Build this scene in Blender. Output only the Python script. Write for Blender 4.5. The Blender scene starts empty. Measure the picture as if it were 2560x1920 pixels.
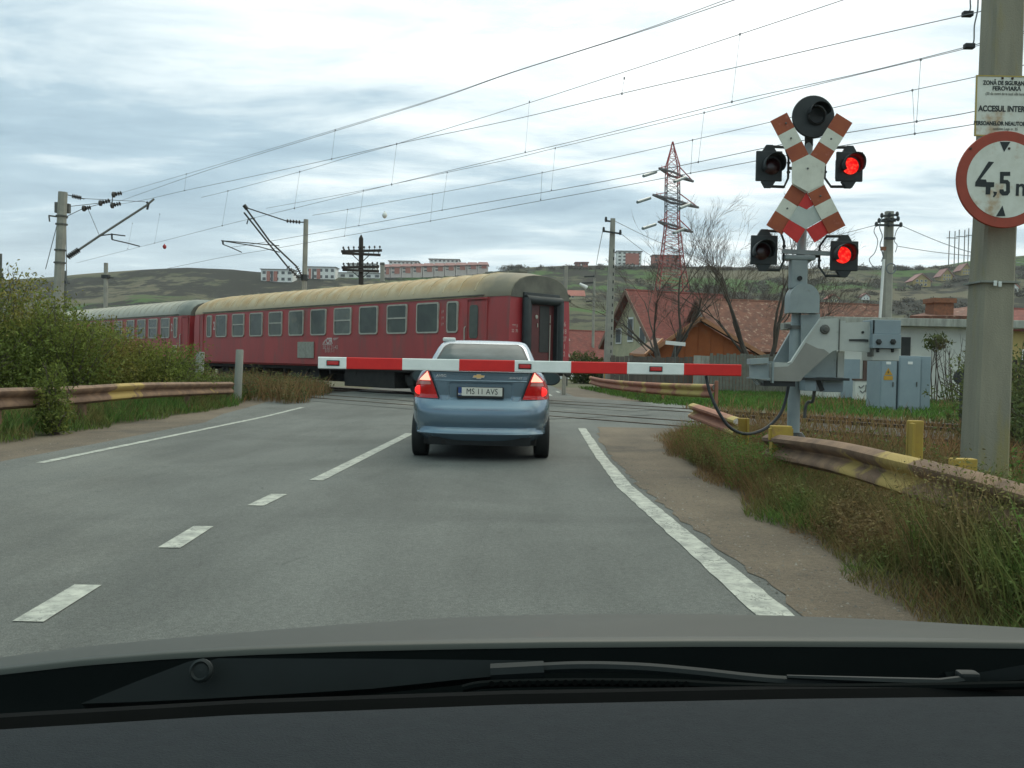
import bpy, bmesh, math, random
import numpy as np
from mathutils import Vector, Matrix

# ------------------------------------------------------------------ camera, world, sun
SC = bpy.context.scene
CAMZ = 1.2
FPX = 2217.0                                   # focal length in pixels of the 2560 px wide picture
cam = bpy.data.cameras.new("camera")
cam.sensor_width = 36.0
cam.lens = 36.0 * FPX / 2560.0
cam.clip_start = 0.05
cam.clip_end = 6000
cam_o = bpy.data.objects.new("camera", cam)
SC.collection.objects.link(cam_o)
CROT = Matrix.Rotation(math.radians(90 - 1.27), 4, 'X') @ Matrix.Rotation(math.radians(1.15), 4, 'Z')
cam_o.matrix_world = Matrix.Translation((0, 0, CAMZ)) @ CROT
SC.camera = cam_o

SUN_EL, SUN_AZ = 48.0, 12.0                    # azimuth measured from +Y towards +X
W = bpy.data.worlds.new("World")
SC.world = W
W.use_nodes = True


def world_nodes():
    nt = W.node_tree
    nt.nodes.clear()
    N = nt.nodes.new
    L = nt.links.new
    out = N('ShaderNodeOutputWorld')
    bg = N('ShaderNodeBackground')
    sky = N('ShaderNodeTexSky')
    sky.sky_type = 'NISHITA'
    sky.sun_disc = False
    sky.sun_elevation = math.radians(SUN_EL)
    sky.sun_rotation = math.radians(SUN_AZ)
    sky.dust_density = 2.0
    tc = N('ShaderNodeTexCoord')
    sep = N('ShaderNodeSeparateXYZ')
    L(tc.outputs['Generated'], sep.inputs[0])

    def math_(op, a, b=None, c=None, clamp=False):
        n = N('ShaderNodeMath')
        n.operation = op
        n.use_clamp = clamp
        for i, v in enumerate((a, b, c)):
            if v is None:
                continue
            if isinstance(v, (int, float)):
                n.inputs[i].default_value = v
            else:
                L(v, n.inputs[i])
        return n.outputs[0]
    zc = math_('MAXIMUM', sep.outputs[2], 0.0)
    den = math_('ADD', zc, 0.10)
    px = math_('DIVIDE', sep.outputs[0], den)
    py = math_('DIVIDE', sep.outputs[1], den)
    cmb = N('ShaderNodeCombineXYZ')
    L(px, cmb.inputs[0])
    L(py, cmb.inputs[1])

    def noise(scale, detail, rough, off, sx=1.0, sy=1.0, dist=0.0):
        mp = N('ShaderNodeMapping')
        mp.inputs['Location'].default_value = off
        mp.inputs['Scale'].default_value = (sx, sy, 1)
        L(cmb.outputs[0], mp.inputs[0])
        n = N('ShaderNodeTexNoise')
        n.inputs['Scale'].default_value = scale
        n.inputs['Detail'].default_value = detail
        n.inputs['Roughness'].default_value = rough
        n.inputs['Distortion'].default_value = dist
        L(mp.outputs[0], n.inputs['Vector'])
        return n.outputs['Fac']
    big = noise(0.42, 3, 0.5, (3.1, 1.7, 0), 0.8, 1.0, 0.3)
    mid = noise(1.55, 6, 0.58, (7.3, 2.2, 0), 0.68, 1.25, 0.3)
    # cloud thickness 0 = bright gap, 1 = grey-blue belly
    s = math_('ADD', math_('MULTIPLY', big, 0.62), math_('MULTIPLY', mid, 0.92))
    s = math_('SUBTRACT', s, 0.125)
    # the hidden sun brightens the clouds round it; the far left is thicker
    dotn = N('ShaderNodeVectorMath')
    dotn.operation = 'DOT_PRODUCT'
    e, a = math.radians(36), math.radians(8)
    dotn.inputs[1].default_value = (math.cos(e) * math.sin(a), math.cos(e) * math.cos(a), math.sin(e))
    L(tc.outputs['Generated'], dotn.inputs[0])
    glow = N('ShaderNodeMapRange')
    glow.interpolation_type = 'SMOOTHSTEP'
    glow.inputs['From Min'].default_value = 0.74
    glow.inputs['From Max'].default_value = 0.99
    L(dotn.outputs['Value'], glow.inputs[0])
    s = math_('SUBTRACT', s, math_('MULTIPLY', glow.outputs[0], 0.165))
    s = math_('SUBTRACT', s, math_('MULTIPLY', sep.outputs[0], 0.16))
    ramp = N('ShaderNodeValToRGB')
    el = ramp.color_ramp.elements
    el[0].position = 0.36
    el[0].color = (1.0, 1.03, 1.02, 1)
    el[1].position = 0.86
    el[1].color = (0.22, 0.34, 0.43, 1)
    x = el.new(0.48)
    x.color = (0.76, 0.86, 0.88, 1)
    x = el.new(0.62)
    x.color = (0.41, 0.55, 0.63, 1)
    L(s, ramp.inputs[0])
    # pale veil low over the horizon
    hz = N('ShaderNodeMapRange')
    hz.interpolation_type = 'SMOOTHSTEP'
    hz.inputs['From Min'].default_value = 0.03
    hz.inputs['From Max'].default_value = 0.22
    hz.inputs['To Min'].default_value = 0.55
    hz.inputs['To Max'].default_value = 0.0
    L(sep.outputs[2], hz.inputs[0])
    mixh = N('ShaderNodeMix')
    mixh.data_type = 'RGBA'
    L(hz.outputs[0], mixh.inputs['Factor'])
    L(ramp.outputs[0], mixh.inputs['A'])
    mixh.inputs['B'].default_value = (0.70, 0.79, 0.80, 1)
    # overcast layer over the clear sky
    skys = N('ShaderNodeMix')
    skys.data_type = 'RGBA'
    skys.blend_type = 'MULTIPLY'
    skys.inputs['Factor'].default_value = 1.0
    L(sky.outputs[0], skys.inputs['A'])
    skys.inputs['B'].default_value = (1, 1, 1, 1)
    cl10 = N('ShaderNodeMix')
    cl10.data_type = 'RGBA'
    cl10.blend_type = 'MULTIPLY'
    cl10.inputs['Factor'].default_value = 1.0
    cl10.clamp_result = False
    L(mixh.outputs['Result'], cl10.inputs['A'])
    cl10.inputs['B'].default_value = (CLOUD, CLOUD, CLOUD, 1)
    mix = N('ShaderNodeMix')
    mix.data_type = 'RGBA'
    mix.inputs['Factor'].default_value = 0.92
    L(skys.outputs['Result'], mix.inputs['A'])
    # an overcast sky grows brighter towards the zenith
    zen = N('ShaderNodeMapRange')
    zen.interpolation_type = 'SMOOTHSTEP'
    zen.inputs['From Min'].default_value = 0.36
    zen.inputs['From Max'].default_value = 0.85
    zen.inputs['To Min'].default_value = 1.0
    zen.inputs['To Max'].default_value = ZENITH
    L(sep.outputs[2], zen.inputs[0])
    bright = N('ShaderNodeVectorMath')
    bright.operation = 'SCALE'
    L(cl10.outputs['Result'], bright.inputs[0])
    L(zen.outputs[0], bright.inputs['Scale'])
    warm = N('ShaderNodeMix')
    warm.data_type = 'RGBA'
    warm.blend_type = 'MULTIPLY'
    wf = N('ShaderNodeMapRange')
    wf.inputs['From Min'].default_value = 0.36
    wf.inputs['From Max'].default_value = 0.60
    L(sep.outputs[2], wf.inputs[0])
    L(wf.outputs[0], warm.inputs['Factor'])
    L(bright.outputs[0], warm.inputs['A'])
    warm.inputs['B'].default_value = (1.06, 1.0, 0.84, 1)
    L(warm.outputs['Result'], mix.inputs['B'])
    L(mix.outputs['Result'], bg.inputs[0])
    bg.inputs[1].default_value = 0.1
    L(bg.outputs[0], out.inputs[0])


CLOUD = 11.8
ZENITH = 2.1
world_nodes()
sun = bpy.data.lights.new("sun", 'SUN')
sun.energy = 0.9
sun.angle = math.radians(35)
sun.color = (1.0, 0.95, 0.85)
sun_o = bpy.data.objects.new("sun", sun)
SC.collection.objects.link(sun_o)
_e, _a = math.radians(SUN_EL), math.radians(SUN_AZ)
_d = Vector((math.cos(_e) * math.sin(_a), math.cos(_e) * math.cos(_a), math.sin(_e)))
sun_o.rotation_euler = _d.to_track_quat('Z', 'Y').to_euler()
sun_o.location = (0, 0, 40)
SC.view_settings.view_transform = 'Standard'
SC.view_settings.look = 'None'
SC.view_settings.exposure = 0.10
SC.view_settings.gamma = 1.0

rnd = random.Random(7)
RNG = np.random.default_rng(11)
CR3 = CROT.to_3x3()


# ------------------------------------------------------------------ survey helpers: bearings from the camera station
def rayf(u, v):
    d = CR3 @ Vector((u - 1280.0, 960.0 - v, -FPX))
    return d / d.y


def pf(u, v, Y):                                # bearing (2560 px frame) at distance Y
    d = rayf(u, v)
    return Vector((d.x * Y, Y, CAMZ + d.z * Y))


KV = 2560.0 / 2212.0


def pv(u, v, Y):                                # the same for a 2212 px frame
    return pf(u * KV, v * KV, Y)


def gv(u, v, z=0.0):                            # point of a level z
    d = rayf(u * KV, v * KV)
    Y = (z - CAMZ) / d.z
    return Vector((d.x * Y, Y, z))


def crop(ox, oy, k):
    return lambda x, y, Y: pf(ox + x / k, oy + y / k, Y)


TT = Vector((-0.6906, 0.7232, 0))               # along the railway, away to the left
NN = Vector((0.7232, 0.6906, 0))                # across it, away from the camera
AA = Vector((-0.18, 26.8, 0))
OO = AA + NN * 1.42                             # centre of the far track at the coach end


def plane_pt(u, v, off):                        # bearing onto the vertical plane parallel to the track
    d = rayf(u, v)
    P0 = OO + NN * off
    k = P0.dot(NN) / (d.x * NN.x + d.y * NN.y)
    return Vector((d.x * k, k, CAMZ + d.z * k))


def qs(x, y):
    return (x - OO.x) * NN.x + (y - OO.y) * NN.y


def trk(s, q, z):
    p = OO + TT * s + NN * q
    return Vector((p.x, p.y, z))


# ------------------------------------------------------------------ materials
def M(name, c1, c2=None, scale=4.0, rough=0.6, metal=0.0, bump=0.0, bscale=None, lo=0.35, hi=0.65, c3=None,
      s3=1.0, lo3=0.55, hi3=0.7, coat=0.0, island=0.0, coord='Object', stretch=None, emit=None, es=0.0, spec=0.5,
      detail=6, trans=0.0):
    m = bpy.data.materials.new(name)
    m.use_nodes = True
    nt = m.node_tree
    N = nt.nodes.new
    L = nt.links.new
    b = nt.nodes['Principled BSDF']
    b.inputs['Roughness'].default_value = rough
    b.inputs['Metallic'].default_value = metal
    b.inputs['Specular IOR Level'].default_value = spec
    if coat:
        b.inputs['Coat Weight'].default_value = coat
        b.inputs['Coat Roughness'].default_value = 0.08
    if emit:
        b.inputs['Emission Color'].default_value = (*emit, 1)
        b.inputs['Emission Strength'].default_value = es
    c1 = (*c1, 1)
    if c2 is None:
        c2 = tuple(min(1, v * 0.8) for v in c1[:3])
    c2 = (*c2[:3], 1)
    if coord == 'World':
        g = N('ShaderNodeNewGeometry')
        vec = g.outputs['Position']
    else:
        tc = N('ShaderNodeTexCoord')
        vec = tc.outputs[coord]
    if stretch:
        mp = N('ShaderNodeMapping')
        mp.inputs['Scale'].default_value = stretch
        L(vec, mp.inputs[0])
        vec2 = mp.outputs[0]
    else:
        vec2 = vec

    def nz(sc, v, det=detail):
        n = N('ShaderNodeTexNoise')
        n.inputs['Scale'].default_value = sc
        n.inputs['Detail'].default_value = det
        n.inputs['Roughness'].default_value = 0.62
        L(v, n.inputs['Vector'])
        return n.outputs['Fac']

    def mixc(f, a, b_):
        x = N('ShaderNodeMix')
        x.data_type = 'RGBA'
        if isinstance(f, float):
            x.inputs['Factor'].default_value = f
        else:
            L(f, x.inputs['Factor'])
        for s_, v in (('A', a), ('B', b_)):
            if isinstance(v, tuple):
                x.inputs[s_].default_value = v
            else:
                L(v, x.inputs[s_])
        return x.outputs['Result']

    def rng(v, a, b_):
        r = N('ShaderNodeMapRange')
        r.inputs['From Min'].default_value = a
        r.inputs['From Max'].default_value = b_
        L(v, r.inputs[0])
        return r.outputs[0]
    f = nz(scale, vec2)
    col = mixc(rng(f, lo, hi), c1, c2)
    if c3:
        f3 = nz(s3, vec2)
        col = mixc(rng(f3, lo3, hi3), col, (*c3, 1))
    if island:
        g = N('ShaderNodeNewGeometry')
        hsv = N('ShaderNodeHueSaturation')
        r = N('ShaderNodeMapRange')
        r.inputs['To Min'].default_value = 1 - island
        r.inputs['To Max'].default_value = 1 + island
        L(g.outputs['Random Per Island'], r.inputs[0])
        L(r.outputs[0], hsv.inputs['Value'])
        L(col, hsv.inputs['Color'])
        col = hsv.outputs[0]
    L(col, b.inputs['Base Color'])
    if bump:
        bm_ = N('ShaderNodeBump')
        bm_.inputs['Strength'].default_value = bump
        bm_.inputs['Distance'].default_value = 0.02
        L(nz(bscale or scale * 6, vec), bm_.inputs['Height'])
        L(bm_.outputs[0], b.inputs['Normal'])
    if trans:
        t = N('ShaderNodeBsdfTranslucent')
        L(col, t.inputs['Color'])
        x = N('ShaderNodeMixShader')
        x.inputs[0].default_value = trans
        L(b.outputs[0], x.inputs[1])
        L(t.outputs[0], x.inputs[2])
        L(x.outputs[0], nt.nodes['Material Output'].inputs['Surface'])
    return m


MT = {}
MT['white_paint'] = M('white_paint', (.72, .74, .70), (.62, .64, .60), 9, .55)
MT['boom_white'] = M('boom_white', (.86, .88, .84), (.78, .81, .77), 6, .5)
MT['boom_red'] = M('boom_red', (.72, .016, .012), (.62, .012, .010), 5, .45)
MT['faded_orange'] = M('faded_orange', (.36, .085, .03), (.28, .06, .025), 7, .6, c3=(.42, .12, .07), s3=14)
MT['faded_white'] = M('faded_white', (.72, .72, .62), (.62, .62, .53), 8, .6, c3=(.45, .42, .35), s3=16, lo3=.66, hi3=.8)
MT['sign_red'] = M('sign_red', (.62, .03, .025), (.52, .025, .02), 7, .5)
MT['sign_grey'] = M('sign_grey', (.5, .54, .5), (.44, .48, .45), 7, .5)
MT['sign_white'] = M('sign_white', (.70, .71, .64), (.58, .58, .50), 5, .55, c3=(.38, .21, .08), s3=3.2, lo3=.55, hi3=.70)
MT['rim_red'] = M('rim_red', (.36, .055, .028), (.30, .045, .022), 6, .6, c3=(.25, .05, .025), s3=18)
MT['black_paint'] = M('black_paint', (.018, .02, .02), (.012, .014, .014), 8, .55)
MT['black_plastic'] = M('black_plastic', (.020, .022, .023), (.013, .015, .016), 12, .5)
MT['ink'] = M('ink', (.02, .028, .03), (.015, .02, .022), 20, .7)
MT['faint_ink'] = M('faint_ink', (.16, .16, .14), (.25, .25, .22), 40, .7)
MT['galv'] = M('galv', (.30, .34, .34), (.24, .28, .285), 3.5, .6, metal=.1, c3=(.20, .21, .19), s3=9, lo3=.62, hi3=.8)
MT['arm_grey'] = M('arm_grey', (.50, .52, .48), (.43, .45, .42), 3, .6, c3=(.30, .30, .26), s3=6, lo3=.64, hi3=.8)
MT['arm_taupe'] = M('arm_taupe', (.29, .28, .25), (.25, .245, .22), 4, .65)
MT['cabinet'] = M('cabinet', (.27, .33, .36), (.24, .30, .33), 2.5, .5)
MT['cab_side'] = M('cab_side', (.25, .31, .34), (.22, .28, .31), 2.5, .5)
MT['concrete'] = M('concrete', (.30, .30, .26), (.22, .225, .20), 3, .9, bump=.35, bscale=60, c3=(.36, .35, .30), s3=1.2,
                   stretch=(1, 1, .35))
MT['mast_concrete'] = M('mast_concrete', (.29, .268, .200), (.205, .192, .147), 2.2, .9, bump=.4, bscale=70,
                        c3=(.29, .235, .075), s3=1.6, lo3=.53, hi3=.68, stretch=(1.6, 1.6, .28))
MT['far_concrete'] = M('far_concrete', (.34, .33, .28), (.26, .25, .22), 2, .9)
MT['wood_dark'] = M('wood_dark', (.045, .034, .028), (.03, .024, .02), 5, .85, stretch=(1, 1, .2))
MT['steel_dark'] = M('steel_dark', (.035, .038, .038), (.025, .028, .028), 6, .6)
MT['steel_grey'] = M('steel_grey', (.13, .13, .12), (.09, .09, .08), 6, .6, metal=.2)
MT['wire'] = M('wire', (.17, .18, .19), (.14, .15, .16), 4, .7)
MT['stone'] = M('stone', (.17, .155, .13), (.11, .098, .083), 9, .9, island=.5, coord='World')
MT['rail_rust'] = M('rail_rust', (.075, .045, .03), (.05, .032, .024), 8, .7, metal=.2)
MT['rail_top'] = M('rail_top', (.10, .11, .115), (.07, .075, .08), 3, .5, metal=.3)
MT['guard'] = M('guard', (.235, .140, .083), (.115, .066, .043), 3.5, .85, c3=(.36, .25, .075), s3=.8, lo3=.565, hi3=.61,
                coord='World', bump=.2, bscale=40)
MT['guard_yellow'] = M('guard_yellow', (.42, .28, .045), (.33, .215, .045), 5, .75, c3=(.25, .13, .06), s3=7, lo3=.60, hi3=.75)
MT['guard_red'] = M('guard_red', (.34, .14, .085), (.25, .10, .065), 3, .8, c3=(.40, .30, .09), s3=.4, lo3=.5, hi3=.56, coord='World')
MT['asphalt'] = M('asphalt', (.118, .121, .112), (.094, .098, .090), .55, .92, c3=(.140, .139, .123), s3=.22, coord='World',
                  bump=.5, bscale=90, stretch=(1.0, .35, 1), lo=.3, hi=.7)
MT['old_asphalt'] = M('old_asphalt', (.17, .17, .155), (.12, .125, .118), .8, .92, coord='World', bump=.4, bscale=50)
MT['panel'] = M('panel', (.098, .104, .096), (.075, .080, .074), 1.2, .9, coord='World', bump=.3, bscale=40, c3=(.15, .145, .125), s3=.5, lo3=.5, hi3=.62)
MT['dirt'] = M('dirt', (.140, .106, .073), (.098, .074, .052), .9, .95, c3=(.060, .049, .038), s3=.45, lo3=.56, hi3=.70,
               coord='World', bump=.7, bscale=22)
MT['ground'] = M('ground', (.070, .080, .032), (.100, .080, .045), .8, .95, c3=(.06, .10, .03), s3=.3, coord='World', bump=.6,
                 bscale=15)
MT['ballast'] = M('ballast', (.085, .068, .054), (.05, .043, .037), 14, .95, coord='World', bump=1.0, bscale=25)
MT['hill'] = None
MT['coach_red'] = M('coach_red', (.400, .056, .054), (.325, .048, .048), .8, .5, c3=(.24, .075, .066), s3=1.6, lo3=.52, hi3=.70, stretch=(1.6, 1.6, .35), lo=.38, hi=.62)
MT['coach_red_end'] = M('coach_red_end', (.36, .036, .042), (.30, .030, .036), .8, .42)
MT['coach_door_red'] = M('coach_door_red', (.12, .022, .022), (.08, .018, .018), 2, .5)
MT['rubber'] = M('rubber', (.022, .030, .032), (.014, .018, .019), 4, .55)
MT['under'] = M('under', (.028, .026, .023), (.018, .017, .016), 4, .85)
MT['win_frame'] = M('win_frame', (.46, .44, .37), (.36, .34, .29), 6, .5)
MT['coach_glass'] = M('coach_glass', (.060, .080, .066), (.030, .042, .036), 1.3, .16, c3=(.11, .12, .09), s3=1.1, spec=.35)
MT['curtain_glass'] = M('curtain_glass', (.085, .100, .080), (.05, .062, .052), 2.2, .2, spec=.35)
MT['pale_glass'] = M('pale_glass', (.13, .15, .125), (.04, .055, .046), .9, .14, c3=(.16, .15, .10), s3=2.0, spec=.35)
MT['decal'] = M('decal', (.52, .36, .33), (.42, .25, .23), 12, .6)
MT['decal_white'] = M('decal_white', (.66, .58, .55), (.55, .45, .42), 12, .6)
MT['board'] = M('board', (.32, .32, .27), (.25, .25, .21), 8, .6)
MT['car_paint'] = M('car_paint', (.155, .228, .290), (.150, .220, .282), 2, .26, metal=.45, coat=.6, island=0)
MT['car_glass'] = M('car_glass', (.085, .108, .112), (.055, .072, .076), 3.5, .14, spec=.04)
MT['seam'] = M('seam', (.01, .013, .015), (.008, .01, .012), 3, .6)
MT['tyre'] = M('tyre', (.012, .013, .013), (.009, .01, .01), 8, .75)
MT['rim'] = M('rim', (.35, .36, .37), (.3, .31, .32), 4, .35, metal=.8)
MT['lamp_red'] = M('lamp_red', (.50, .010, .012), (.42, .008, .010), 30, .18, coat=.6, emit=(.9, .01, .01), es=.03)
MT['lamp_pink'] = M('lamp_pink', (.55, .22, .20), (.45, .16, .15), 20, .2, coat=.5)
MT['brake_lit'] = M('brake_lit', (.9, .35, .25), (.9, .3, .2), 10, .3, emit=(1.0, .36, .25), es=1.5)
MT['brake_edge'] = M('brake_edge', (.8, .05, .04), (.7, .04, .03), 10, .3, emit=(1.0, .06, .04), es=.7)
MT['fog_lit'] = M('fog_lit', (.8, .03, .03), (.7, .02, .02), 60, .3, emit=(1.0, .03, .025), es=.9)
MT['plate_white'] = M('plate_white', (.66, .67, .60), (.62, .63, .57), 8, .5)
MT['plate_blue'] = M('plate_blue', (.02, .06, .22), (.02, .05, .2), 8, .5)
MT['gold'] = M('gold', (.78, .58, .26), (.72, .52, .22), 12, .3, metal=.5)
MT['chrome'] = M('chrome', (.55, .57, .58), (.5, .52, .53), 12, .3, metal=.6)
MT['lens_dark'] = M('lens_dark', (.055, .012, .014), (.035, .010, .012), 16, .3, coat=.4)


def lens_material():
    m = bpy.data.materials.new('lens_lit')
    m.use_nodes = True
    nt = m.node_tree
    b = nt.nodes['Principled BSDF']
    v = nt.nodes.new('ShaderNodeTexVoronoi')
    v.inputs['Scale'].default_value = 34
    tc = nt.nodes.new('ShaderNodeTexCoord')
    nt.links.new(tc.outputs['Object'], v.inputs['Vector'])
    r = nt.nodes.new('ShaderNodeValToRGB')
    r.color_ramp.elements[0].color = (1.0, .075, .035, 1)
    r.color_ramp.elements[1].color = (.62, .004, .006, 1)
    r.color_ramp.elements[1].position = .62
    nt.links.new(v.outputs['Distance'], r.inputs[0])
    nt.links.new(r.outputs[0], b.inputs['Emission Color'])
    b.inputs['Emission Strength'].default_value = 1.35
    b.inputs['Base Color'].default_value = (.4, .01, .01, 1)
    return m


MT['lens_lit'] = lens_material()
MT['housing'] = M('housing', (.030, .036, .038), (.020, .025, .027), 5, .6)
MT['roof_red'] = M('roof_red', (.225, .055, .042), (.135, .036, .030), 2.0, .85, c3=(.27, .12, .09), s3=5, lo3=.56, hi3=.70, stretch=(1, 1, 2.5))
MT['roof_old'] = M('roof_old', (.21, .085, .055), (.115, .052, .038), 2.2, .9, c3=(.36, .23, .17), s3=4, lo3=.56, hi3=.68)
MT['shed_orange'] = M('shed_orange', (.40, .115, .030), (.32, .088, .024), 1.5, .75, c3=(.34, .12, .04), s3=4)
MT['shed_trim'] = M('shed_trim', (.50, .24, .12), (.40, .19, .10), 3, .7)
MT['shed_side_roof'] = M('shed_side_roof', (.26, .16, .12), (.20, .12, .09), 3, .85)
MT['plaster'] = M('plaster', (.66, .66, .60), (.56, .56, .51), 1.1, .9, c3=(.34, .34, .30), s3=2.5, lo3=.60, hi3=.8)
MT['plaster_dirty'] = M('plaster_dirty', (.42, .42, .37), (.25, .25, .22), 2.2, .9, stretch=(2.5, 2.5, .5))
MT['cream'] = M('cream', (.50, .46, .30), (.38, .36, .25), 1.4, .9)
MT['far_white'] = M('far_white', (.80, .79, .76), (.74, .73, .70), .3, .9)
MT['far_blush'] = M('far_blush', (.62, .52, .48), (.54, .45, .42), .3, .9)
MT['far_pink'] = M('far_pink', (.46, .17, .13), (.40, .15, .12), .3, .9)
MT['far_roof'] = M('far_roof', (.32, .16, .145), (.28, .14, .13), .3, .9)
MT['far_roof_grey'] = M('far_roof_grey', (.20, .19, .19), (.16, .155, .155), .3, .9)
MT['far_dark'] = M('far_dark', (.10, .105, .11), (.07, .075, .08), .5, .5)
MT['far_yellow'] = M('far_yellow', (.44, .33, .12), (.36, .27, .11), .4, .9)
MT['brick'] = M('brick', (.30, .12, .065), (.20, .09, .055), 6, .9, c3=(.12, .07, .05), s3=9)
MT['dark_void'] = M('dark_void', (.03, .032, .03), (.02, .022, .02), 4, .6)
MT['door_brown'] = M('door_brown', (.115, .068, .05), (.085, .05, .04), 3, .7)
MT['fence_wood'] = M('fence_wood', (.145, .118, .100), (.095, .08, .07), 3, .9, stretch=(1, 1, .3))
MT['fence_grey'] = M('fence_grey', (.20, .20, .17), (.14, .14, .12), 3, .9)
MT['pylon_red'] = M('pylon_red', (.42, .075, .075), (.36, .065, .065), .5, .8)
MT['pylon_grey'] = M('pylon_grey', (.14, .13, .14), (.11, .10, .11), .5, .8)
MT['bark'] = M('bark', (.085, .070, .055), (.060, .05, .042), 3, .95)
MT['twig'] = M('twig', (.105, .080, .062), (.075, .058, .047), 3, .95)
MT['leaf'] = M('leaf', (.165, .190, .040), (.090, .130, .030), .5, .7, c3=(.235, .185, .052), s3=.42, lo3=.50, hi3=.64, island=.5,
               coord='World', spec=.2, trans=.35)
MT['leaf_dark'] = M('leaf_dark', (.110, .130, .046), (.075, .100, .036), .6, .75, c3=(.150, .115, .055), s3=.5, lo3=.50, hi3=.66,
                    island=.45, coord='World', spec=.2, trans=.35)
MT['grass'] = M('grass', (.075, .170, .034), (.120, .150, .045), 1.0, .75, c3=(.200, .140, .060), s3=.55, lo3=.50, hi3=.66, island=.45,
                coord='World', spec=.2, trans=.35)
MT['grass_right'] = M('grass_right', (.080, .185, .034), (.115, .150, .042), 1.3, .75, c3=(.215, .150, .070), s3=.55, lo3=.48, hi3=.62,
                      island=.5, coord='World', spec=.2, trans=.35)
MT['field'] = M('field', (.075, .175, .034), (.105, .165, .040), .5, .75, c3=(.150, .140, .055), s3=.35, lo3=.54, hi3=.66, island=.4, coord='World', spec=.2, trans=.35)
MT['dry'] = M('dry', (.250, .145, .068), (.175, .110, .055), 1.2, .85, c3=(.135, .125, .048), s3=.8, lo3=.48, hi3=.66, island=.45,
              coord='World', spec=.2, trans=.35)
MT['scrub'] = M('scrub', (.070, .062, .044), (.110, .084, .060), .02, .95, island=.4, coord='World')
MT['hood_paint'] = M('hood_paint', (.034, .038, .032), (.031, .035, .029), 4, .55, metal=.1, coat=.05, spec=.35)
MT['dash'] = M('dash', (.019, .024, .028), (.015, .019, .023), 60, .75, bump=.5, bscale=420, spec=.12)
MT['cowl'] = M('cowl', (.0035, .005, .005), (.0025, .004, .004), 9, .85, spec=.06)
MT['wiper'] = M('wiper', (.011, .015, .015), (.009, .012, .012), 9, .6, spec=.25)
MT['pitch'] = M('pitch', (.003, .0035, .0035), (.002, .0025, .0025), 9, .9, spec=.05)
MT['warn_yellow'] = M('warn_yellow', (.55, .30, .03), (.48, .25, .03), 9, .6)
MT['green_blue'] = M('green_blue', (.05, .10, .18), (.04, .08, .15), 9, .6)
MT['ball_red'] = M('ball_red', (.45, .04, .04), (.38, .03, .03), 3, .5)
MT['ceramic'] = M('ceramic', (.06, .05, .045), (.045, .038, .034), 4, .35)
MT['glass_ins'] = M('glass_ins', (.20, .25, .25), (.16, .2, .2), 4, .3)


def coach_roof_material(name, tan, pale, dirt, along=True):
    m = bpy.data.materials.new(name)
    m.use_nodes = True
    nt = m.node_tree
    N = nt.nodes.new
    L = nt.links.new
    b = nt.nodes['Principled BSDF']
    b.inputs['Roughness'].default_value = .75
    tc = N('ShaderNodeTexCoord')
    sp = N('ShaderNodeSeparateXYZ')
    L(tc.outputs['Object'], sp.inputs[0])
    mp = N('ShaderNodeMapping')
    mp.inputs['Scale'].default_value = (.55, .35, .35)
    L(tc.outputs['Object'], mp.inputs[0])
    n = N('ShaderNodeTexNoise')
    n.inputs['Scale'].default_value = 3
    n.inputs['Detail'].default_value = 6
    L(mp.outputs[0], n.inputs['Vector'])
    r = N('ShaderNodeValToRGB')
    r.color_ramp.elements[0].position = .34
    r.color_ramp.elements[0].color = (*pale, 1)
    r.color_ramp.elements[1].position = .56
    r.color_ramp.elements[1].color = (*tan, 1)
    L(n.outputs['Fac'], r.inputs[0])
    # rust-tan band on the shoulder, paler towards the gutter
    g = N('ShaderNodeMapRange')
    g.inputs['From Min'].default_value = 3.36
    g.inputs['From Max'].default_value = 3.62
    L(sp.outputs[2], g.inputs[0])
    mx = N('ShaderNodeMix')
    mx.data_type = 'RGBA'
    L(g.outputs[0], mx.inputs['Factor'])
    mx.inputs['A'].default_value = (pale[0] * .8, pale[1] * .82, pale[2] * .85, 1)
    L(r.outputs[0], mx.inputs['B'])
    # soot at the gangway end
    g2 = N('ShaderNodeMapRange')
    g2.inputs['From Min'].default_value = .9
    g2.inputs['From Max'].default_value = 2.2
    L(sp.outputs[0], g2.inputs[0])
    n2 = N('ShaderNodeTexNoise')
    n2.inputs['Scale'].default_value = 2.5
    L(tc.outputs['Object'], n2.inputs['Vector'])
    ad = N('ShaderNodeMath')
    ad.operation = 'MULTIPLY_ADD'
    L(n2.outputs['Fac'], ad.inputs[0])
    ad.inputs[1].default_value = .8
    ad.inputs[2].default_value = -.4
    ad2 = N('ShaderNodeMath')
    ad2.operation = 'ADD'
    ad2.use_clamp = True
    L(g2.outputs[0], ad2.inputs[0])
    L(ad.outputs[0], ad2.inputs[1])
    mx2 = N('ShaderNodeMix')
    mx2.data_type = 'RGBA'
    L(ad2.outputs[0], mx2.inputs['Factor'])
    mx2.inputs['A'].default_value = (*dirt, 1)
    L(mx.outputs['Result'], mx2.inputs['B'])
    L(mx2.outputs['Result'], b.inputs['Base Color'])
    return m


MT['roof_tan'] = coach_roof_material('roof_tan', (.46, .300, .150), (.54, .43, .28), (.21, .18, .13))
MT['roof_grey'] = coach_roof_material('roof_grey', (.40, .37, .305), (.46, .43, .36), (.18, .19, .165))
MT['rib_pale'] = M('rib_pale', (.60, .50, .35), (.50, .38, .22), 2, .75)
MT['coach_end_grey'] = M('coach_end_grey', (.165, .160, .128), (.10, .096, .08), 1.5, .8)


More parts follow.
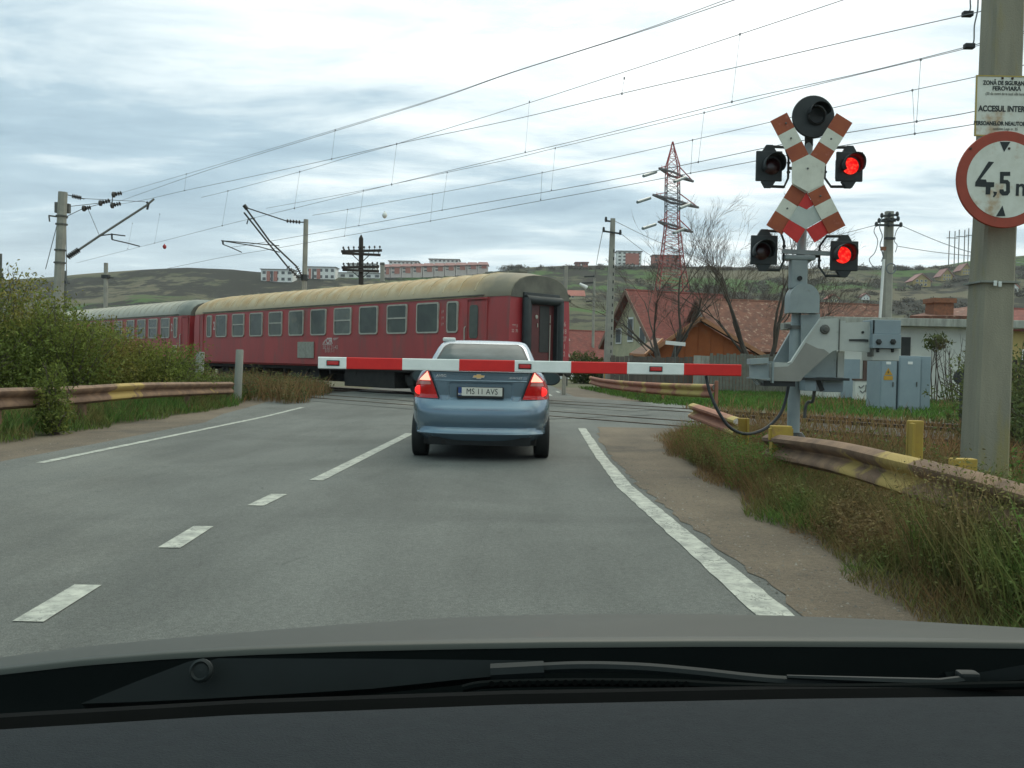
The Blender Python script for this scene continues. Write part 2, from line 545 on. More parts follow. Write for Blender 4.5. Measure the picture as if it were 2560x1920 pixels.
def line_paint():
    m = M('line_paint', (.46, .46, .40), (.24, .245, .22), 9, .8, coord='World', bump=.3, bscale=60)
    nt = m.node_tree
    b = nt.nodes['Principled BSDF']
    src = b.inputs['Base Color'].links[0].from_socket
    g = nt.nodes.new('ShaderNodeNewGeometry')
    v = nt.nodes.new('ShaderNodeTexVoronoi')
    v.feature = 'DISTANCE_TO_EDGE'
    v.inputs['Scale'].default_value = 11
    n = nt.nodes.new('ShaderNodeTexNoise')
    n.inputs['Scale'].default_value = 2.2
    n.inputs['Detail'].default_value = 8
    n.inputs['Roughness'].default_value = .7
    nt.links.new(g.outputs['Position'], n.inputs['Vector'])
    ds = nt.nodes.new('ShaderNodeTexNoise')
    ds.inputs['Scale'].default_value = 14
    ds.inputs['Detail'].default_value = 5
    nt.links.new(g.outputs['Position'], ds.inputs['Vector'])
    dm = nt.nodes.new('ShaderNodeVectorMath')
    dm.operation = 'MULTIPLY_ADD'
    nt.links.new(ds.outputs['Color'], dm.inputs[0])
    dm.inputs[1].default_value = (.16, .16, .16)
    nt.links.new(g.outputs['Position'], dm.inputs[2])
    nt.links.new(dm.outputs[0], v.inputs['Vector'])
    r = nt.nodes.new('ShaderNodeMapRange')
    r.inputs['From Min'].default_value = .0
    r.inputs['From Max'].default_value = .06
    nt.links.new(v.outputs['Distance'], r.inputs[0])
    r2 = nt.nodes.new('ShaderNodeMapRange')
    r2.inputs['From Min'].default_value = .40
    r2.inputs['From Max'].default_value = .56
    nt.links.new(n.outputs['Fac'], r2.inputs[0])
    om = nt.nodes.new('ShaderNodeMath')
    om.operation = 'SUBTRACT'
    om.inputs[0].default_value = 1
    nt.links.new(r.outputs[0], om.inputs[1])
    mu = nt.nodes.new('ShaderNodeMath')
    mu.operation = 'MULTIPLY'
    mu.use_clamp = True
    nt.links.new(om.outputs[0], mu.inputs[0])
    nt.links.new(r2.outputs[0], mu.inputs[1])
    mx = nt.nodes.new('ShaderNodeMix')
    mx.data_type = 'RGBA'
    nt.links.new(mu.outputs[0], mx.inputs['Factor'])
    nt.links.new(src, mx.inputs['A'])
    mx.inputs['B'].default_value = (.11, .115, .108, 1)
    nt.links.new(mx.outputs['Result'], b.inputs['Base Color'])
    return m


MT['line'] = line_paint()


def enrich_asphalt(m, amount=1.0):
    nt = m.node_tree
    N = nt.nodes.new
    L = nt.links.new
    b = nt.nodes['Principled BSDF']
    src = b.inputs['Base Color'].links[0].from_socket
    g = N('ShaderNodeNewGeometry')

    def noise(scale, detail, rough, stretch=None, dist=0.0):
        n = N('ShaderNodeTexNoise')
        n.inputs['Scale'].default_value = scale
        n.inputs['Detail'].default_value = detail
        n.inputs['Roughness'].default_value = rough
        n.inputs['Distortion'].default_value = dist
        if stretch:
            mp = N('ShaderNodeMapping')
            mp.inputs['Scale'].default_value = stretch
            L(g.outputs['Position'], mp.inputs[0])
            L(mp.outputs[0], n.inputs['Vector'])
        else:
            L(g.outputs['Position'], n.inputs['Vector'])
        return n.outputs['Fac']

    def scale_by(col, fac, lo, hi, a, c):
        r = N('ShaderNodeMapRange')
        r.inputs['From Min'].default_value = lo
        r.inputs['From Max'].default_value = hi
        r.inputs['To Min'].default_value = a
        r.inputs['To Max'].default_value = c
        L(fac, r.inputs[0])
        v = N('ShaderNodeVectorMath')
        v.operation = 'SCALE'
        L(col, v.inputs[0])
        L(r.outputs[0], v.inputs['Scale'])
        return v.outputs[0]
    col = scale_by(src, noise(140, 3, .7), .35, .65, .62, 1.38)          # stone grain
    col = scale_by(col, noise(38, 3, .6), .35, .65, .86, 1.14)
    col = scale_by(col, noise(2.2, 4, .6, (1, .16, 1)), .35, .7, .90, 1.10)   # wheel-worn streaks
    col = scale_by(col, noise(4.5, 5, .65, (1, .55, 1), .6), .64, .74, 1.0, .66)   # oil and tar spots
    col = scale_by(col, noise(.35, 4, .6, None, .8), .42, .60, .88, 1.12)
    v = N('ShaderNodeTexVoronoi')
    v.feature = 'DISTANCE_TO_EDGE'
    v.inputs['Scale'].default_value = .55
    d = N('ShaderNodeTexNoise')
    d.inputs['Scale'].default_value = 2.5
    d.inputs['Detail'].default_value = 6
    L(g.outputs['Position'], d.inputs['Vector'])
    mxv = N('ShaderNodeMix')
    mxv.data_type = 'RGBA'
    mxv.inputs['Factor'].default_value = .22
    L(g.outputs['Position'], mxv.inputs['A'])
    L(d.outputs['Color'], mxv.inputs['B'])
    L(mxv.outputs['Result'], v.inputs['Vector'])
    col = scale_by(col, v.outputs['Distance'], .0, .004, 1.0 - .12 * amount, 1.0)       # hairline cracks
    L(col, b.inputs['Base Color'])


def hill_material():
    m = bpy.data.materials.new('hill')
    m.use_nodes = True
    nt = m.node_tree
    N = nt.nodes.new
    L = nt.links.new
    b = nt.nodes['Principled BSDF']
    b.inputs['Roughness'].default_value = 1.0
    b.inputs['Specular IOR Level'].default_value = .1
    g = N('ShaderNodeNewGeometry')

    def noise(scale, detail, rough, stretch, off=(0, 0, 0)):
        mp = N('ShaderNodeMapping')
        mp.inputs['Scale'].default_value = stretch
        mp.inputs['Location'].default_value = off
        L(g.outputs['Position'], mp.inputs[0])
        n = N('ShaderNodeTexNoise')
        n.inputs['Scale'].default_value = scale
        n.inputs['Detail'].default_value = detail
        n.inputs['Roughness'].default_value = rough
        L(mp.outputs[0], n.inputs['Vector'])
        return n.outputs['Fac']

    def band(f, lo, hi):
        r = N('ShaderNodeMapRange')
        r.interpolation_type = 'SMOOTHSTEP'
        r.inputs['From Min'].default_value = lo
        r.inputs['From Max'].default_value = hi
        L(f, r.inputs[0])
        return r.outputs[0]

    def mix(f, a, c):
        x = N('ShaderNodeMix')
        x.data_type = 'RGBA'
        L(f, x.inputs['Factor'])
        for k, v in (('A', a), ('B', c)):
            if isinstance(v, tuple):
                x.inputs[k].default_value = (*v, 1)
            else:
                L(v, x.inputs[k])
        return x.outputs['Result']
    grass = mix(band(noise(.03, 6, .6, (.5, .4, 2)), .38, .62), (.075, .078, .042), (.120, .105, .068))
    field = mix(band(noise(.012, 4, .5, (.35, .9, 3.5), (3, 1, 2)), .54, .57), grass, (.060, .105, .030))
    scr = noise(.10, 8, .72, (.6, .35, 1.6))
    zone = noise(.011, 3, .5, (.5, .8, 3), (9, 4, 1))
    a = N('ShaderNodeMath')
    a.operation = 'ADD'
    L(scr, a.inputs[0])
    L(zone, a.inputs[1])
    col = mix(band(a.outputs[0], .97, 1.06), field, (.026, .024, .018))
    L(col, b.inputs['Base Color'])
    return m


MT['hill'] = hill_material()
enrich_asphalt(MT['asphalt'])
enrich_asphalt(MT['panel'])
enrich_asphalt(MT['dirt'], 0)


# ------------------------------------------------------------------ mesh helpers
COL = SC.collection


def tag(o, label=None, cat=None, group=None, kind=None):
    if label:
        o['label'] = label
    if cat:
        o['category'] = cat
    if group:
        o['group'] = group
    if kind:
        o['kind'] = kind
    return o


def empty(name, loc, label, cat, group=None, rotz=0.0):
    o = bpy.data.objects.new(name, None)
    COL.objects.link(o)
    o.location = loc
    o.rotation_euler = (0, 0, rotz)
    o.empty_display_size = .2
    o['base'] = list(loc)
    return tag(o, label, cat, group)


def base_of(p):
    while p is not None:
        if 'base' in p:
            return Vector(p['base'])
        p = p.parent
    return Vector((0, 0, 0))


class MB:
    def __init__(s):
        s.v = []
        s.f = []
        s.m = []
        s.mats = []
        s.g = []

    def mi(s, mat):
        if mat is None:
            return 0
        if mat not in s.mats:
            s.mats.append(mat)
        return s.mats.index(mat)

    def add(s, vs, fs, mat=None):
        b = len(s.v)
        s.g.append(b)
        s.v += [tuple(v) for v in vs]
        s.f += [tuple(i + b for i in f) for f in fs]
        s.m += [s.mi(mat)] * len(fs)
        return s

    def box(s, c, d, mat=None, R=None, bev=0.0):
        c = Vector(c)
        hx, hy, hz = d[0] / 2, d[1] / 2, d[2] / 2
        if bev:
            b = min(bev, hx * .9, hy * .9, hz * .9)
            bm = bmesh.new()
            bmesh.ops.create_cube(bm, size=1)
            bmesh.ops.scale(bm, vec=(d[0], d[1], d[2]), verts=bm.verts)
            bmesh.ops.bevel(bm, geom=bm.edges[:], offset=b, segments=2, affect='EDGES', profile=.6)
            vs = [v.co.copy() for v in bm.verts]
            bm.verts.index_update()
            fs = [[v.index for v in f.verts] for f in bm.faces]
            bm.free()
        else:
            vs = [Vector((x, y, z)) for x in (-hx, hx) for y in (-hy, hy) for z in (-hz, hz)]
            fs = [(0, 1, 3, 2), (4, 6, 7, 5), (0, 4, 5, 1), (2, 3, 7, 6), (0, 2, 6, 4), (1, 5, 7, 3)]
        if R is not None:
            vs = [R @ v for v in vs]
        return s.add([c + v for v in vs], fs, mat)

    def bar(s, p0, p1, w, h, mat=None, up=(0, 0, 1)):
        p0, p1 = Vector(p0), Vector(p1)
        d = (p1 - p0).normalized()
        u = Vector(up)
        a = d.cross(u)
        if a.length < 1e-4:
            a = d.cross(Vector((1, 0, 0)))
        a.normalize()
        b = a.cross(d).normalized()
        vs = []
        for p in (p0, p1):
            for x, y in ((-1, -1), (1, -1), (1, 1), (-1, 1)):
                vs.append(p + a * x * w / 2 + b * y * h / 2)
        return s.add(vs, [(3, 2, 1, 0), (4, 5, 6, 7), (0, 1, 5, 4), (1, 2, 6, 5), (2, 3, 7, 6), (3, 0, 4, 7)], mat)

    def tube(s, pts, r, n=8, mat=None, caps=True):
        pts = [Vector(p) for p in pts]
        if not hasattr(r, '__len__'):
            r = [r] * len(pts)
        vs = []
        fs = []
        prev = None
        for i, p in enumerate(pts):
            d = (pts[min(i + 1, len(pts) - 1)] - pts[max(i - 1, 0)])
            if d.length < 1e-9:
                d = Vector((0, 0, 1))
            d.normalize()
            if prev is None:
                a = d.cross(Vector((0, 0, 1)))
                if a.length < .05:
                    a = d.cross(Vector((0, 1, 0)))
            else:
                a = prev - d * prev.dot(d)
                if a.length < 1e-6:
                    a = d.cross(Vector((0, 1, 0)))
            a.normalize()
            prev = a
            b = d.cross(a)
            for k in range(n):
                t = 2 * math.pi * k / n
                vs.append(p + (a * math.cos(t) + b * math.sin(t)) * r[i])
        for i in range(len(pts) - 1):
            for k in range(n):
                k2 = (k + 1) % n
                fs.append((i * n + k, i * n + k2, (i + 1) * n + k2, (i + 1) * n + k))
        if caps:
            fs.append(tuple(reversed(range(n))))
            fs.append(tuple(range((len(pts) - 1) * n, len(pts) * n)))
        return s.add(vs, fs, mat)

    def lathe(s, c, axis, prof, n=24, mat=None):
        c = Vector(c)
        d = Vector(axis).normalized()
        a = d.cross(Vector((0, 0, 1)))
        if a.length < .05:
            a = d.cross(Vector((1, 0, 0)))
        a.normalize()
        b = d.cross(a)
        vs = []
        for r, h in prof:
            for k in range(n):
                t = 2 * math.pi * k / n
                vs.append(c + d * h + (a * math.cos(t) + b * math.sin(t)) * max(r, 1e-5))
        fs = []
        for i in range(len(prof) - 1):
            for k in range(n):
                k2 = (k + 1) % n
                fs.append((i * n + k, i * n + k2, (i + 1) * n + k2, (i + 1) * n + k))
        fs.append(tuple(reversed(range(n))))
        fs.append(tuple(range((len(prof) - 1) * n, len(prof) * n)))
        return s.add(vs, fs, mat)

    def prism(s, pts, vec, mat=None):                  # polygon pts swept along vec
        pts = [Vector(p) for p in pts]
        vec = Vector(vec)
        n = len(pts)
        vs = pts + [p + vec for p in pts]
        fs = [tuple(range(n)), tuple(reversed(range(n, 2 * n)))]
        for i in range(n):
            j = (i + 1) % n
            fs.append((i, i + n, j + n, j))
        return s.add(vs, fs, mat)

    def grid(s, P, mat=None, closed_u=False, flip=False):   # P[i][j]
        r, c = len(P), len(P[0])
        vs = [p for row in P for p in row]
        fs = []
        for i in range(r - 1):
            for j in range(c if closed_u else c - 1):
                j2 = (j + 1) % c
                q = (i * c + j, i * c + j2, (i + 1) * c + j2, (i + 1) * c + j)
                fs.append(tuple(reversed(q)) if flip else q)
        return s.add(vs, fs, mat)

    def build(s, name, mat=None, parent=None, smooth=False, local=False, angle=35):
        me = bpy.data.meshes.new(name)
        if parent is not None and not local:
            b = base_of(parent)
            vs = [(x - b.x, y - b.y, z - b.z) for x, y, z in s.v]
        else:
            vs = s.v
        me.from_pydata(vs, [], s.f)
        mats = s.mats[:] if s.mats else [mat]
        for m in mats:
            me.materials.append(MT[m] if isinstance(m, str) else m)
        if len(mats) > 1:
            me.polygons.foreach_set('material_index', s.m)
        me.update()
        bm = bmesh.new()
        bm.from_mesh(me)
        bmesh.ops.recalc_face_normals(bm, faces=bm.faces[:])
        bm.to_mesh(me)
        bm.free()
        if smooth:
            me.polygons.foreach_set('use_smooth', [True] * len(me.polygons))
            me.set_sharp_from_angle(angle=math.radians(angle))
        o = bpy.data.objects.new(name, me)
        COL.objects.link(o)
        if parent is not None:
            o.parent = parent
        return o


def each(b, name, mat=None, parent=None, smooth=False, angle=35):
    """one part per separate piece added to b"""
    starts = b.g + [len(b.v)]
    out = []
    for a, c in zip(starts[:-1], starts[1:]):
        m = MB()
        fs = [(f, k) for f, k in zip(b.f, b.m) if a <= f[0] < c]
        m.v = b.v[a:c]
        m.f = [tuple(i - a for i in f) for f, k in fs]
        used = sorted(set(k for f, k in fs))
        if b.mats:
            m.mats = [b.mats[k] for k in used]
            m.m = [used.index(k) for f, k in fs]
        else:
            m.m = [0] * len(fs)
        out.append(m.build(name, mat, parent, smooth=smooth, angle=angle))
    return out


def text_mesh(body, size, mat, name='lettering', parent=None, origin=(0, 0, 0), xdir=(1, 0, 0), up=(0, 0, 1),
              bold=0.0, sx=1.0, align='CENTER', depth=.001, local=False, spacing=1.0, shear=0.0):
    cu = bpy.data.curves.new('t', 'FONT')
    cu.body = body
    cu.size = size
    cu.align_x = align
    cu.align_y = 'CENTER'
    cu.offset = bold
    cu.extrude = depth
    cu.space_character = spacing
    cu.shear = shear
    o = bpy.data.objects.new('t', cu)
    COL.objects.link(o)
    dg = bpy.context.evaluated_depsgraph_get()
    me = bpy.data.meshes.new_from_object(o.evaluated_get(dg))
    bpy.data.objects.remove(o)
    X = Vector(xdir).normalized()
    U = Vector(up).normalized()
    Z = X.cross(U)
    org = Vector(origin)
    if parent is not None and not local:
        org = org - base_of(parent)
    mtx = Matrix(((X.x * sx, U.x, Z.x, org.x), (X.y * sx, U.y, Z.y, org.y), (X.z * sx, U.z, Z.z, org.z), (0, 0, 0, 1)))
    me.transform(mtx)
    me.materials.clear()
    me.materials.append(MT[mat])
    me.name = name
    ob = bpy.data.objects.new(name, me)
    COL.objects.link(ob)
    if parent is not None:
        ob.parent = parent
    return ob


def np_mesh(name, verts, faces, mat, parent=None, smooth=False):     # faces: (n,k) array
    me = bpy.data.meshes.new(name)
    verts = np.asarray(verts, dtype=np.float32)
    if parent is not None:
        b = base_of(parent)
        verts = verts - np.array([b.x, b.y, b.z], dtype=np.float32)
    n, k = faces.shape
    me.vertices.add(len(verts))
    me.vertices.foreach_set('co', verts.ravel())
    me.loops.add(n * k)
    me.loops.foreach_set('vertex_index', faces.astype(np.int32).ravel())
    me.polygons.add(n)
    me.polygons.foreach_set('loop_start', np.arange(0, n * k, k, dtype=np.int32))
    me.materials.append(MT[mat])
    me.update(calc_edges=True)
    me.validate()
    o = bpy.data.objects.new(name, me)
    COL.objects.link(o)
    if parent is not None:
        o.parent = parent
    return o


def lerp(xs, ys, x):
    return float(np.interp(x, xs, ys))


def poly_smooth(pts, n=8):                                # Catmull-Rom
    pts = [Vector(p) for p in pts]
    out = []
    for i in range(len(pts) - 1):
        p0 = pts[max(i - 1, 0)]
        p1, p2 = pts[i], pts[i + 1]
        p3 = pts[min(i + 2, len(pts) - 1)]
        for k in range(n):
            t = k / n
            out.append(.5 * ((2 * p1) + (p2 - p0) * t + (2 * p0 - 5 * p1 + 4 * p2 - p3) * t * t + (3 * p1 - p0 - 3 * p2 + p3) * t ** 3))
    out.append(pts[-1])
    return out


# ------------------------------------------------------------------ the setting: ground, hill, road, railway
RIDGE = [(-400, 640), (0, 605), (120, 598), (175, 592), (300, 583), (400, 578), (500, 582), (560, 588), (700, 596), (800, 598), (900, 598),
         (1000, 594), (1080, 585), (1150, 577), (1220, 574), (1350, 573), (1500, 576), (1650, 578), (1800, 581), (1900, 583),
         (1960, 583), (2040, 573), (2100, 563), (2212, 552), (2400, 535), (2700, 520)]
_rr = [(rayf(x * KV, y * KV).x, rayf(x * KV, y * KV).z) for x, y in RIDGE]
RX = [a for a, b in _rr]
RE = [b for a, b in _rr]
Y0, YR = 130.0, 650.0


def hill_z(ratio, Y):
    E = lerp(RX, RE, ratio)
    if Y <= Y0:
        return -.3
    t = min(1.0, (Y - Y0) / (YR - Y0))
    g = t ** .72 * (1 - .12 * math.sin(t * math.pi))
    wob = (math.sin(ratio * 23 + Y * .011) + math.sin(ratio * 41 - Y * .017 + 1.3)) * .02 * math.sin(t * math.pi)
    z = (CAMZ + E * min(Y, YR)) * min(1.0, max(0, g + wob)) - .3 * (1 - t)
    if Y > YR:
        z *= 1 - .55 * min(1, (Y - YR) / 600) ** 1.4
    return z


def hill_pt(vx, vy):                             # where a bearing meets the hillside
    d = rayf(vx * KV, vy * KV)
    Y = Y0
    while Y < YR:
        if CAMZ + d.z * Y <= hill_z(d.x, Y):
            break
        Y += 2
    return Vector((d.x * Y, Y, hill_z(d.x, Y)))


def build_setting():
    # one ground sheet to the horizon
    b = MB()
    rads = [0, 4, 8, 14, 22, 35, 55, 90, 140, 250, 500, 1000, 2500]
    n = 48
    P = []
    for r in rads:
        P.append([Vector((r * math.cos(2 * math.pi * k / n), r * math.sin(2 * math.pi * k / n) + 10, -.02 if r > 200 else 0)) for k in range(n)])
    b.grid(P, closed_u=True)
    tag(b.build('ground', 'ground'), kind='structure')
    b = MB()
    P = []
    for Y in list(np.linspace(Y0, YR, 46)) + [680, 720, 780, 860, 980, 1200]:
        P.append([Vector((r * Y, Y, hill_z(r, Y) + (0.5 * math.sin(r * 97 + Y * .05) if Y > 200 else 0) * (0 if abs(Y - YR) < 40 else 1)))
                  for r in np.linspace(-1.3, 1.3, 210)])
    b.grid(P)
    tag(b.build('hillside', 'hill', smooth=True, angle=60), kind='structure')


def zc(x, y):                                    # slight hump of the level crossing
    q = qs(x, y)
    up = min(1, max(0, (q + 11.5) / 4.2))
    dn = min(1, max(0, (6.0 - q) / 3.4))
    f = lambda t: t * t * (3 - 2 * t)
    return .05 * f(up) * f(dn)


def strip(name, rows, mat, z, cols=10, kind='structure', jl=0, jr=0, step=.5):
    rows2 = []
    for (y0, a0, c0), (y1, a1, c1) in zip(rows[:-1], rows[1:]):
        k = max(1, int((y1 - y0) / step))
        for i in range(k):
            t = i / k
            rows2.append((y0 + (y1 - y0) * t, a0 + (a1 - a0) * t, c0 + (c1 - c0) * t))
    rows2.append(rows[-1])
    P = []
    for y, a, c in rows2:
        a += jl * (rnd.random() - .5)
        c += jr * (rnd.random() - .5)
        P.append([Vector((a + (c - a) * k / cols, y, z + zc(a + (c - a) * k / cols, y))) for k in range(cols + 1)])
    b = MB()
    b.grid(P)
    o = b.build(name, mat, smooth=True, angle=80)
    tag(o, kind=kind)
    return o


def build_road():
    strip('road', [(-12, -5.75, 1.50), (4, -5.7, 1.47), (12, -5.65, 1.42), (15, -5.7, 1.9), (16.5, -5.7, 3.6), (19, -6.2, 4.3), (24, -6.6, 4.5), (29, -6.6, 4.2), (34, -6.0, 2.4), (60, -6.2, 2.2),
                   (75, -9, -.6)], 'asphalt', .008, 24)
    strip('roadside_dirt_left', [(-12, -7.4, -5.6), (8, -7.05, -5.5), (14, -6.9, -5.5), (20, -7.0, -5.5), (26, -8.2, -5.6), (31, -8.6, -5.8)], 'dirt', .004,
          8, jl=.25)
    strip('roadside_dirt_right', [(-12, 1.46, 2.4), (2, 1.46, 2.4), (4.5, 1.45, 2.4), (6, 1.385, 2.45), (8.7, 1.29, 2.5), (10, 1.30, 2.6), (14, 1.38, 3.0), (16.6, 1.64, 3.6)], 'dirt', .012, 8, jl=.07, jr=.2, step=.16)
    strip('roadside_dirt_crossing', [(17.3, 2.3, 4.6), (20, 2.2, 5.2), (25, 3.2, 5.2), (29, 2.6, 5.4)], 'old_asphalt', .004, 8, jr=.2)
    strip('roadside_dirt_far', [(30, 1.8, 5.2), (38, 1.6, 5.0), (48, 1.6, 3.6)], 'dirt', .004, 8, jr=.3)
    # painted lines
    strip('edge_line_left', [(9.75, -5.24, -5.13), (14, -5.20, -5.09), (21.6, -5.15, -5.04)], 'line', .0125, 2, jl=.014, jr=.014, step=.12)
    strip('edge_line_right', [(-3, 1.20, 1.40), (4.4, 1.20, 1.39), (6.0, 1.15, 1.32), (8.7, 1.06, 1.22), (12, 1.12, 1.26), (16.2, 1.22, 1.36)], 'line', .0125, 3, jl=.014, jr=.014, step=.12)
    # broken centre line, surveyed corner by corner
    for (x0, y0, x1, y1) in ((60, 1348, 190, 1268), (365, 1187, 440, 1140), (552, 1095, 603, 1070), (683, 1040, 885, 938)):
        p, q = gv(x0, y0), gv(x1, y1)
        w = .07
        b = MB()
        k = 8
        P = []
        for i in range(k + 1):
            t = i / k
            c = p.lerp(q, t)
            P.append([Vector((c.x - w, c.y, .0125 + zc(c.x, c.y))), Vector((c.x + w, c.y, .0125 + zc(c.x, c.y)))])
        b.grid(P)
        tag(b.build('centre_line_dash', 'line'), kind='structure')
    for (x, y, l) in ((1.45, 33.6, 2.6), (2.0, 38.6, 2.2), (-5.3, 39.0, 3.2), (-5.35, 46.0, 3)):
        strip('far_line_dash', [(y, x, x + .12), (y + l, x, x + .12)], 'line', .0125, 1)
    # level crossing deck: strips between and beside the rails
    for tq in (-4.8, 0.0):
        for q0, q1 in ((-1.95, -.82), (-.67, .67), (.82, 1.95)):
            b = MB()
            P = []
            for i in range(21):
                s = -6.6 + 13.6 * i / 20
                row = []
                for k in range(4):
                    p = trk(s, tq + q0 + (q1 - q0) * k / 3, 0)
                    row.append(Vector((p.x, p.y, zc(p.x, p.y) + .016)))
                P.append(row)
            # keep only what lies within the road
            b.grid([[v for v in r] for r in P if -6.2 < r[0].x < 4.0 and -6.2 < r[-1].x < 4.0])
            tag(b.build('crossing_deck', 'panel', smooth=True), kind='structure')
    b = MB()
    for (s0, s1, q0, q1) in ((7.0, 60, -7.4, 2.6), (-40, -7.6, -7.4, 2.6)):
        P = [[trk(s0 + (s1 - s0) * i / 30, q0 + (q1 - q0) * k / 8 + .15 * math.sin(i * 1.7 + k), .006) for k in range(9)] for i in range(31)]
        b.grid(P)
    tag(b.build('ballast', 'ballast'), kind='structure')


def build_rails():
    g = 'rails of the two tracks'
    names = ['near rail of the track in front of the red coaches', 'second rail from the road queue, in front of the red coaches',
             'nearer rail right under the red coaches', 'farther rail hidden behind the coach wheels']
    for (q, lb) in zip((-4.8 - .74, -4.8 + .74, -.74, .74), names):
        b = MB()
        prof = [(-.065, -.10), (.065, -.10), (.065, -.08), (.012, -.05), (.012, .03), (.036, .04), (.036, .072), (-.036, .072), (-.036, .04), (-.012, .03),
                (-.012, -.05), (-.065, -.08)]
        P = []
        for s in (-45, -22, -6.5, 0, 6.5, 25, 60):
            P.append([trk(s, q + a, c + .005) for a, c in prof])
        b.grid(P, 'rail_rust', closed_u=True)
        o = b.build('railway_rail', 'rail_rust')
        tag(o, 'long steel ' + lb, 'rail', g)
    # sleepers, countable but only a few show between the weeds: those left and right of the road
    for tq in (-4.8,):
        for s in [x * .65 for x in range(-26, -10)] + [x * .65 for x in range(9, 30)]:
            b = MB()
            c = trk(s, tq, .01)
            R = Matrix(((TT.x, NN.x, 0), (TT.y, NN.y, 0), (0, 0, 1)))
            b.box((c.x, c.y, .005), (.24, 2.5, .05), None, R, bev=.015)
            o = b.build('sleeper', 'wood_dark')
            side = 'left' if s > 0 else 'right'
            tag(o, 'dark weathered railway sleeper under the nearer track on the %s of the road' % side, 'sleeper', 'sleepers %s of the road' % side)


build_setting()
build_road()
build_rails()


# ------------------------------------------------------------------ railway coaches
ROTC = math.atan2(TT.y, TT.x)


def coach_x(u):                                   # distance along the near side seen at column u (2560 frame)
    r = rayf(u, 880).x
    P = OO - NN * 1.42
    k = (r * P.y - P.x) / (TT.x - r * TT.y)
    return k


def rrect(x0, x1, z0, z1, r, n=4):
    out = []
    for cx, cz, a0 in ((x1 - r, z1 - r, 0), (x0 + r, z1 - r, 90), (x0 + r, z0 + r, 180), (x1 - r, z0 + r, 270)):
        for i in range(n + 1):
            a = math.radians(a0 + 90 * i / n)
            out.append((cx + r * math.cos(a), cz + r * math.sin(a)))
    return out


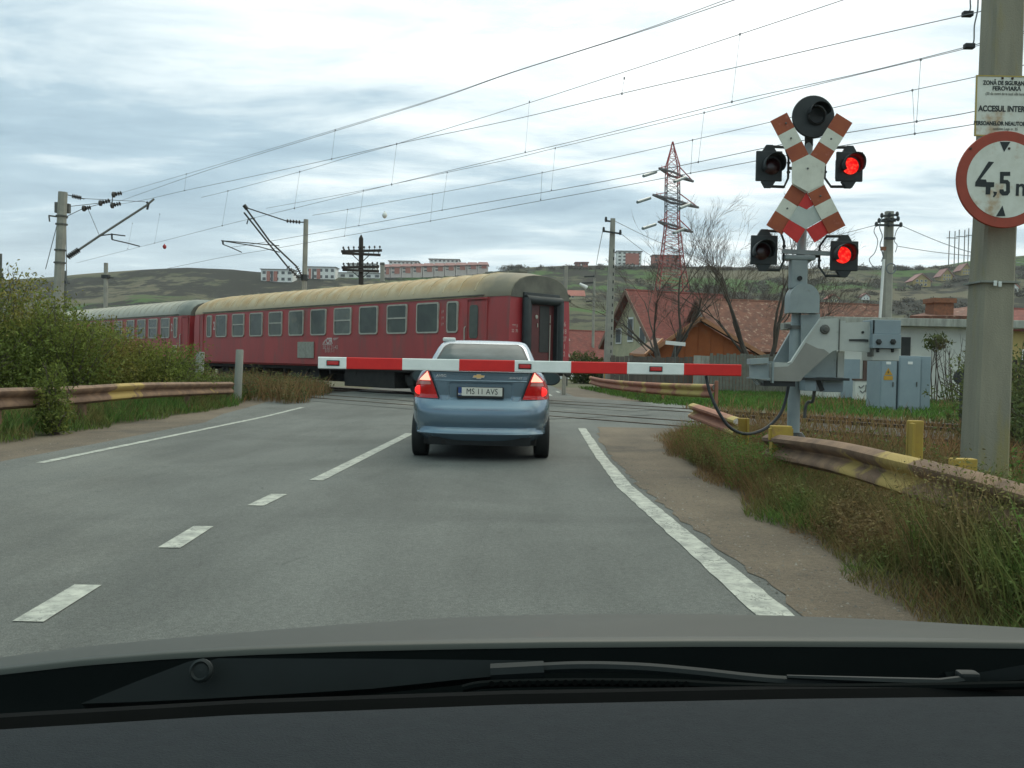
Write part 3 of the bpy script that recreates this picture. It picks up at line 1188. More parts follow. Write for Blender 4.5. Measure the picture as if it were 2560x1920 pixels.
def coach(L0, label, roof, wins, number_x, doors, detail=True, length=21.4):
    base = trk(L0, 0, .07)
    c = empty('railway_coach', base, label, 'railway coach', 'red coaches of the passing train', ROTC)
    L = length
    hw = 1.42
    off = -L0                                     # plane distances were taken from the first coach's end

    def widths(x):
        t = min(x, L - x)
        if t >= 1.0:
            return 1.0
        return .94 + .06 * math.sin(max(0, min(1, t / 1.0)) * math.pi / 2)
    xs = [0, .06, .15, .3, .45, .6, .8, 1.0, 1.4] + [1.4 + (L - 2.8) * i / 24 for i in range(1, 25)] + [L - 1.0, L - .8, L - .6, L - .4, L - .2, L - .06, L]
    # body: sides and ends
    prof = [(1.36, .98), (1.42, 1.06), (1.425, 1.4), (1.425, 2.0), (1.42, 2.7), (1.40, 3.05), (1.37, 3.28)]
    b = MB()
    loop = prof + [(-y, z) for y, z in reversed(prof)]
    P = [[Vector((x, y * widths(x), z - .07)) for y, z in loop] for x in xs]
    b.grid(P, 'coach_red', closed_u=True)
    nl = len(loop)
    b.add([p for p in P[0]], [tuple(range(nl))], 'coach_red_end')
    b.add([p for p in P[-1]], [tuple(reversed(range(nl)))], 'coach_red')
    b.build('body', None, c, smooth=True, local=True, angle=30)
    # roof
    rp = [(1.385, 3.28), (1.385, 3.36), (1.34, 3.50), (1.20, 3.76), (.98, 3.95), (.70, 4.07), (.36, 4.135), (0, 4.155)]
    loop = rp + [(-y, z) for y, z in reversed(rp[:-1])]
    b = MB()
    P = []
    for x in xs:
        t = min(x, L - x)
        drop = 0
        if t < 1.5:
            k = 1 - t / 1.5
            drop = .17 * k * k
        row = []
        for y, z in loop:
            zz = z - .07
            if z > 3.4:
                zz -= drop * (z - 3.36) / .8
            row.append(Vector((x, y * (widths(x) + .0), zz)))
        P.append(row)
    b.grid(P)
    b.add(P[0], [tuple(range(len(loop)))])
    b.add(P[-1], [tuple(reversed(range(len(loop))))])
    ro = b.build('roof', roof, c, smooth=True, local=True, angle=30)
    rib_mat = 'rib_pale' if roof == 'roof_tan' else roof
    # roof ribs
    b = MB()
    x = 1.6
    while x < L - 1.4:
        pts = [Vector((x, y * 1.003, z - .07 + .004)) for y, z in loop if z > 3.4]
        b.tube(pts, .022, 5)
        x += .80
    b.build('roof_ribs', rib_mat, ro, smooth=True, local=True)
    b = MB()
    for s in (1, -1):
        b.box((L / 2, s * 1.405, 3.27), (L - 2.2, .05, .045), bev=.01)
    b.build('gutter', 'coach_end_grey', c, local=True)
    for xv in ((1.1, 2.4, 5.2, 8.4, 11.6, 15.0, 18.4) if detail else (2.2, 4.0, 9.0, 15)):
        b = MB()
        b.box((xv, -.05, 4.10), (.5, .36, .09), bev=.03)
        b.box((xv, -.05, 4.16), (.34, .24, .06), bev=.02)
        b.build('roof_vent', 'coach_end_grey', c, local=True)
    # windows
    for (x0, x1, z0, z1, slide) in wins:
        x0, x1 = min(x0, x1), max(x0, x1)
        out = rrect(x0, x1, z0, z1, .10)
        inn = rrect(x0 + .05, x1 - .05, z0 + .05, z1 - .05, .07)
        b = MB()
        yo = hw + .030
        vs = [Vector((x, yo - .05, z)) for x, z in out] + [Vector((x, yo + .012, z)) for x, z in out] + \
             [Vector((x, yo + .012, z)) for x, z in inn] + [Vector((x, yo - .05, z)) for x, z in inn]
        n = len(out)
        fs = []
        for k in range(n):
            k2 = (k + 1) % n
            for a in range(3):
                fs.append((a * n + k, a * n + k2, (a + 1) * n + k2, (a + 1) * n + k))
        b.add(vs, fs)
        if slide:
            zm = z0 + (z1 - z0) * .53
            b.box(((x0 + x1) / 2, yo - .01, zm), (x1 - x0 - .09, .045, .05))
        w = b.build('window', 'win_frame', c, local=True)
        b = MB()
        if slide:
            zm = z0 + (z1 - z0) * .53
            b.add([Vector((x, yo - .002, max(z, zm))) for x, z in inn], [tuple(range(n))])
            b.add([Vector((x, yo - .014, min(z, zm))) for x, z in inn], [tuple(range(n))])
        else:
            b.add([Vector((x, yo - .006, z)) for x, z in inn], [tuple(range(n))])
        b.build('pane', rnd.choice(('coach_glass', 'coach_glass', 'curtain_glass', 'pale_glass')) if not slide else rnd.choice(('curtain_glass', 'coach_glass', 'pale_glass')), w, local=True)
    # doors
    for (x0, x1, gx0, gx1) in doors:
        b = MB()
        ym = hw * widths((x0 + x1) / 2)
        yy = lambda x: hw * widths(x) + .008
        a, d = min(x0, x1), max(x0, x1)
        P = [[Vector((x, yy(x), z - .07)) for x in np.linspace(a, d, 7)] for z in (1.1, 1.8, 2.5, 3.15)]
        b.grid(P)
        for x in (a, d):
            b.bar((x, yy(x) + .004, 1.05), (x, yy(x) + .004, 3.12), .03, .03)
        do = b.build('door', 'coach_red', c, local=True, smooth=True)
        b = MB()
        b.bar((a - .05, yy(a) + .012, 3.17), (d + .05, yy(d) + .012, 3.17), .05, .045)
        b.build('drip_strip', 'coach_red', do, local=True)
        if gx0 is not None:
            b = MB()
            pl = rrect(gx0, gx1, 1.95, 3.0, .1)
            vs = [Vector((x, yy(x) + .006, z - .03)) for x, z in pl]
            b.prism(vs, (0, .008, 0))
            b.build('door_window', 'curtain_glass', do, local=True)
            b = MB()
            b.tube([Vector((a + .12, yy(a) + .06, 1.62)), Vector((a + .30, yy(a + .3) + .06, 1.68))], .03, 8)
            b.build('door_handle', 'decal_white', do, local=True)
    if doors:
        b = MB()
        x = doors[0][1] + .09
        b.tube([Vector((x, hw + .005, 1.15)), Vector((x, hw + .06, 1.2)), Vector((x, hw + .06, 2.25)), Vector((x, hw + .005, 2.3))], .02, 6)
        b.build('handrail', 'win_frame', c, local=True)
    # gangway end
    b = MB()
    for y in (-.74, .74):
        b.lathe((-.13, y, 1.0), (0, 0, 1), [(.12, 0), (.135, .05), (.135, 2.10), (.11, 2.18)], 16)
    b.tube([Vector((-.13, -.78, 3.13)), Vector((-.13, .78, 3.13))], .135, 14)
    b.box((-.03, 0, 3.22), (.10, 1.6, .28), bev=.03)
    for y in (-.62, .62):
        b.box((-.10, y, 2.05), (.18, .10, 2.1))
    b.build('gangway_bellows', 'rubber', c, smooth=True, local=True)
    b = MB()
    b.box((-.012, 0, 2.05), (.03, 1.16, 2.15))
    ed = b.build('end_door', 'coach_door_red', c, local=True)
    b = MB()
    b.box((-.035, -.14, 2.25), (.02, .42, 1.45), bev=.03)
    b.build('door_window', 'dark_void', ed, local=True)
    b = MB()
    for y, z0, z1 in ((-.38, 1.2, 2.4), (-.38, 2.45, 2.7)):
        b.tube([Vector((-.06, y, z0)), Vector((-.06, y, z1))], .016, 6)
    b.lathe((-.04, .22, 2.62), (-1, 0, 0), [(.06, 0), (.06, .02), (.03, .03)], 12)
    b.tube([Vector((-.05, .17, 2.3)), Vector((-.05, .17, 2.42))], .018, 6)
    b.build('grab_rail', 'win_frame', ed, local=True)
    b = MB()
    rows = [(y * .94 * .99, z - .07) for y, z in [(1.385, 3.26), (1.34, 3.46), (1.20, 3.66), (.98, 3.80), (.70, 3.90), (.36, 3.96), (0, 3.975)]]
    loop2 = rows + [(-y, z) for y, z in reversed(rows[:-1])]
    b.prism([Vector((-.004, y, z)) for y, z in loop2], (-.02, 0, 0))
    b.build('end_cap', 'coach_end_grey', c, local=True)
    # buffers, steps and running gear
    for y in (-.87, .87):
        b = MB()
        b.lathe((-.1, y, 1.0), (-1, 0, 0), [(.09, -.1), (.09, .25), (.22, .27), (.24, .30), (.20, .34)], 18)
        b.build('buffer', 'under', c, smooth=True, local=True)
    b = MB()
    b.box((L / 2, 0, .86), (L - .3, 2.5, .16))
    b.box((L / 2 - 3.5, .72, .58), (3.0, .75, .46), bev=.03)
    b.box((L / 2 + 1.2, .74, .60), (2.2, .7, .42), bev=.03)
    b.box((L / 2 + 4.0, -.6, .60), (1.7, .8, .42), bev=.03)
    for k in range(12):
        b.box((1.5 + k * (L - 3) / 11, 0, .72), (.12, 2.4, .18))
    b.box((L / 2, -.1, .56), (L - 9, .9, .5))
    b.box((7.6, .78, .50), (3.2, .8, .62), bev=.03)
    b.box((7.2, -.7, .5), (2.4, .9, .6), bev=.03)
    b.build('underframe', 'under', c, local=True)
    for bx in (3.9, L - 3.6):
        b = MB()
        for y in (-1.0, 1.0):
            b.box((bx, y, .55), (3.1, .12, .22), bev=.03)
            b.box((bx, y, .44), (1.0, .16, .22), bev=.03)
            for dx in (-1.25, 1.25):
                b.box((bx + dx, y * 1.04, .46), (.34, .2, .32), bev=.04)
                for k in (-.2, .2):
                    b.lathe((bx + dx + k * 1.4, y * 1.04, .42), (0, 0, 1), [(.07, 0), (.07, .26)], 10)
        b.box((bx, 0, .55), (.5, 2.0, .25))
        bo = b.build('bogie', 'under', c, local=True)
        for dx in (-1.25, 1.25):
            b = MB()
            for y in (-.75, .75):
                b.lathe((bx + dx, y - .07, .46), (0, 1, 0), [(.12, -.03), (.12, 0), (.40, .02), (.46, .03), (.46, .11), (.49, .12), (.49, .14), (.12, .15)], 28)
            b.tube([Vector((bx + dx, -.8, .46)), Vector((bx + dx, .8, .46))], .08, 10)
            b.build('wheelset', 'steel_dark', bo, smooth=True, local=True)
    for x in (.55, L - .55):
        b = MB()
        for z in (.45, .75):
            b.box((x, 1.28, z), (.75, .22, .03))
        for d in (-.36, .36):
            b.box((x + d, 1.28, .72), (.03, .2, .55))
        b.build('door_steps', 'steel_dark', c, local=True)
    if number_x is not None:
        text_mesh('2', .52, 'decal_white', 'class_number', c, (number_x, hw + .018, 2.62), (-1, 0, 0), (0, 0, 1), bold=.012, sx=.8, local=True)
    return c


def build_coaches():
    hw = 1.42
    c2 = lambda x: coach_x(480 + x / 3.319)
    c3 = lambda x: coach_x(980 + x / 2.962)
    z0, z1 = 2.0, 3.05

    def zat(u, v):
        return plane_pt(u, v, -1.42).z - .07
    z1 = zat(480 + 1465 / 3.319, 560 + 682 / 3.319)
    z0 = zat(480 + 1465 / 3.319, 560 + 916 / 3.319)
    big = [(200, 288, 0), (335, 433, 1), (480, 585, 0), (638, 748, 1), (805, 925, 0), (985, 1112, 0), (1178, 1320, 1), (1388, 1540, 0), (1617, 1782, 1), (1862, 2045, 0)]
    wins = [(c2(a), c2(d), z0, z1, s) for a, d, s in big]
    wins.append((c2(125), c2(163), z0, z1, 0))
    wins.append((c3(405), c3(487), z0, z1, 0))
    d0, d1 = c3(700), c3(556)
    g0, g1 = c3(634), c3(572)
    fx = coach_x(480 + 40 / 3.319)
    doors = [(max(.3, d0), d1, g0, g1), (c2(92), c2(62), None, None)]
    o = coach(0, 'red passenger coach with tan ribbed roof, its open gangway end behind the blue car', 'roof_tan', wins, c2(184), doors, length=fx + .5)
    # painted marks on the coach side
    b = MB()
    xa, xb = c2(882), c2(1016)
    za, zb = zat(767, 560 + 1112 / 3.319), zat(767, 560 + 978 / 3.319)
    b.box(((xa + xb) / 2, hw + .03, (za + zb) / 2), (abs(xa - xb), .03, zb - za), bev=.006)
    b.box(((xa + xb) / 2, hw + .048, (za + zb) / 2), (.025, .012, zb - za - .04))
    b.build('route_board', 'board', o, local=True)
    cl = lambda x, y: (c2(x), zat(480 + x / 3.319, 560 + y / 3.319))

    def flat(pts, name, mat, off=.014):
        b = MB()
        b.prism([Vector((x, hw + off, z)) for x, z in pts], (0, .003, 0))
        return b.build(name, mat, o, local=True)
    lg = MB()
    for poly in ([(1083, 1003), (1088, 985), (1105, 960), (1125, 946), (1160, 942), (1158, 950), (1130, 955), (1112, 970), (1100, 992), (1165, 994), (1160, 1003)],
                 [(1172, 946), (1222, 942), (1200, 958), (1178, 968)]):
        lg.prism([Vector((cl(x, y)[0], hw + .014, cl(x, y)[1])) for x, y in poly], (0, .003, 0))
    lo = lg.build('emblem', 'decal', o, local=True)
    x, z = cl(1142, 972)
    text_mesh('CFR', .30, 'decal_white', 'lettering', lo, (x, hw + .019, z), (-1, 0, 0), bold=.012, sx=.8, local=True)
    x, z = cl(1150, 1024)
    text_mesh('50 53 21-43', .20, 'decal', 'lettering', o, (x, hw + .016, z), (-1, 0, 0), bold=.004, sx=1.1, local=True)
    x, z = cl(1146, 1052)
    text_mesh('B 017-1', .20, 'decal', 'lettering', o, (x, hw + .016, z), (-1, 0, 0), bold=.004, sx=1.1, local=True)
    xl = c3(372)
    for k in range(3):
        text_mesh('18', .14, 'decal', 'lettering', o, (xl, hw + .016, z0 + .28 + .2 * k), (-1, 0, 0), bold=.004, local=True)
    text_mesh('999 0', .13, 'decal', 'lettering', o, (-.004, 1.10, 2.30), (0, -1, 0), bold=.004, sx=.8, local=True)
    text_mesh('22  70', .13, 'decal', 'lettering', o, (-.004, 1.10, 2.15), (0, -1, 0), bold=.004, sx=.8, local=True)
    for k, t in enumerate(('6', '18', '07', '1', '2')):
        text_mesh(t, .22, 'decal', 'lettering', o, (-.004, -1.12, 2.45 - .24 * k), (0, -1, 0), bold=.004, sx=.8, local=True)
    # second coach, farther down the line
    L0 = fx + .5 + .55
    wx = []
    for a, d, s in ((752, 795, 0), (815, 862, 1), (882, 932, 1), (955, 1005, 1)):
        wx.append((coach_x(a / 2.370) - L0, coach_x(d / 2.370) - L0, z0, z1, s))
    wx.append((coach_x(1030 / 2.370) - L0, coach_x(1050 / 2.370) - L0, z0, z1, 0))
    x = max(w[1] for w in wx)
    x = max(max(w[0], w[1]) for w in wx)
    while x < 18.5:
        wx.append((x + .7, x + 1.9, z0, z1, len(wx) % 2))
        x += 1.95
    dx = (coach_x(1105 / 2.37) - L0, coach_x(1075 / 2.37) - L0)
    p = coach(L0, 'second red coach with pale grey roof, half hidden behind the big bush', 'roof_grey', wx, coach_x(1018 / 2.37) - L0,
              [(dx[0], dx[1], None, None)], detail=False)
    b = MB()
    xx = coach_x(1036 / 2.37) - L0
    b.box((xx, hw + .03, 1.55), (.55, .02, .4), bev=.006)
    b.build('route_board', 'decal_white', p, local=True)


build_coaches()


# ------------------------------------------------------------------ the blue saloon waiting at the crossing
CX, CY = -.385, 10.72                             # rear centre of the car


def car_levels():
    # z, rear y, half width, front y, corner exponent
    return [(.20, .16, .70, 3.9, 3.2), (.27, .07, .76, 4.0, 3.4), (.310, .022, .80, 4.1, 3.6), (.335, -.004, .815, 4.15, 3.8), (.355, -.006, .817, 4.16, 3.8), (.375, .022, .82, 4.18, 3.8),
            (.42, .040, .825, 4.2, 3.8), (.455, .020, .832, 4.2, 3.9), (.50, .002, .838, 4.22, 4.0), (.60, .002, .845, 4.22, 4.0), (.645, .012, .848, 4.2, 4.0), (.70, .050, .850, 4.12, 4.0),
            (.755, .105, .848, 4.0, 4.0), (.78, .130, .842, 3.9, 4.0), (.90, .118, .825, 3.6, 4.0), (1.00, .112, .795, 3.2, 4.0), (1.06, .108, .765, 3.0, 4.0),
            (1.095, .098, .735, 2.9, 4.2), (1.105, .125, .72, 2.85, 4.2), (1.10, .22, .68, 2.8, 4.0), (1.095, .35, .66, 2.75, 4.0)]


def level_at(z):
    lv = [l for l in car_levels()][:18]
    zs = [l[0] for l in lv]
    return [lerp(zs, [l[i] for l in lv], z) for i in range(1, 5)]


def car_ring(z, yr, hw, yf, ex, n=64):
    out = []
    yc = (yr + yf) / 2
    a = (yf - yr) / 2
    for k in range(n):
        t = 2 * math.pi * k / n
        c, s = math.cos(t), math.sin(t)
        x = hw * math.copysign(abs(c) ** (2 / ex), c)
        # rear and front bow gently
        e2 = ex * 2.2
        y = yc + a * math.copysign(abs(s) ** (2 / e2), s)
        bow = .05 * (x / hw) ** 2
        if y < yc:
            y += bow * min(1, (yc - y) / a * 1.0)
        out.append(Vector((CX + x, CY + y, z)))
    return out


def car_rear(x, z):                               # rear surface of the body at lateral x, height z
    yr, hw, yf, ex = level_at(z)
    a = (yf - yr) / 2
    u = min(.9995, abs(x) / hw)
    c = u ** (ex / 2)
    s = math.sqrt(max(0, 1 - c * c))
    e2 = ex * 2.2
    y = (yr + yf) / 2 - a * s ** (2 / e2)
    return CY + y + .05 * u * u * min(1, s ** (2 / e2))


def build_car():
    c = empty('saloon_car', (CX, CY + 2.0, 0), 'metallic blue saloon car with brake lights on, waiting behind the lowered boom', 'car')
    c.scale = (1.042, 1, 1)
    b = MB()
    R = [car_ring(*l) for l in car_levels()]
    b.grid(R, 'car_paint', closed_u=True)
    b.add(R[0], [tuple(range(len(R[0])))], 'seam')
    b.add(R[-1], [tuple(reversed(range(len(R[0]))))], 'car_paint')
    # wheel arch lips
    b.build('body', None, c, smooth=True, angle=40)
    # greenhouse: pillars and roof
    G = [(1.085, .34, .71, 2.75, 5), (1.12, .40, .70, 2.68, 5), (1.20, .53, .675, 2.50, 5), (1.30, .70, .635, 2.30, 5), (1.40, .90, .592, 2.12, 5),
         (1.455, 1.03, .562, 2.02, 4.5), (1.485, 1.13, .535, 1.95, 4), (1.505, 1.26, .48, 1.85, 3.6), (1.515, 1.40, .38, 1.75, 3.2)]
    n = 64

    def gring(z, yr, hw, yf, ex):
        out = []
        yc, a = (yr + yf) / 2, (yf - yr) / 2
        for k in range(n):
            t = 2 * math.pi * k / n
            cc, s = math.cos(t), math.sin(t)
            x = hw * math.copysign(abs(cc) ** (2 / ex), cc)
            y = yc + a * math.copysign(abs(s) ** (2 / (ex * 1.6)), s)
            if y < yc:
                y += .06 * (x / hw) ** 2
            out.append(Vector((CX + x, CY + y, z)))
        return out
    b = MB()
    R = [gring(*g) for g in G]
    b.grid(R, closed_u=True)
    b.add(R[-1], [tuple(reversed(range(n)))])
    b.build('roof', 'car_paint', c, smooth=True, angle=50)
    gz = [g[0] for g in G]

    def grear(x, z, off):
        yr, hw, yf, ex = (lerp(gz, [g[i] for g in G], z) for i in range(1, 5))
        u = min(.999, abs(x) / hw)
        cc = u ** (ex / 2)
        s = math.sqrt(max(0, 1 - cc * cc))
        return CY + (yr + yf) / 2 - (yf - yr) / 2 * s ** (2 / (ex * 1.6)) + .06 * u * u - off

    def gpatch(z0, z1, w0, w1, off, nn=14, top_round=.0):
        P = []
        for i in range(nn + 1):
            t = i / nn
            z = z0 + (z1 - z0) * t
            w = w0 + (w1 - w0) * t
            if t > .86:
                w *= 1 - .10 * ((t - .86) / .14) ** 2
            P.append([Vector((CX + w * (k / 10 - 1), grear(w * (k / 10 - 1), z, off), z)) for k in range(21)])
        return P
    b = MB()
    b.grid(gpatch(1.09, 1.462, .635, .485, .008))
    b.build('window_seal', 'seam', c, smooth=True)
    b = MB()
    b.grid(gpatch(1.10, 1.452, .605, .462, .013))
    b.build('rear_window', 'car_glass', c, smooth=True)
    # boot lid with a sunken number plate bay
    TW = lambda z: lerp([.635, .65, .68, .74, .80, .92, 1.0, 1.09], [.34, .41, .45, .475, .495, .535, .565, .60], z)
    P = []
    for i in range(41):
        z = .638 + (1.092 - .638) * i / 40
        row = []
        for k in range(61):
            x = TW(z) * (k / 30 - 1)
            y = car_rear(x, max(z, .80)) - .014
            if z < .80:
                y -= .055 * (1 - (z - .638) / .162)
            fx = min(1, max(0, (.375 - abs(x)) / .03))
            fz = min(1, max(0, (z - .715) / .03)) * min(1, max(0, (.965 - z) / .02))
            y += .030 * fx * fz
            edge = min(1, (TW(z) - abs(x)) / .012, (z - .636) / .012)
            y += .02 * (1 - max(0, edge))
            row.append(Vector((CX + x, y, z)))
        P.append(row)
    b = MB()
    b.grid(P)
    boot = b.build('boot_lid', 'car_paint', c, smooth=True, angle=50)
    # dark shut line round the lid
    pts = []
    for i in range(24):
        z = 1.092 - (1.092 - .66) * i / 23
        pts.append((-TW(z) - .006, z))
    for k in range(13):
        pts.append((-.40 + .80 * k / 12, .634))
    for i in range(24):
        z = .66 + (1.092 - .66) * i / 23
        pts.append((TW(z) + .006, z))
    b = MB()
    b.tube([Vector((CX + x, (car_rear(x, max(z, .80)) - .006 - (.055 * (1 - (z - .638) / .162) if z < .8 else 0)), z)) for x, z in pts], .006, 5)
    b.tube([Vector((CX + x, car_rear(x, 1.09) - .012, 1.096)) for x in np.linspace(-.62, .62, 20)], .007, 5)
    b.build('shut_line', 'seam', c)
    b = MB()
    b.tube([Vector((CX + x, car_rear(x, 1.0) - .015, .988)) for x in np.linspace(-.545, .545, 20)], .007, 6)
    b.build('chrome_strip', 'car_paint', boot, smooth=True)
    # number plate
    yp = car_rear(0, .85) - .008
    b = MB()
    b.box((CX, yp, .845), (.555, .018, .135), 'black_plastic', bev=.008)
    pl = b.build('number_plate', None, c)
    b = MB()
    b.box((CX + .02, yp - .011, .857), (.475, .006, .102), bev=.003)
    b.build('plate_face', 'plate_white', pl)
    b = MB()
    b.box((CX - .238, yp - .011, .857), (.040, .006, .102), bev=.003)
    b.build('plate_band', 'plate_blue', pl)
    text_mesh('MS 11 AVS', .100, 'ink', 'lettering', pl, (CX + .02, yp - .0150, .857), (1, 0, 0), bold=.0, sx=.80, spacing=1.03)
    text_mesh('RO', .03, 'plate_white', 'lettering', pl, (CX - .238, yp - .0150, .825), (1, 0, 0), bold=.0008)
    # emblem: a wide gold cross-shaped badge
    ye = car_rear(0, 1.03) - .021
    s = .064
    em = [(-1.15, -.32), (-.42, -.32), (-.42, -.58), (.42, -.58), (.42, -.32), (.95, -.32), (1.15, .22), (.42, .22), (.42, .48), (-.42, .48), (-.42, .22), (-.95, .22)]
    b = MB()
    b.prism([Vector((CX - .02 + x * s, ye, 1.045 + z * s * .85)) for x, z in em], (0, -.006, 0), 'chrome')
    b.prism([Vector((CX - .02 + x * s * .88, ye - .0075, 1.045 + (z + .05) * s * .70)) for x, z in em], (0, .0005, 0), 'gold')
    b.build('emblem', None, boot)
    ya = car_rear(.44, 1.03) - .020
    text_mesh('AVEO', .042, 'chrome', 'lettering', boot, (CX - .46, ya, 1.045), (1, -.02, 0), bold=.001, sx=1.15)
    text_mesh('CHEVROLET', .033, 'chrome', 'lettering', boot, (CX + .395, car_rear(.40, 1.03) - .022, 1.03), (1, .02, 0), bold=.0006, sx=1.0)
    # tail lamps wrapped round the corners
    for sgn, nm in ((-1, 'left'), (1, 'right')):
        def lamp_patch(zr, inner, outer, off, nz=12, nx=12):
            P = []
            for i in range(nz + 1):
                z = zr[0] + (zr[1] - zr[0]) * i / nz
                xi, xo = inner(z), outer(z)
                P.append([Vector((CX + sgn * (xi + (xo - xi) * k / nx), car_rear(xi + (xo - xi) * k / nx, z) - off, z)) for k in range(nx + 1)])
            return P
        inn = lambda z: TW(max(z, .77)) + .014
        out = lambda z: lerp([.765, .85, .93, 1.0, 1.06, 1.105], [.825, .822, .80, .765, .705, .650], z)
        b = MB()
        b.grid(lamp_patch((.768, 1.108), inn, out, .016))
        tl = b.build('tail_lamp', 'lamp_red', c, smooth=True)
        b = MB()
        b.grid(lamp_patch((.985, 1.095), lambda z: inn(z) + .018, lambda z: max(inn(z) + .03, out(z) - .035), .021))
        b.build('brake_light', 'brake_lit', tl, smooth=True)
        b = MB()
        b.grid(lamp_patch((.935, .972), lambda z: inn(z) + .03, lambda z: out(z) - .04, .021))
        b.build('indicator', 'lamp_pink', tl, smooth=True)
        b = MB()
        cx, cz = .735, .862
        b.lathe((CX + sgn * cx, car_rear(cx, cz) - .012, cz), (0, -1, 0), [(.058, 0), (.055, .012), (.03, .018), (.0, .019)], 20)
        b.build('fog_light', 'fog_lit', tl, smooth=True)
    # rear bumper lower lip and black valance
    b = MB()
    P = []
    for i in range(7):
        z = .20 + .10 * i / 6
        P.append([Vector((CX + .60 * (k / 12 - 1), CY + .10 - .02 * i / 6 + .04 * (k / 12 - 1) ** 2, z)) for k in range(25)])
    b.grid(P)
    b.build('valance', 'black_plastic', c, smooth=True)
    b = MB()
    b.tube([Vector((CX + x, car_rear(x, .345) - .004, .348)) for x in np.linspace(-.74, .74, 30)], .014, 6)
    b.build('bumper_lip', 'car_paint', c, smooth=True)
    # wheels
    for x in (-.745, .745):
        for y in (.74, 3.25):
            b = MB()
            b.lathe((CX + x - .095, CY + y, .292), (1, 0, 0), [(.20, 0), (.27, .004), (.288, .02), (.294, .05), (.294, .14), (.288, .17), (.27, .186), (.20, .19)], 32)
            w = b.build('wheel', 'tyre', c, smooth=True)
            b = MB()
            sx = 1 if x > 0 else -1
            b.lathe((CX + x + sx * .085, CY + y, .292), (sx, 0, 0), [(.20, -.02), (.195, .0), (.10, -.015), (.05, .0), (.03, .008)], 24)
            b.build('rim', 'rim', w, smooth=True)
    # dark underside so that the sky does not show beneath the floor
    b = MB()
    b.box((CX, CY + 2.0, .235), (1.35, 3.3, .10), bev=.02)
    b.tube([Vector((CX - .42, CY + .25, .24)), Vector((CX - .42, CY + .10, .235))], .03, 10)
    b.box((CX, CY + .74, .27), (1.3, .10, .08))
    b.box((CX - .1, CY + .42, .26), (.8, .30, .14), bev=.04)
    b.build('underbody', 'under', c)
    # door mirrors
    for sgn in (-1, 1):
        b = MB()
        p = Vector((CX + sgn * .915, CY + 2.36, 1.0))
        b.lathe(p, (0, -1, 0), [(.02, -.12), (.08, -.08), (.105, -.02), (.11, .02), (.10, .03)], 18)
        for i in range(len(b.v)):
            v = Vector(b.v[i])
            b.v[i] = (p.x + (v.x - p.x) * 1.25, v.y, p.z + (v.z - p.z) * .92)
        b.bar((CX + sgn * .70, CY + 2.40, .98), (CX + sgn * .86, CY + 2.38, .98), .05, .04)
        m = b.build('door_mirror', 'black_plastic', c, smooth=True)
        b = MB()
        b.lathe(p + Vector((0, -.031, 0)), (0, -1, 0), [(.092, 0), (.092, .003)], 20)
        for i in range(len(b.v)):
            v = Vector(b.v[i])
            b.v[i] = (p.x + (v.x - p.x) * 1.25, v.y, p.z + (v.z - p.z) * .92)
        b.build('mirror_glass', 'car_glass', m)
    # pale roof sign on the left of the roof, rear seats behind the glass are dark
    q = pf(980 + 433 / 2.962, 620 + 662 / 2.962, CY + 1.35)
    b = MB()
    b.box((q.x, CY + 1.4, 1.52), (.165, .10, .055), bev=.02)
    b.build('roof_sign', 'white_paint', c)


build_car()


# ------------------------------------------------------------------ crossing signal: post, crosses, lamps
C5 = crop(1780, 200, 1659 / 520)
CM = crop(1880, 760, 2147 / 440)
YB = 10.3                                          # the barrier line


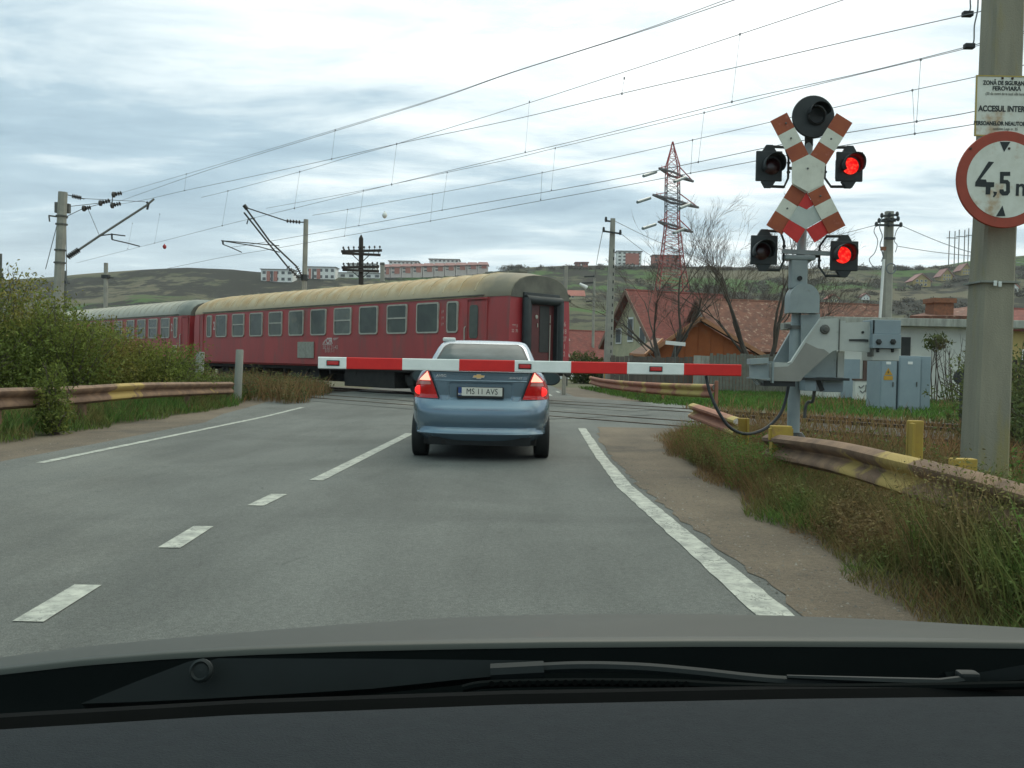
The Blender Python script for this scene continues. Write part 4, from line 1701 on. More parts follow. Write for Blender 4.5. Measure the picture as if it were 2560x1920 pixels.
def build_signal():
    foot = pf(1983, 1130, 10.55)
    foot.z = 0
    sg = empty('crossing_signal', foot, 'grey signal post with striped crosses and red flashing lamps at the level crossing', 'signal', None)
    Yp = 10.55
    top = C5(775, 470, Yp)
    low = CM(505, 1440, Yp)
    mid = CM(530, 300, Yp)
    d = (mid - low) / (mid.z - low.z)
    foot2 = low - d * (low.z - .02)
    b = MB()
    b.tube([foot2, low, mid], [.075, .073, .066], 18)
    b.tube([mid, mid + d * .02, top], [.066, .055, .048], 18)
    b.build('post', 'galv', sg, smooth=True)
    b = MB()
    b.lathe(foot2 + Vector((0, 0, -.02)), (0, 0, 1), [(.22, 0), (.22, .30), (.16, .38), (.10, .46)], 14)
    b.box(foot2 + Vector((.22, .0, .22)), (.34, .22, .22), bev=.05)
    b.box(foot2 + Vector((-.2, -.05, .18)), (.2, .2, .2), bev=.05)
    b.build('post_base', 'black_plastic', sg, smooth=True)
    # rounded junction box at mid height and the one it sits on
    Yb = 10.38
    pts = [(480, 1665), (480, 1655)]
    bx0, bx1, by1 = CM(458, 108, Yb), CM(822, 108, Yb), None
    w = bx1.x - bx0.x
    r = w / 2
    zb = (bx0.z + bx1.z) / 2
    ztop = pf(1900 + 355 / 3.073, 560 + 457 / 3.073, Yb).z
    cx = (bx0.x + bx1.x) / 2
    cy = ztop - r
    poly = [(cx - r, zb), (cx + r, zb)] + [(cx + r * math.cos(a), cy + r * math.sin(a)) for a in np.linspace(0, math.pi, 15)]
    b = MB()
    b.prism([Vector((x, Yb, z)) for x, z in poly], (0, .2, 0))
    b.build('junction_box', 'galv', sg, smooth=True)
    b = MB()
    p = pf(1900 + 295 / 3.073, 560 + 420 / 3.073, 10.47)
    b.box(p + Vector((0, .02, .05)), (.20, .12, .34), 'galv', bev=.02)
    b.lathe(p + Vector((.0, -.04, 0)), (0, -1, 0), [(.028, 0), (.028, .02)], 12, 'seam')
    b.build('terminal_box', 'galv', sg)
    b = MB()
    z = CM(525, 275, Yp)
    for k in (0, .02):
        b.lathe(z + Vector((0, 0, k - .03)), (0, 0, 1), [(.085, 0), (.085, .02)], 18)
    b.box(z + Vector((-.10, -.03, 0)), (.06, .05, .05))
    b.box(z + Vector((.10, -.03, 0)), (.05, .05, .07))
    b.build('clamp', 'steel_grey', sg)
    # bracket yokes for the lower lamps and platform
    b = MB()
    l, rr = C5(560, 1365, 10.45), C5(940, 1385, 10.45)
    b.bar(l, rr, .04, .05)
    b.box(C5(690, 1420, 10.5), (.36, .16, .06), bev=.02)
    b.bar(C5(610, 1420, 10.5), C5(700, 1500, 10.5), .04, .03)
    b.bar(C5(790, 1420, 10.5), C5(720, 1500, 10.5), .04, .03)
    b.build('lamp_bracket', 'galv', sg)
    # crosses
    Yc = 10.30

    def plank(name, ax, bx, w, fr, y, mats):
        (x0, y0), (x1, y1) = ax, bx
        dx, dy = x1 - x0, y1 - y0
        ln = math.hypot(dx, dy)
        nx, ny = -dy / ln * w / 2, dx / ln * w / 2
        b = MB()
        for (t0, t1), m in zip(zip(fr[:-1], fr[1:]), mats):
            q = [(x0 + dx * t0 + nx, y0 + dy * t0 + ny), (x0 + dx * t1 + nx, y0 + dy * t1 + ny), (x0 + dx * t1 - nx, y0 + dy * t1 - ny), (x0 + dx * t0 - nx, y0 + dy * t0 - ny)]
            b.prism([C5(a, c, y) for a, c in q], (0, .012, 0), m)
        return b.build(name, None, sg)
    fr = [0, .13, .254, .375, .640, .756, .873, 1]
    ms = ['faded_orange', 'faded_white', 'faded_orange', 'faded_white', 'faded_orange', 'faded_white', 'faded_orange']
    plank('cross_plank', (1058, 303), (497, 1195), 148, fr, Yc, ms)
    plank('cross_plank', (532, 293), (1000, 1195), 148, fr, Yc - .034, ms)
    hexa = [(638, 660), (775, 592), (903, 665), (890, 830), (765, 892), (637, 822)]
    b = MB()
    b.prism([C5(x, y, Yc - .040) for x, y in hexa], (0, .006, 0))
    b.build('cross_centre', 'faded_white', sg)
    b = MB()
    for m, q in (('sign_red', [(690, 1000), (755, 898), (812, 998), (755, 1032)]),
                 ('sign_grey', [(690, 1003), (755, 1034), (814, 1001), (885, 1110), (747, 1188), (617, 1112)]),
                 ('sign_red', [(617, 1115), (745, 1190), (680, 1300), (563, 1203)]),
                 ('sign_red', [(751, 1190), (886, 1113), (938, 1215), (820, 1297)])):
        b.prism([C5(x, y, Yc - .018) for x, y in q], (0, .010, 0), m)
    b.build('half_cross', None, sg)
    b = MB()
    for x, y in ((590, 345), (630, 465), (950, 470), (765, 705), (600, 1025), (865, 925)):
        b.lathe(C5(x, y, Yc - .042), (0, -1, 0), [(.012, 0), (.012, .005), (.006, .008)], 8)
    each(b, 'bolt', 'steel_grey', sg)
    # round top lamp
    c = C5(808, 292, 10.42)
    k = 168 / (1659 / 520) / FPX * 10.42
    b = MB()
    b.lathe(c, (0, -1, 0), [(k * .9, -.03), (k, -.015), (k, .0), (k * .97, .012), (k * .2, .014)], 40)
    b.box(c + Vector((0, .12, -.02)), (.22, .2, .26), bev=.04)
    b.bar(c + Vector((-.02, .08, -.2)), top + Vector((0, 0, -.08)), .09, .06)
    tl = b.build('top_lamp', 'housing', sg, smooth=True)
    b = MB()
    e = C5(832, 282, 10.40)
    b.lathe(e, (.15, -1, 0), [(.115, 0), (.110, .02), (.10, .03), (.085, .01), (.0, .012)], 24, 'black_plastic')
    hood = []
    for i in range(13):
        a = math.pi * i / 12
        hood.append([e + Vector((math.cos(a) * .115, -.02 - d, math.sin(a) * .115)) for d in (0, .15)])
    b.grid(hood, 'black_plastic')
    b.build('lens', None, tl, smooth=True)
    # four flashing lamps
    for (cx0, cz0, x0, x1, z0, z1, lx, lz, lit, side) in (
            (0, 0, 350, 566, 566, 803, 478, 688, False, -1), (0, 0, 990, 1210, 573, 806, 1104, 686, True, 1),
            (0, 0, 308, 528, 1240, 1470, 398, 1368, False, -1), (0, 0, 946, 1172, 1285, 1520, 1043, 1396, True, 1)):
        y = 10.40
        P0, P1 = C5(x0, z1, y), C5(x1, z0, y)
        w, h = P1.x - P0.x, P1.z - P0.z
        c = (P0 + P1) / 2
        b = MB()
        b.box(c + Vector((0, .02, 0)), (w, .035, h), bev=.012)
        b.box(c + Vector((0, .12, 0)), (w * .72, .16, h * .8), bev=.04)
        for s in (1, -1):
            o2 = [(-.22, 0), (.22, 0), (.10, .075), (-.10, .075)]
            b.prism([c + Vector((a * w * 1.2, .01, s * (h / 2 + d - .003))) for a, d in o2], (0, .06, 0))
        hs = b.build('warning_lamp', 'housing', sg)
        b = MB()
        for s in (1, -1):
            zz = c.z + s * (h / 2 + .06)
            p0 = Vector((c.x, 10.43, zz))
            p1 = Vector((c.x - side * w * .62, 10.45, zz))
            p2 = Vector((c.x - side * w * .82, 10.5, c.z + s * h * .34))
            p3 = Vector((c.x - side * w * .82, 10.5, c.z))
            b.tube([p0, p1, p2, p3], .014, 8)
            b.bar(p0 + Vector((0, 0, -s * .012)), p1 + Vector((0, 0, -s * .012)), .03, .012)
        b.bar(Vector((c.x - side * w * .82, 10.5, c.z)), Vector((top.x if c.z > 3.2 else C5(700, 1380, 10.5).x, 10.55, c.z)), .03, .03)
        for dz in (-.06, .05):
            b.lathe(Vector((c.x - side * w * .82, 10.49, c.z + dz)), (0, 0, 1), [(.022, 0), (.022, .02)], 8)
        b.build('lamp_arm', 'steel_dark', hs, smooth=True)
        e = C5(lx, lz, y - .008)
        R = 66 / (1659 / 520) / FPX * y
        b = MB()
        b.lathe(e, (0, -1, 0), [(R, 0), (R * .9, .012), (R * .5, .024), (0, .028)], 28)
        b.build('lens', 'lens_lit' if lit else 'lens_dark', hs, smooth=True)
        b = MB()
        hood = []
        R2 = R * 1.22
        for i in range(19):
            a = math.radians(-35 + 250 * i / 18)
            dd = .16 + .06 * max(0, math.sin(a))
            hood.append([e + Vector((math.cos(a) * R2, 0, math.sin(a) * R2)), e + Vector((math.cos(a) * R2 * 1.01, -dd * .5, math.sin(a) * R2)),
                         e + Vector((math.cos(a) * R2 * 1.02, -dd, math.sin(a) * R2 * .98))])
        b.grid(hood)
        vis = b.build('visor', 'housing', hs, smooth=True)
        so = vis.modifiers.new('thickness', 'SOLIDIFY')
        so.thickness = .006


def build_barrier():
    e0 = pv(690, 785, 10.12)
    ba = empty('crossing_barrier', (CM(700, 800, 10.3).x, 10.3, 0), 'lowered level crossing barrier with red and white boom and grey counterweight arm', 'barrier')
    # boom: striped box beam
    Yf = 10.08
    cl = crop(480, 560, 3.319)
    L0 = cl(1046, 1150, Yf)
    R0 = crop(1380, 680, 3.814)(1806, 938, Yf)
    xs = [L0.x] + [cl(x, 1150, Yf).x for x in (1281, 1745)]
    c3 = crop(980, 620, 2.962)
    xs += [c3(x, 870, Yf).x for x in (497, 909, 1326)]
    c5 = crop(1380, 680, 3.814)
    xs += [c5(x, 930, Yf).x for x in (716, 1258)] + [R0.x]
    h = .1335
    zat = lambda x: L0.z + (R0.z - L0.z) * (x - L0.x) / (R0.x - L0.x)
    b = MB()
    for i, (a, d) in enumerate(zip(xs[:-1], xs[1:])):
        m = 'boom_white' if i % 2 == 0 else 'boom_red'
        g = .0
        v = []
        for x in (a, d):
            z = zat(x)
            for yy, zz in ((0, -h / 2 + .008), (.008, -h / 2), (.052, -h / 2), (.06, -h / 2 + .008), (.06, h / 2 - .008), (.052, h / 2), (.008, h / 2), (0, h / 2 - .008)):
                v.append(Vector((x, Yf + yy, z + zz)))
        f = [(k, (k + 1) % 8, 8 + (k + 1) % 8, 8 + k) for k in range(8)]
        b.add(v, f, m)
        if i == 0:
            b.add(v[:8], [tuple(range(8))], m)
    boom = b.build('boom', None, ba)
    for (x, y, f) in ((1170, 1153, cl), (984, 877, c3), (991, 925, c5)):
        p = f(x, y, Yf - .004)
        b = MB()
        b.box(p, (.150, .016, .062), 'seam', bev=.012)
        b.box(p + Vector((0, -.008, 0)), (.128, .012, .043), 'lamp_red', bev=.008)
        b.build('reflector', None, boom)
    # arm plates: a near one and a far one
    Ya = 10.14
    out = [(228, 722), (330, 712), (440, 715), (478, 716), (640, 468), (830, 183), (1040, 172), (1052, 205), (1142, 205), (1142, 228), (1440, 215), (1446, 590), (1130, 565),
           (1030, 560), (985, 575), (945, 605), (630, 885), (590, 945), (228, 940)]
    b = MB()
    b.prism([CM(x, y, Ya) for x, y in out], (0, .05, 0))
    pl = b.build('arm_plate', 'arm_grey', ba)
    b = MB()
    low = [(228, 772), (440, 760), (486, 720), (652, 468), (800, 540), (880, 552), (944, 602), (630, 885), (590, 943), (228, 938)]
    b.prism([CM(x, y, Ya - .004) for x, y in low], (0, .003, 0))
    b.build('paint_patch', 'arm_taupe', pl)
    b = MB()
    b.prism([CM(x, y, Ya - .008) for x, y in ((440, 716), (478, 700), (645, 440), (838, 175), (850, 190), (660, 462), (488, 726))], (0, .05, 0))
    b.build('arm_edge', 'arm_grey', pl)
    b = MB()
    b.prism([CM(x, y, 10.74) for x, y in ((275, 680), (455, 365), (640, 130), (830, 120), (830, 320), (600, 640), (440, 720), (275, 720))], (0, .05, 0))
    b.build('arm_plate', 'galv', ba)
    b = MB()
    b.lathe(CM(886, 308, Ya), (0, -1, 0), [(.055, 0), (.055, .015), (.046, .025), (.03, .028), (.025, .04), (0, .042)], 20)
    b.lathe(CM(750, 160, 10.5), (0, -1, 0), [(.045, 0), (.045, .02), (.02, .03), (0, .031)], 18)
    for x in (690,):
        b.lathe(CM(x, 150, 10.5), (0, -1, 0), [(.018, 0), (.018, .02)], 10)
    each(b, 'pivot', 'steel_grey', ba, smooth=True)
    b = MB()
    b.prism([CM(x, y, 10.45) for x, y in ((600, 130), (830, 118), (830, 330), (600, 620))], (0, .25, 0))
    b.build('drive_housing', 'galv', ba)
    b = MB()
    b.prism([CM(x, y, Ya - .012) for x, y in ((1188, 428), (1365, 428), (1420, 432), (1420, 462), (1365, 455), (1188, 450))], (0, .01, 0))
    b.lathe(CM(1350, 345, Ya), (0, -1, 0), [(.015, 0), (.015, .01)], 8)
    b.build('slot', 'steel_dark', pl)
    b = MB()
    b.box((CM(1062, 390, Ya).x, Ya - .006, CM(1062, 390, Ya).z), (.010, .012, .38))
    b.box((CM(1452, 390, Ya).x, Ya + .0, CM(1452, 420, Ya).z), (.018, .14, .86 * .48), None)
    each(b, 'flange', 'steel_grey', pl)
    # counterweights
    for (x0, x1, y0, y1, dy) in ((1460, 1812, 195, 368, -.05), (1460, 1812, 372, 540, -.07), (1452, 1790, 548, 690, -.02)):
        P0, P1 = CM(x0, y1, Ya + dy), CM(x1, y0, Ya + dy)
        b = MB()
        b.box((P0 + P1) / 2 + Vector((0, .13, 0)), (P1.x - P0.x, .3, P1.z - P0.z - .004), bev=.006)
        w = b.build('counterweight', 'cabinet' if y0 != 548 else 'arm_grey', ba)
        if y0 == 372:
            b = MB()
            for x in (1545, 1720):
                b.lathe(CM(x, 462, Ya + dy - .02), (0, -1, 0), [(.036, -.02), (.036, .006), (.02, .01), (.02, .035), (0, .036)], 6)
            each(b, 'bolt', 'steel_dark', w)
        if y0 == 548:
            b = MB()
            for x in (1533, 1712):
                b.box(CM(x, 562, Ya + dy - .022), (.03, .03, .05), bev=.006)
            each(b, 'stud', 'seam', w)
    # boom holder rails
    b = MB()
    for (q) in ([(0, 668), (222, 655), (222, 722), (0, 735)], [(0, 745), (222, 735), (222, 905), (0, 890)], ):
        b.prism([CM(x - 20, y, 10.16 if q[0][1] > 700 else 10.10) for x, y in q], (0, .05 if q[0][1] > 700 else .16, 0))
    b.prism([CM(x - 20, y, 10.08) for x, y in ((0, 890), (240, 905), (240, 925), (0, 908))], (0, .18, 0))
    b.box(CM(228, 830, 10.2), (.02, .2, .25))
    b.build('boom_holder', 'galv', ba)
    b = MB()
    b.bar(CM(-10, 905, 10.2), CM(70, 985, 10.2), .03, .02, 'galv')
    b.bar(CM(50, 915, 10.2), CM(210, 985, 10.2), .03, .02, 'galv')
    b.prism([CM(x, y, 10.3) for x, y in ((60, 925), (215, 930), (215, 985), (90, 985))], (0, .05, 0), 'galv')
    b.box(CM(310, 970, 10.25), (.36, .16, .06), 'steel_dark')
    b.build('strut', 'galv', ba)
    # motor case and lower boxes behind the arm
    for nm, x0, x1, y0, y1, Y, dep, m in (('motor_case', 600, 1035, 560, 893, 10.34, .40, 'galv'), ('motor_cover', 1040, 1132, 570, 900, 10.36, .36, 'arm_grey'),
                                          ('relay_box', 640, 785, 895, 1058, 10.30, .26, 'cabinet'), ('relay_box', 862, 1118, 905, 1072, 10.42, .3, 'cabinet')):
        P0, P1 = CM(x0, y1, Y), CM(x1, y0, Y)
        b = MB()
        b.box((P0 + P1) / 2 + Vector((0, dep / 2, 0)), (P1.x - P0.x, dep, P1.z - P0.z), bev=.008)
        b.build(nm, m, ba)
    b = MB()
    b.box(CM(880, 915, 10.36), (.52, .2, .03))
    b.bar(CM(800, 920, 10.4), CM(860, 1060, 10.4), .02, .05)
    b.build('base_plate', 'steel_dark', ba)
    # slack power cable from the boom down to the post
    b = MB()
    c6 = crop(1500, 940, 2.0868)
    pts = [c6(553, 0, 10.15), c6(575, 90, 10.1), c6(620, 190, 10.05), c6(680, 270, 10.05), c6(760, 302, 10.1), c6(840, 285, 10.2), c6(900, 245, 10.3), c6(945, 190, 10.35),
           c6(970, 120, 10.38), c6(985, 40, 10.4)]
    b.tube(poly_smooth(pts, 6), .018, 8)
    b.build('cable', 'black_plastic', ba, smooth=True)
    b = MB()
    b.tube(poly_smooth([CM(640, 1390, 10.6), CM(655, 1250, 10.6), CM(690, 1195, 10.6), CM(740, 1185, 10.55), CM(760, 1060, 10.5)], 6), .020, 8)
    b.build('conduit', 'steel_grey', ba, smooth=True)


def build_roadside_mast():
    Y = 8.35
    foot = pv(2128, 1085, Y)
    foot.z = 0
    m = empty('concrete_mast', foot, 'massive concrete mast at the right edge, carrying the height limit sign', 'mast', 'concrete railway masts')
    secs = [(2122, 1086, 88), (2126, 990, 86), (2141, 620, 80), (2148, 488, 77), (2164, 60, 75), (2172, -200, 70), (2185, -620, 62)]
    P = []
    for vx, vy, w in secs:
        c = pv(vx, vy, Y)
        hw = w * .89 * KV / FPX * Y / 2
        ch = hw * .16
        hd = hw * .9
        P.append([Vector((c.x + a * hw, c.y + d, c.z)) for a, d in ((-1, -hd + ch), (-1 + .16, -hd), (1 - .16, -hd), (1, -hd + ch), (1, hd - ch), (.84, hd), (-.84, hd), (-1, hd - ch))])
    b = MB()
    # extra rows for a slightly uneven face
    rows = []
    for A, B in zip(P[:-1], P[1:]):
        for k in range(6):
            t = k / 6
            rows.append([p.lerp(q, t) for p, q in zip(A, B)])
    rows.append(P[-1])
    b.grid(rows, closed_u=True)
    b.add(P[-1], [tuple(range(8))])
    b.build('shaft', 'mast_concrete', m)
    b = MB()
    for vx, vy, w in ((2141, 612, 82),):
        c = pv(vx, vy, Y)
        hw = w * KV / FPX * Y / 2 + .004
        b.box(c, (hw * 2, hw * 1.84, .018))
    b.build('joint_band', 'concrete', m)
    b = MB()
    for dx, dy in ((4, 6), (14, 8)):
        p = pv(2146 + dx, 606 + dy, Y - .19)
        b.box(p, (.03, .012, .05), bev=.006)
    b.build('paint_dab', 'white_paint', m)
    # height limit sign
    c = pv(2170, 388, 8.02)
    R = 104 * KV / FPX * 8.02
    s = empty('height_limit_sign', c, 'round rusty height limit sign reading 4,5 m with red rim', 'road sign')
    b = MB()
    b.lathe(c, (0, -1, 0), [(R - .01, -.02), (R, -.012), (R, 0), (R - .006, .006), (R * .79, .006)], 56, 'rim_red')
    b.build('rim', None, s)
    b = MB()
    b.lathe(c + Vector((0, -.0065, 0)), (0, -1, 0), [(R * .79, -.002), (R * .79, .002), (0, .0021)], 56)
    fc = b.build('sign_face', 'sign_white', s)
    c7 = crop(2160, 0, 2.37)
    yf = c.y - .0095

    def c7p(pts, name):
        b = MB()
        b.prism([c7(x, y, yf) for x, y in pts], (0, -.0015, 0))
        return b.build(name, 'ink', fc)
    c7p([(805, 840), (868, 840), (830, 900)], 'arrow_mark')
    c7p([(782, 1282), (838, 1280), (820, 1218)], 'arrow_mark')
    # the digit 4 drawn with its slanted stroke, then ,5 m
    c7p([(738, 957), (770, 960), (690, 1062), (722, 1064), (727, 1078), (772, 1080), (770, 1108), (750, 1110), (747, 1152), (720, 1152), (722, 1108), (658, 1104), (660, 1080)], 'numeral')
    c7p([(765, 1135), (788, 1137), (785, 1152), (770, 1170), (763, 1165), (770, 1152)], 'comma')
    c7p([(806, 1018), (866, 1018), (866, 1042), (828, 1042), (827, 1066), (850, 1066), (864, 1080), (865, 1140), (850, 1158), (818, 1158), (803, 1142), (803, 1122), (826, 1122),
         (830, 1134), (842, 1132), (842, 1092), (838, 1087), (805, 1087)], 'numeral')
    p = c7(935, 1122, yf - .001)
    text_mesh('m', .22, 'ink', 'letter', fc, (p.x + .02, yf - .001, p.z + .012), bold=.004, sx=.95)
    b = MB()
    for x, y in ((632, 880), (860, 880)):
        b.lathe(c7(x, y, yf), (0, -1, 0), [(.012, 0), (.01, .006), (0, .007)], 8)
    each(b, 'rivet', 'rail_rust', s)
    # the notice plate above
    y = 8.06
    P0, P1 = pv(2104, 294, y), pv(2236, 165, y)
    c = (P0 + P1) / 2
    n = empty('notice_plate', c, 'rust stained white safety zone notice with black lettering above the round sign', 'notice')
    b = MB()
    w, h = P1.x - P0.x, P1.z - P0.z
    b.box(c, (w, .010, h))
    pl = b.build('plate', 'sign_white', n)
    b = MB()
    t = .012
    b.box(c + Vector((0, -.006, h / 2 - t / 2)), (w, .004, t))
    b.box(c + Vector((0, -.006, -h / 2 + t / 2)), (w, .004, t))
    b.box(c + Vector((-w / 2 + t / 2, -.006, 0)), (t, .004, h - 2 * t))
    b.box(c + Vector((w / 2 - t / 2, -.006, 0)), (t, .004, h - 2 * t))
    b.build('rusty_edge', 'guard_red', pl)
    for body, fr, sz, bold, mt in (('ZONĂ DE SIGURANȚĂ', .875, .052, .0012, 'ink'), ('FEROVIARĂ', .785, .052, .0012, 'ink'), ('(20 de metri de la axul căii ferate)', .70, .034, 0, 'faint_ink'),
                                   ('ACCESUL INTERZIS', .45, .072, .002, 'ink'), ('PERSOANELOR NEAUTORIZATE', .21, .050, .0012, 'ink'), ('conform Legii nr. 55', .125, .034, 0, 'faint_ink')):
        text_mesh(body, sz, mt, 'lettering', pl, (c.x + .01, c.y - .0075, c.z - h / 2 + h * fr), sx=.80 if len(body) > 15 else .95, bold=bold)
    b = MB()
    for dx in (-.03, .06):
        b.lathe(Vector((c.x + dx, c.y - .006, c.z + h / 2 - .025)), (0, -1, 0), [(.012, 0), (.009, .008), (0, .009)], 8)
    each(b, 'bolt', 'rail_rust', pl)


# ------------------------------------------------------------------ guard rails, marker posts
def wbeam(b, path, h=.31, mat=None, face=(0, 0, 0)):
    prof = [(.00, .5), (.035, .46), (.075, .36), (.075, .24), (.03, .10), (.0, .03), (.0, -.03), (.03, -.10), (.075, -.24), (.075, -.36), (.035, -.46), (.0, -.5)]
    P = []
    for i, p in enumerate(path):
        p = Vector(p)
        d = Vector(path[min(i + 1, len(path) - 1)]) - Vector(path[max(i - 1, 0)])
        n = Vector((d.y, -d.x, 0)).normalized()
        if n.dot(Vector(face)) < 0:
            n = -n
        P.append([p + n * a + Vector((0, 0, z * h)) for a, z in prof] + [p + n * (a - .006) + Vector((0, 0, z * h)) for a, z in reversed(prof)])
    b.grid(P, mat, closed_u=True)
    for r in (P[0], P[-1]):
        for k in range(11):
            b.add([r[k], r[k + 1], r[22 - k], r[23 - k]], [(0, 1, 2, 3)], mat)


def guard_rail(label, path, face, posts, mat='guard', post_mat='guard_yellow', h=.31, over=.0):
    g = empty('guard_rail', (path[0][0], path[0][1], 0), label, 'guard rail', 'rusty roadside guard rails')
    b = MB()
    pp = poly_smooth(path, 6) if len(path) > 2 else [Vector(path[0]).lerp(Vector(path[1]), k / 8) for k in range(9)]
    wbeam(b, pp, h, None, face)
    b.build('beam', mat, g, smooth=True, angle=50)
    f = Vector(face)
    for (x, y, zt) in posts:
        b = MB()
        o = Vector((x, y, 0)) - f * .07
        b.box((o.x, o.y, zt / 2 - .1), (.11, .05, zt + .2), bev=.008)
        b.box((o.x - .045, o.y + .03, zt / 2 - .1), (.02, .08, zt + .2))
        b.box((o.x + .045, o.y + .03, zt / 2 - .1), (.02, .08, zt + .2))
        b.build('post', post_mat, g)
    return g


def build_guards():
    # left of the road
    L = lambda vx, vy, x: (lambda d: Vector((x, x / d.x, CAMZ + d.z * x / d.x)))(rayf(vx * KV, vy * KV))
    pts = [L(-160, 874, -7.2), L(0, 862, -7.2), L(150, 855, -7.2), L(300, 844, -7.2), L(420, 840, -7.2), L(500, 838, -7.2)]
    guard_rail('rusty red and yellow guard rail left of the road, tangled in the bush', pts, (1, 0, 0), [(p.x, p.y, p.z + .14) for p in (pts[1], L(185, 850, -7.2), L(410, 840, -7.2), pts[-1])],
               post_mat='guard')
    # right of the road, near piece
    pts = [L(1662, 938, 2.66), L(1800, 953, 2.66), L(1950, 984, 2.64), L(2100, 1018, 2.62), L(2230, 1053, 2.6), L(2600, 1150, 2.56)]
    for p_ in pts:
        p_.z -= .13
    pts += [Vector((2.5, 2.0, pts[-1].z)), Vector((2.45, -2.5, pts[-1].z))]
    g = guard_rail('long rusty guard rail at the right of the road, running below the concrete mast', pts, (-1, 0, 0), [], h=.27)
    b = MB()
    p = L(1680, 938, 2.66)
    b.box((p.x + .03, p.y, .40), (.20, .10, .80 * (p.z + .05)), bev=.01)
    b.box((p.x + .03, p.y, p.z + .0), (.24, .05, .12), bev=.01)
    b.build('post', 'guard_yellow', g)
    b = MB()
    p = L(2080, 1000, 2.72)
    b.box((p.x, p.y, p.z - .02), (.145, .07, .095), bev=.008)
    b.box((p.x + .02, p.y + .04, p.z - .1), (.07, .04, .2))
    b.lathe((p.x, p.y - .035, p.z - .02), (0, -1, 0), [(.014, 0), (.014, .01)], 10, None)
    b.build('post', 'guard_yellow', g)
    # right, the short tilted piece beyond
    pts = [L(1497, 888, 2.70), L(1540, 903, 2.72), L(1596, 924, 2.74)]
    g = guard_rail('short broken guard rail piece with a dropped end, beside the crossing deck', pts, (-1, 0, 0), [], h=.24, mat='guard_red')
    b = MB()
    p = L(1605, 910, 2.95)
    b.box((p.x, p.y, (p.z + .04) / 2), (.12, .05, p.z + .04), bev=.01)
    b.box((p.x + .05, p.y - .03, (p.z + .04) / 2), (.03, .08, p.z + .04), bev=.005)
    b.build('post', 'guard_yellow', g)
    # lone yellow post behind the near rail
    t = L(1977, 908, 3.35)
    o = MB()
    o.box((t.x, t.y, t.z / 2 - .05), (.125, .06, t.z + .1), bev=.012)
    o.box((t.x - .05, t.y - .05, t.z / 2 - .05), (.025, .09, t.z + .06), bev=.005)
    tag(o.build('yellow_post', 'guard_yellow'), 'lone yellow steel post standing behind the long right guard rail', 'post')
    # beyond the crossing
    pts = [pv(1275, 821, 46), pv(1300, 827, 42), pv(1345, 833, 37), pv(1430, 840, 31), pv(1543, 845, 26.6)]
    g = guard_rail('yellow and red guard rail curving away beyond the crossing, before the orange shed', pts, (-.4, -1, 0), [], mat='guard_red', h=.42)
    b = MB()
    e = pts[-1]
    b.box((e.x + .07, e.y + .05, .40), (.10, .12, .86), bev=.02)
    for q in (pts[1], pts[2], pts[3]):
        b.box((q.x + .05, q.y + .12, .25), (.08, .1, .6))
    b.build('post', 'guard_red', g)
    # concrete marker posts at the left
    for (vx, vb, vt, Y, w, lb) in ((515, 870, 755, 23.4, 17, 'tall concrete marker post at the end of the left guard rail'), (430, 840, 760, 26.0, 19, 'stout concrete marker post behind the left guard rail, by the second coach')):
        t, fbt = pv(vx + 3, vt, Y), pv(vx - 3, vb + 10, Y)
        d = (t - fbt) / (t.z - fbt.z)
        fo = t - d * (t.z + .1)
        r = w * KV / FPX * Y / 2
        b = MB()
        b.tube([fo, t - Vector((0, 0, .03)), t], [r, r * .96, r * .82], 14)
        o = b.build('marker_post', 'concrete', None, smooth=True)
        tag(o, lb, 'post', 'concrete marker posts')


build_signal()
build_barrier()
build_roadside_mast()
build_guards()


# ------------------------------------------------------------------ overhead line masts, poles, pylon
C1 = crop(0, 420, 1517 / 640)
C2 = crop(480, 560, 3.319)
C4 = crop(1360, 300, 1659 / 600)
CX5 = crop(1380, 680, 3.814)
C8 = crop(1900, 560, 3.073)


def pole_between(b, top, bottom, r0, r1, n=4, mat=None, foot_z=None):
    top, bottom = Vector(top), Vector(bottom)
    if foot_z is not None:
        d = (top - bottom) / (top.z - bottom.z)
        bottom = bottom - d * (bottom.z - foot_z)
    b.tube([bottom, bottom.lerp(top, .5), top], [r0, (r0 + r1) / 2, r1], n, mat)
    return bottom


def insulator(b, p0, p1, r=.07, n=6, mat='ceramic'):
    p0, p1 = Vector(p0), Vector(p1)
    d = p1 - p0
    L = d.length
    prof = [(r * .3, 0)]
    for k in range(n):
        h = L * (k + .2) / n
        prof += [(r * .35, h), (r, h + L / n * .25), (r, h + L / n * .4), (r * .35, h + L / n * .55)]
    prof.append((r * .3, L))
    b.lathe(p0, d, prof, 10, mat)


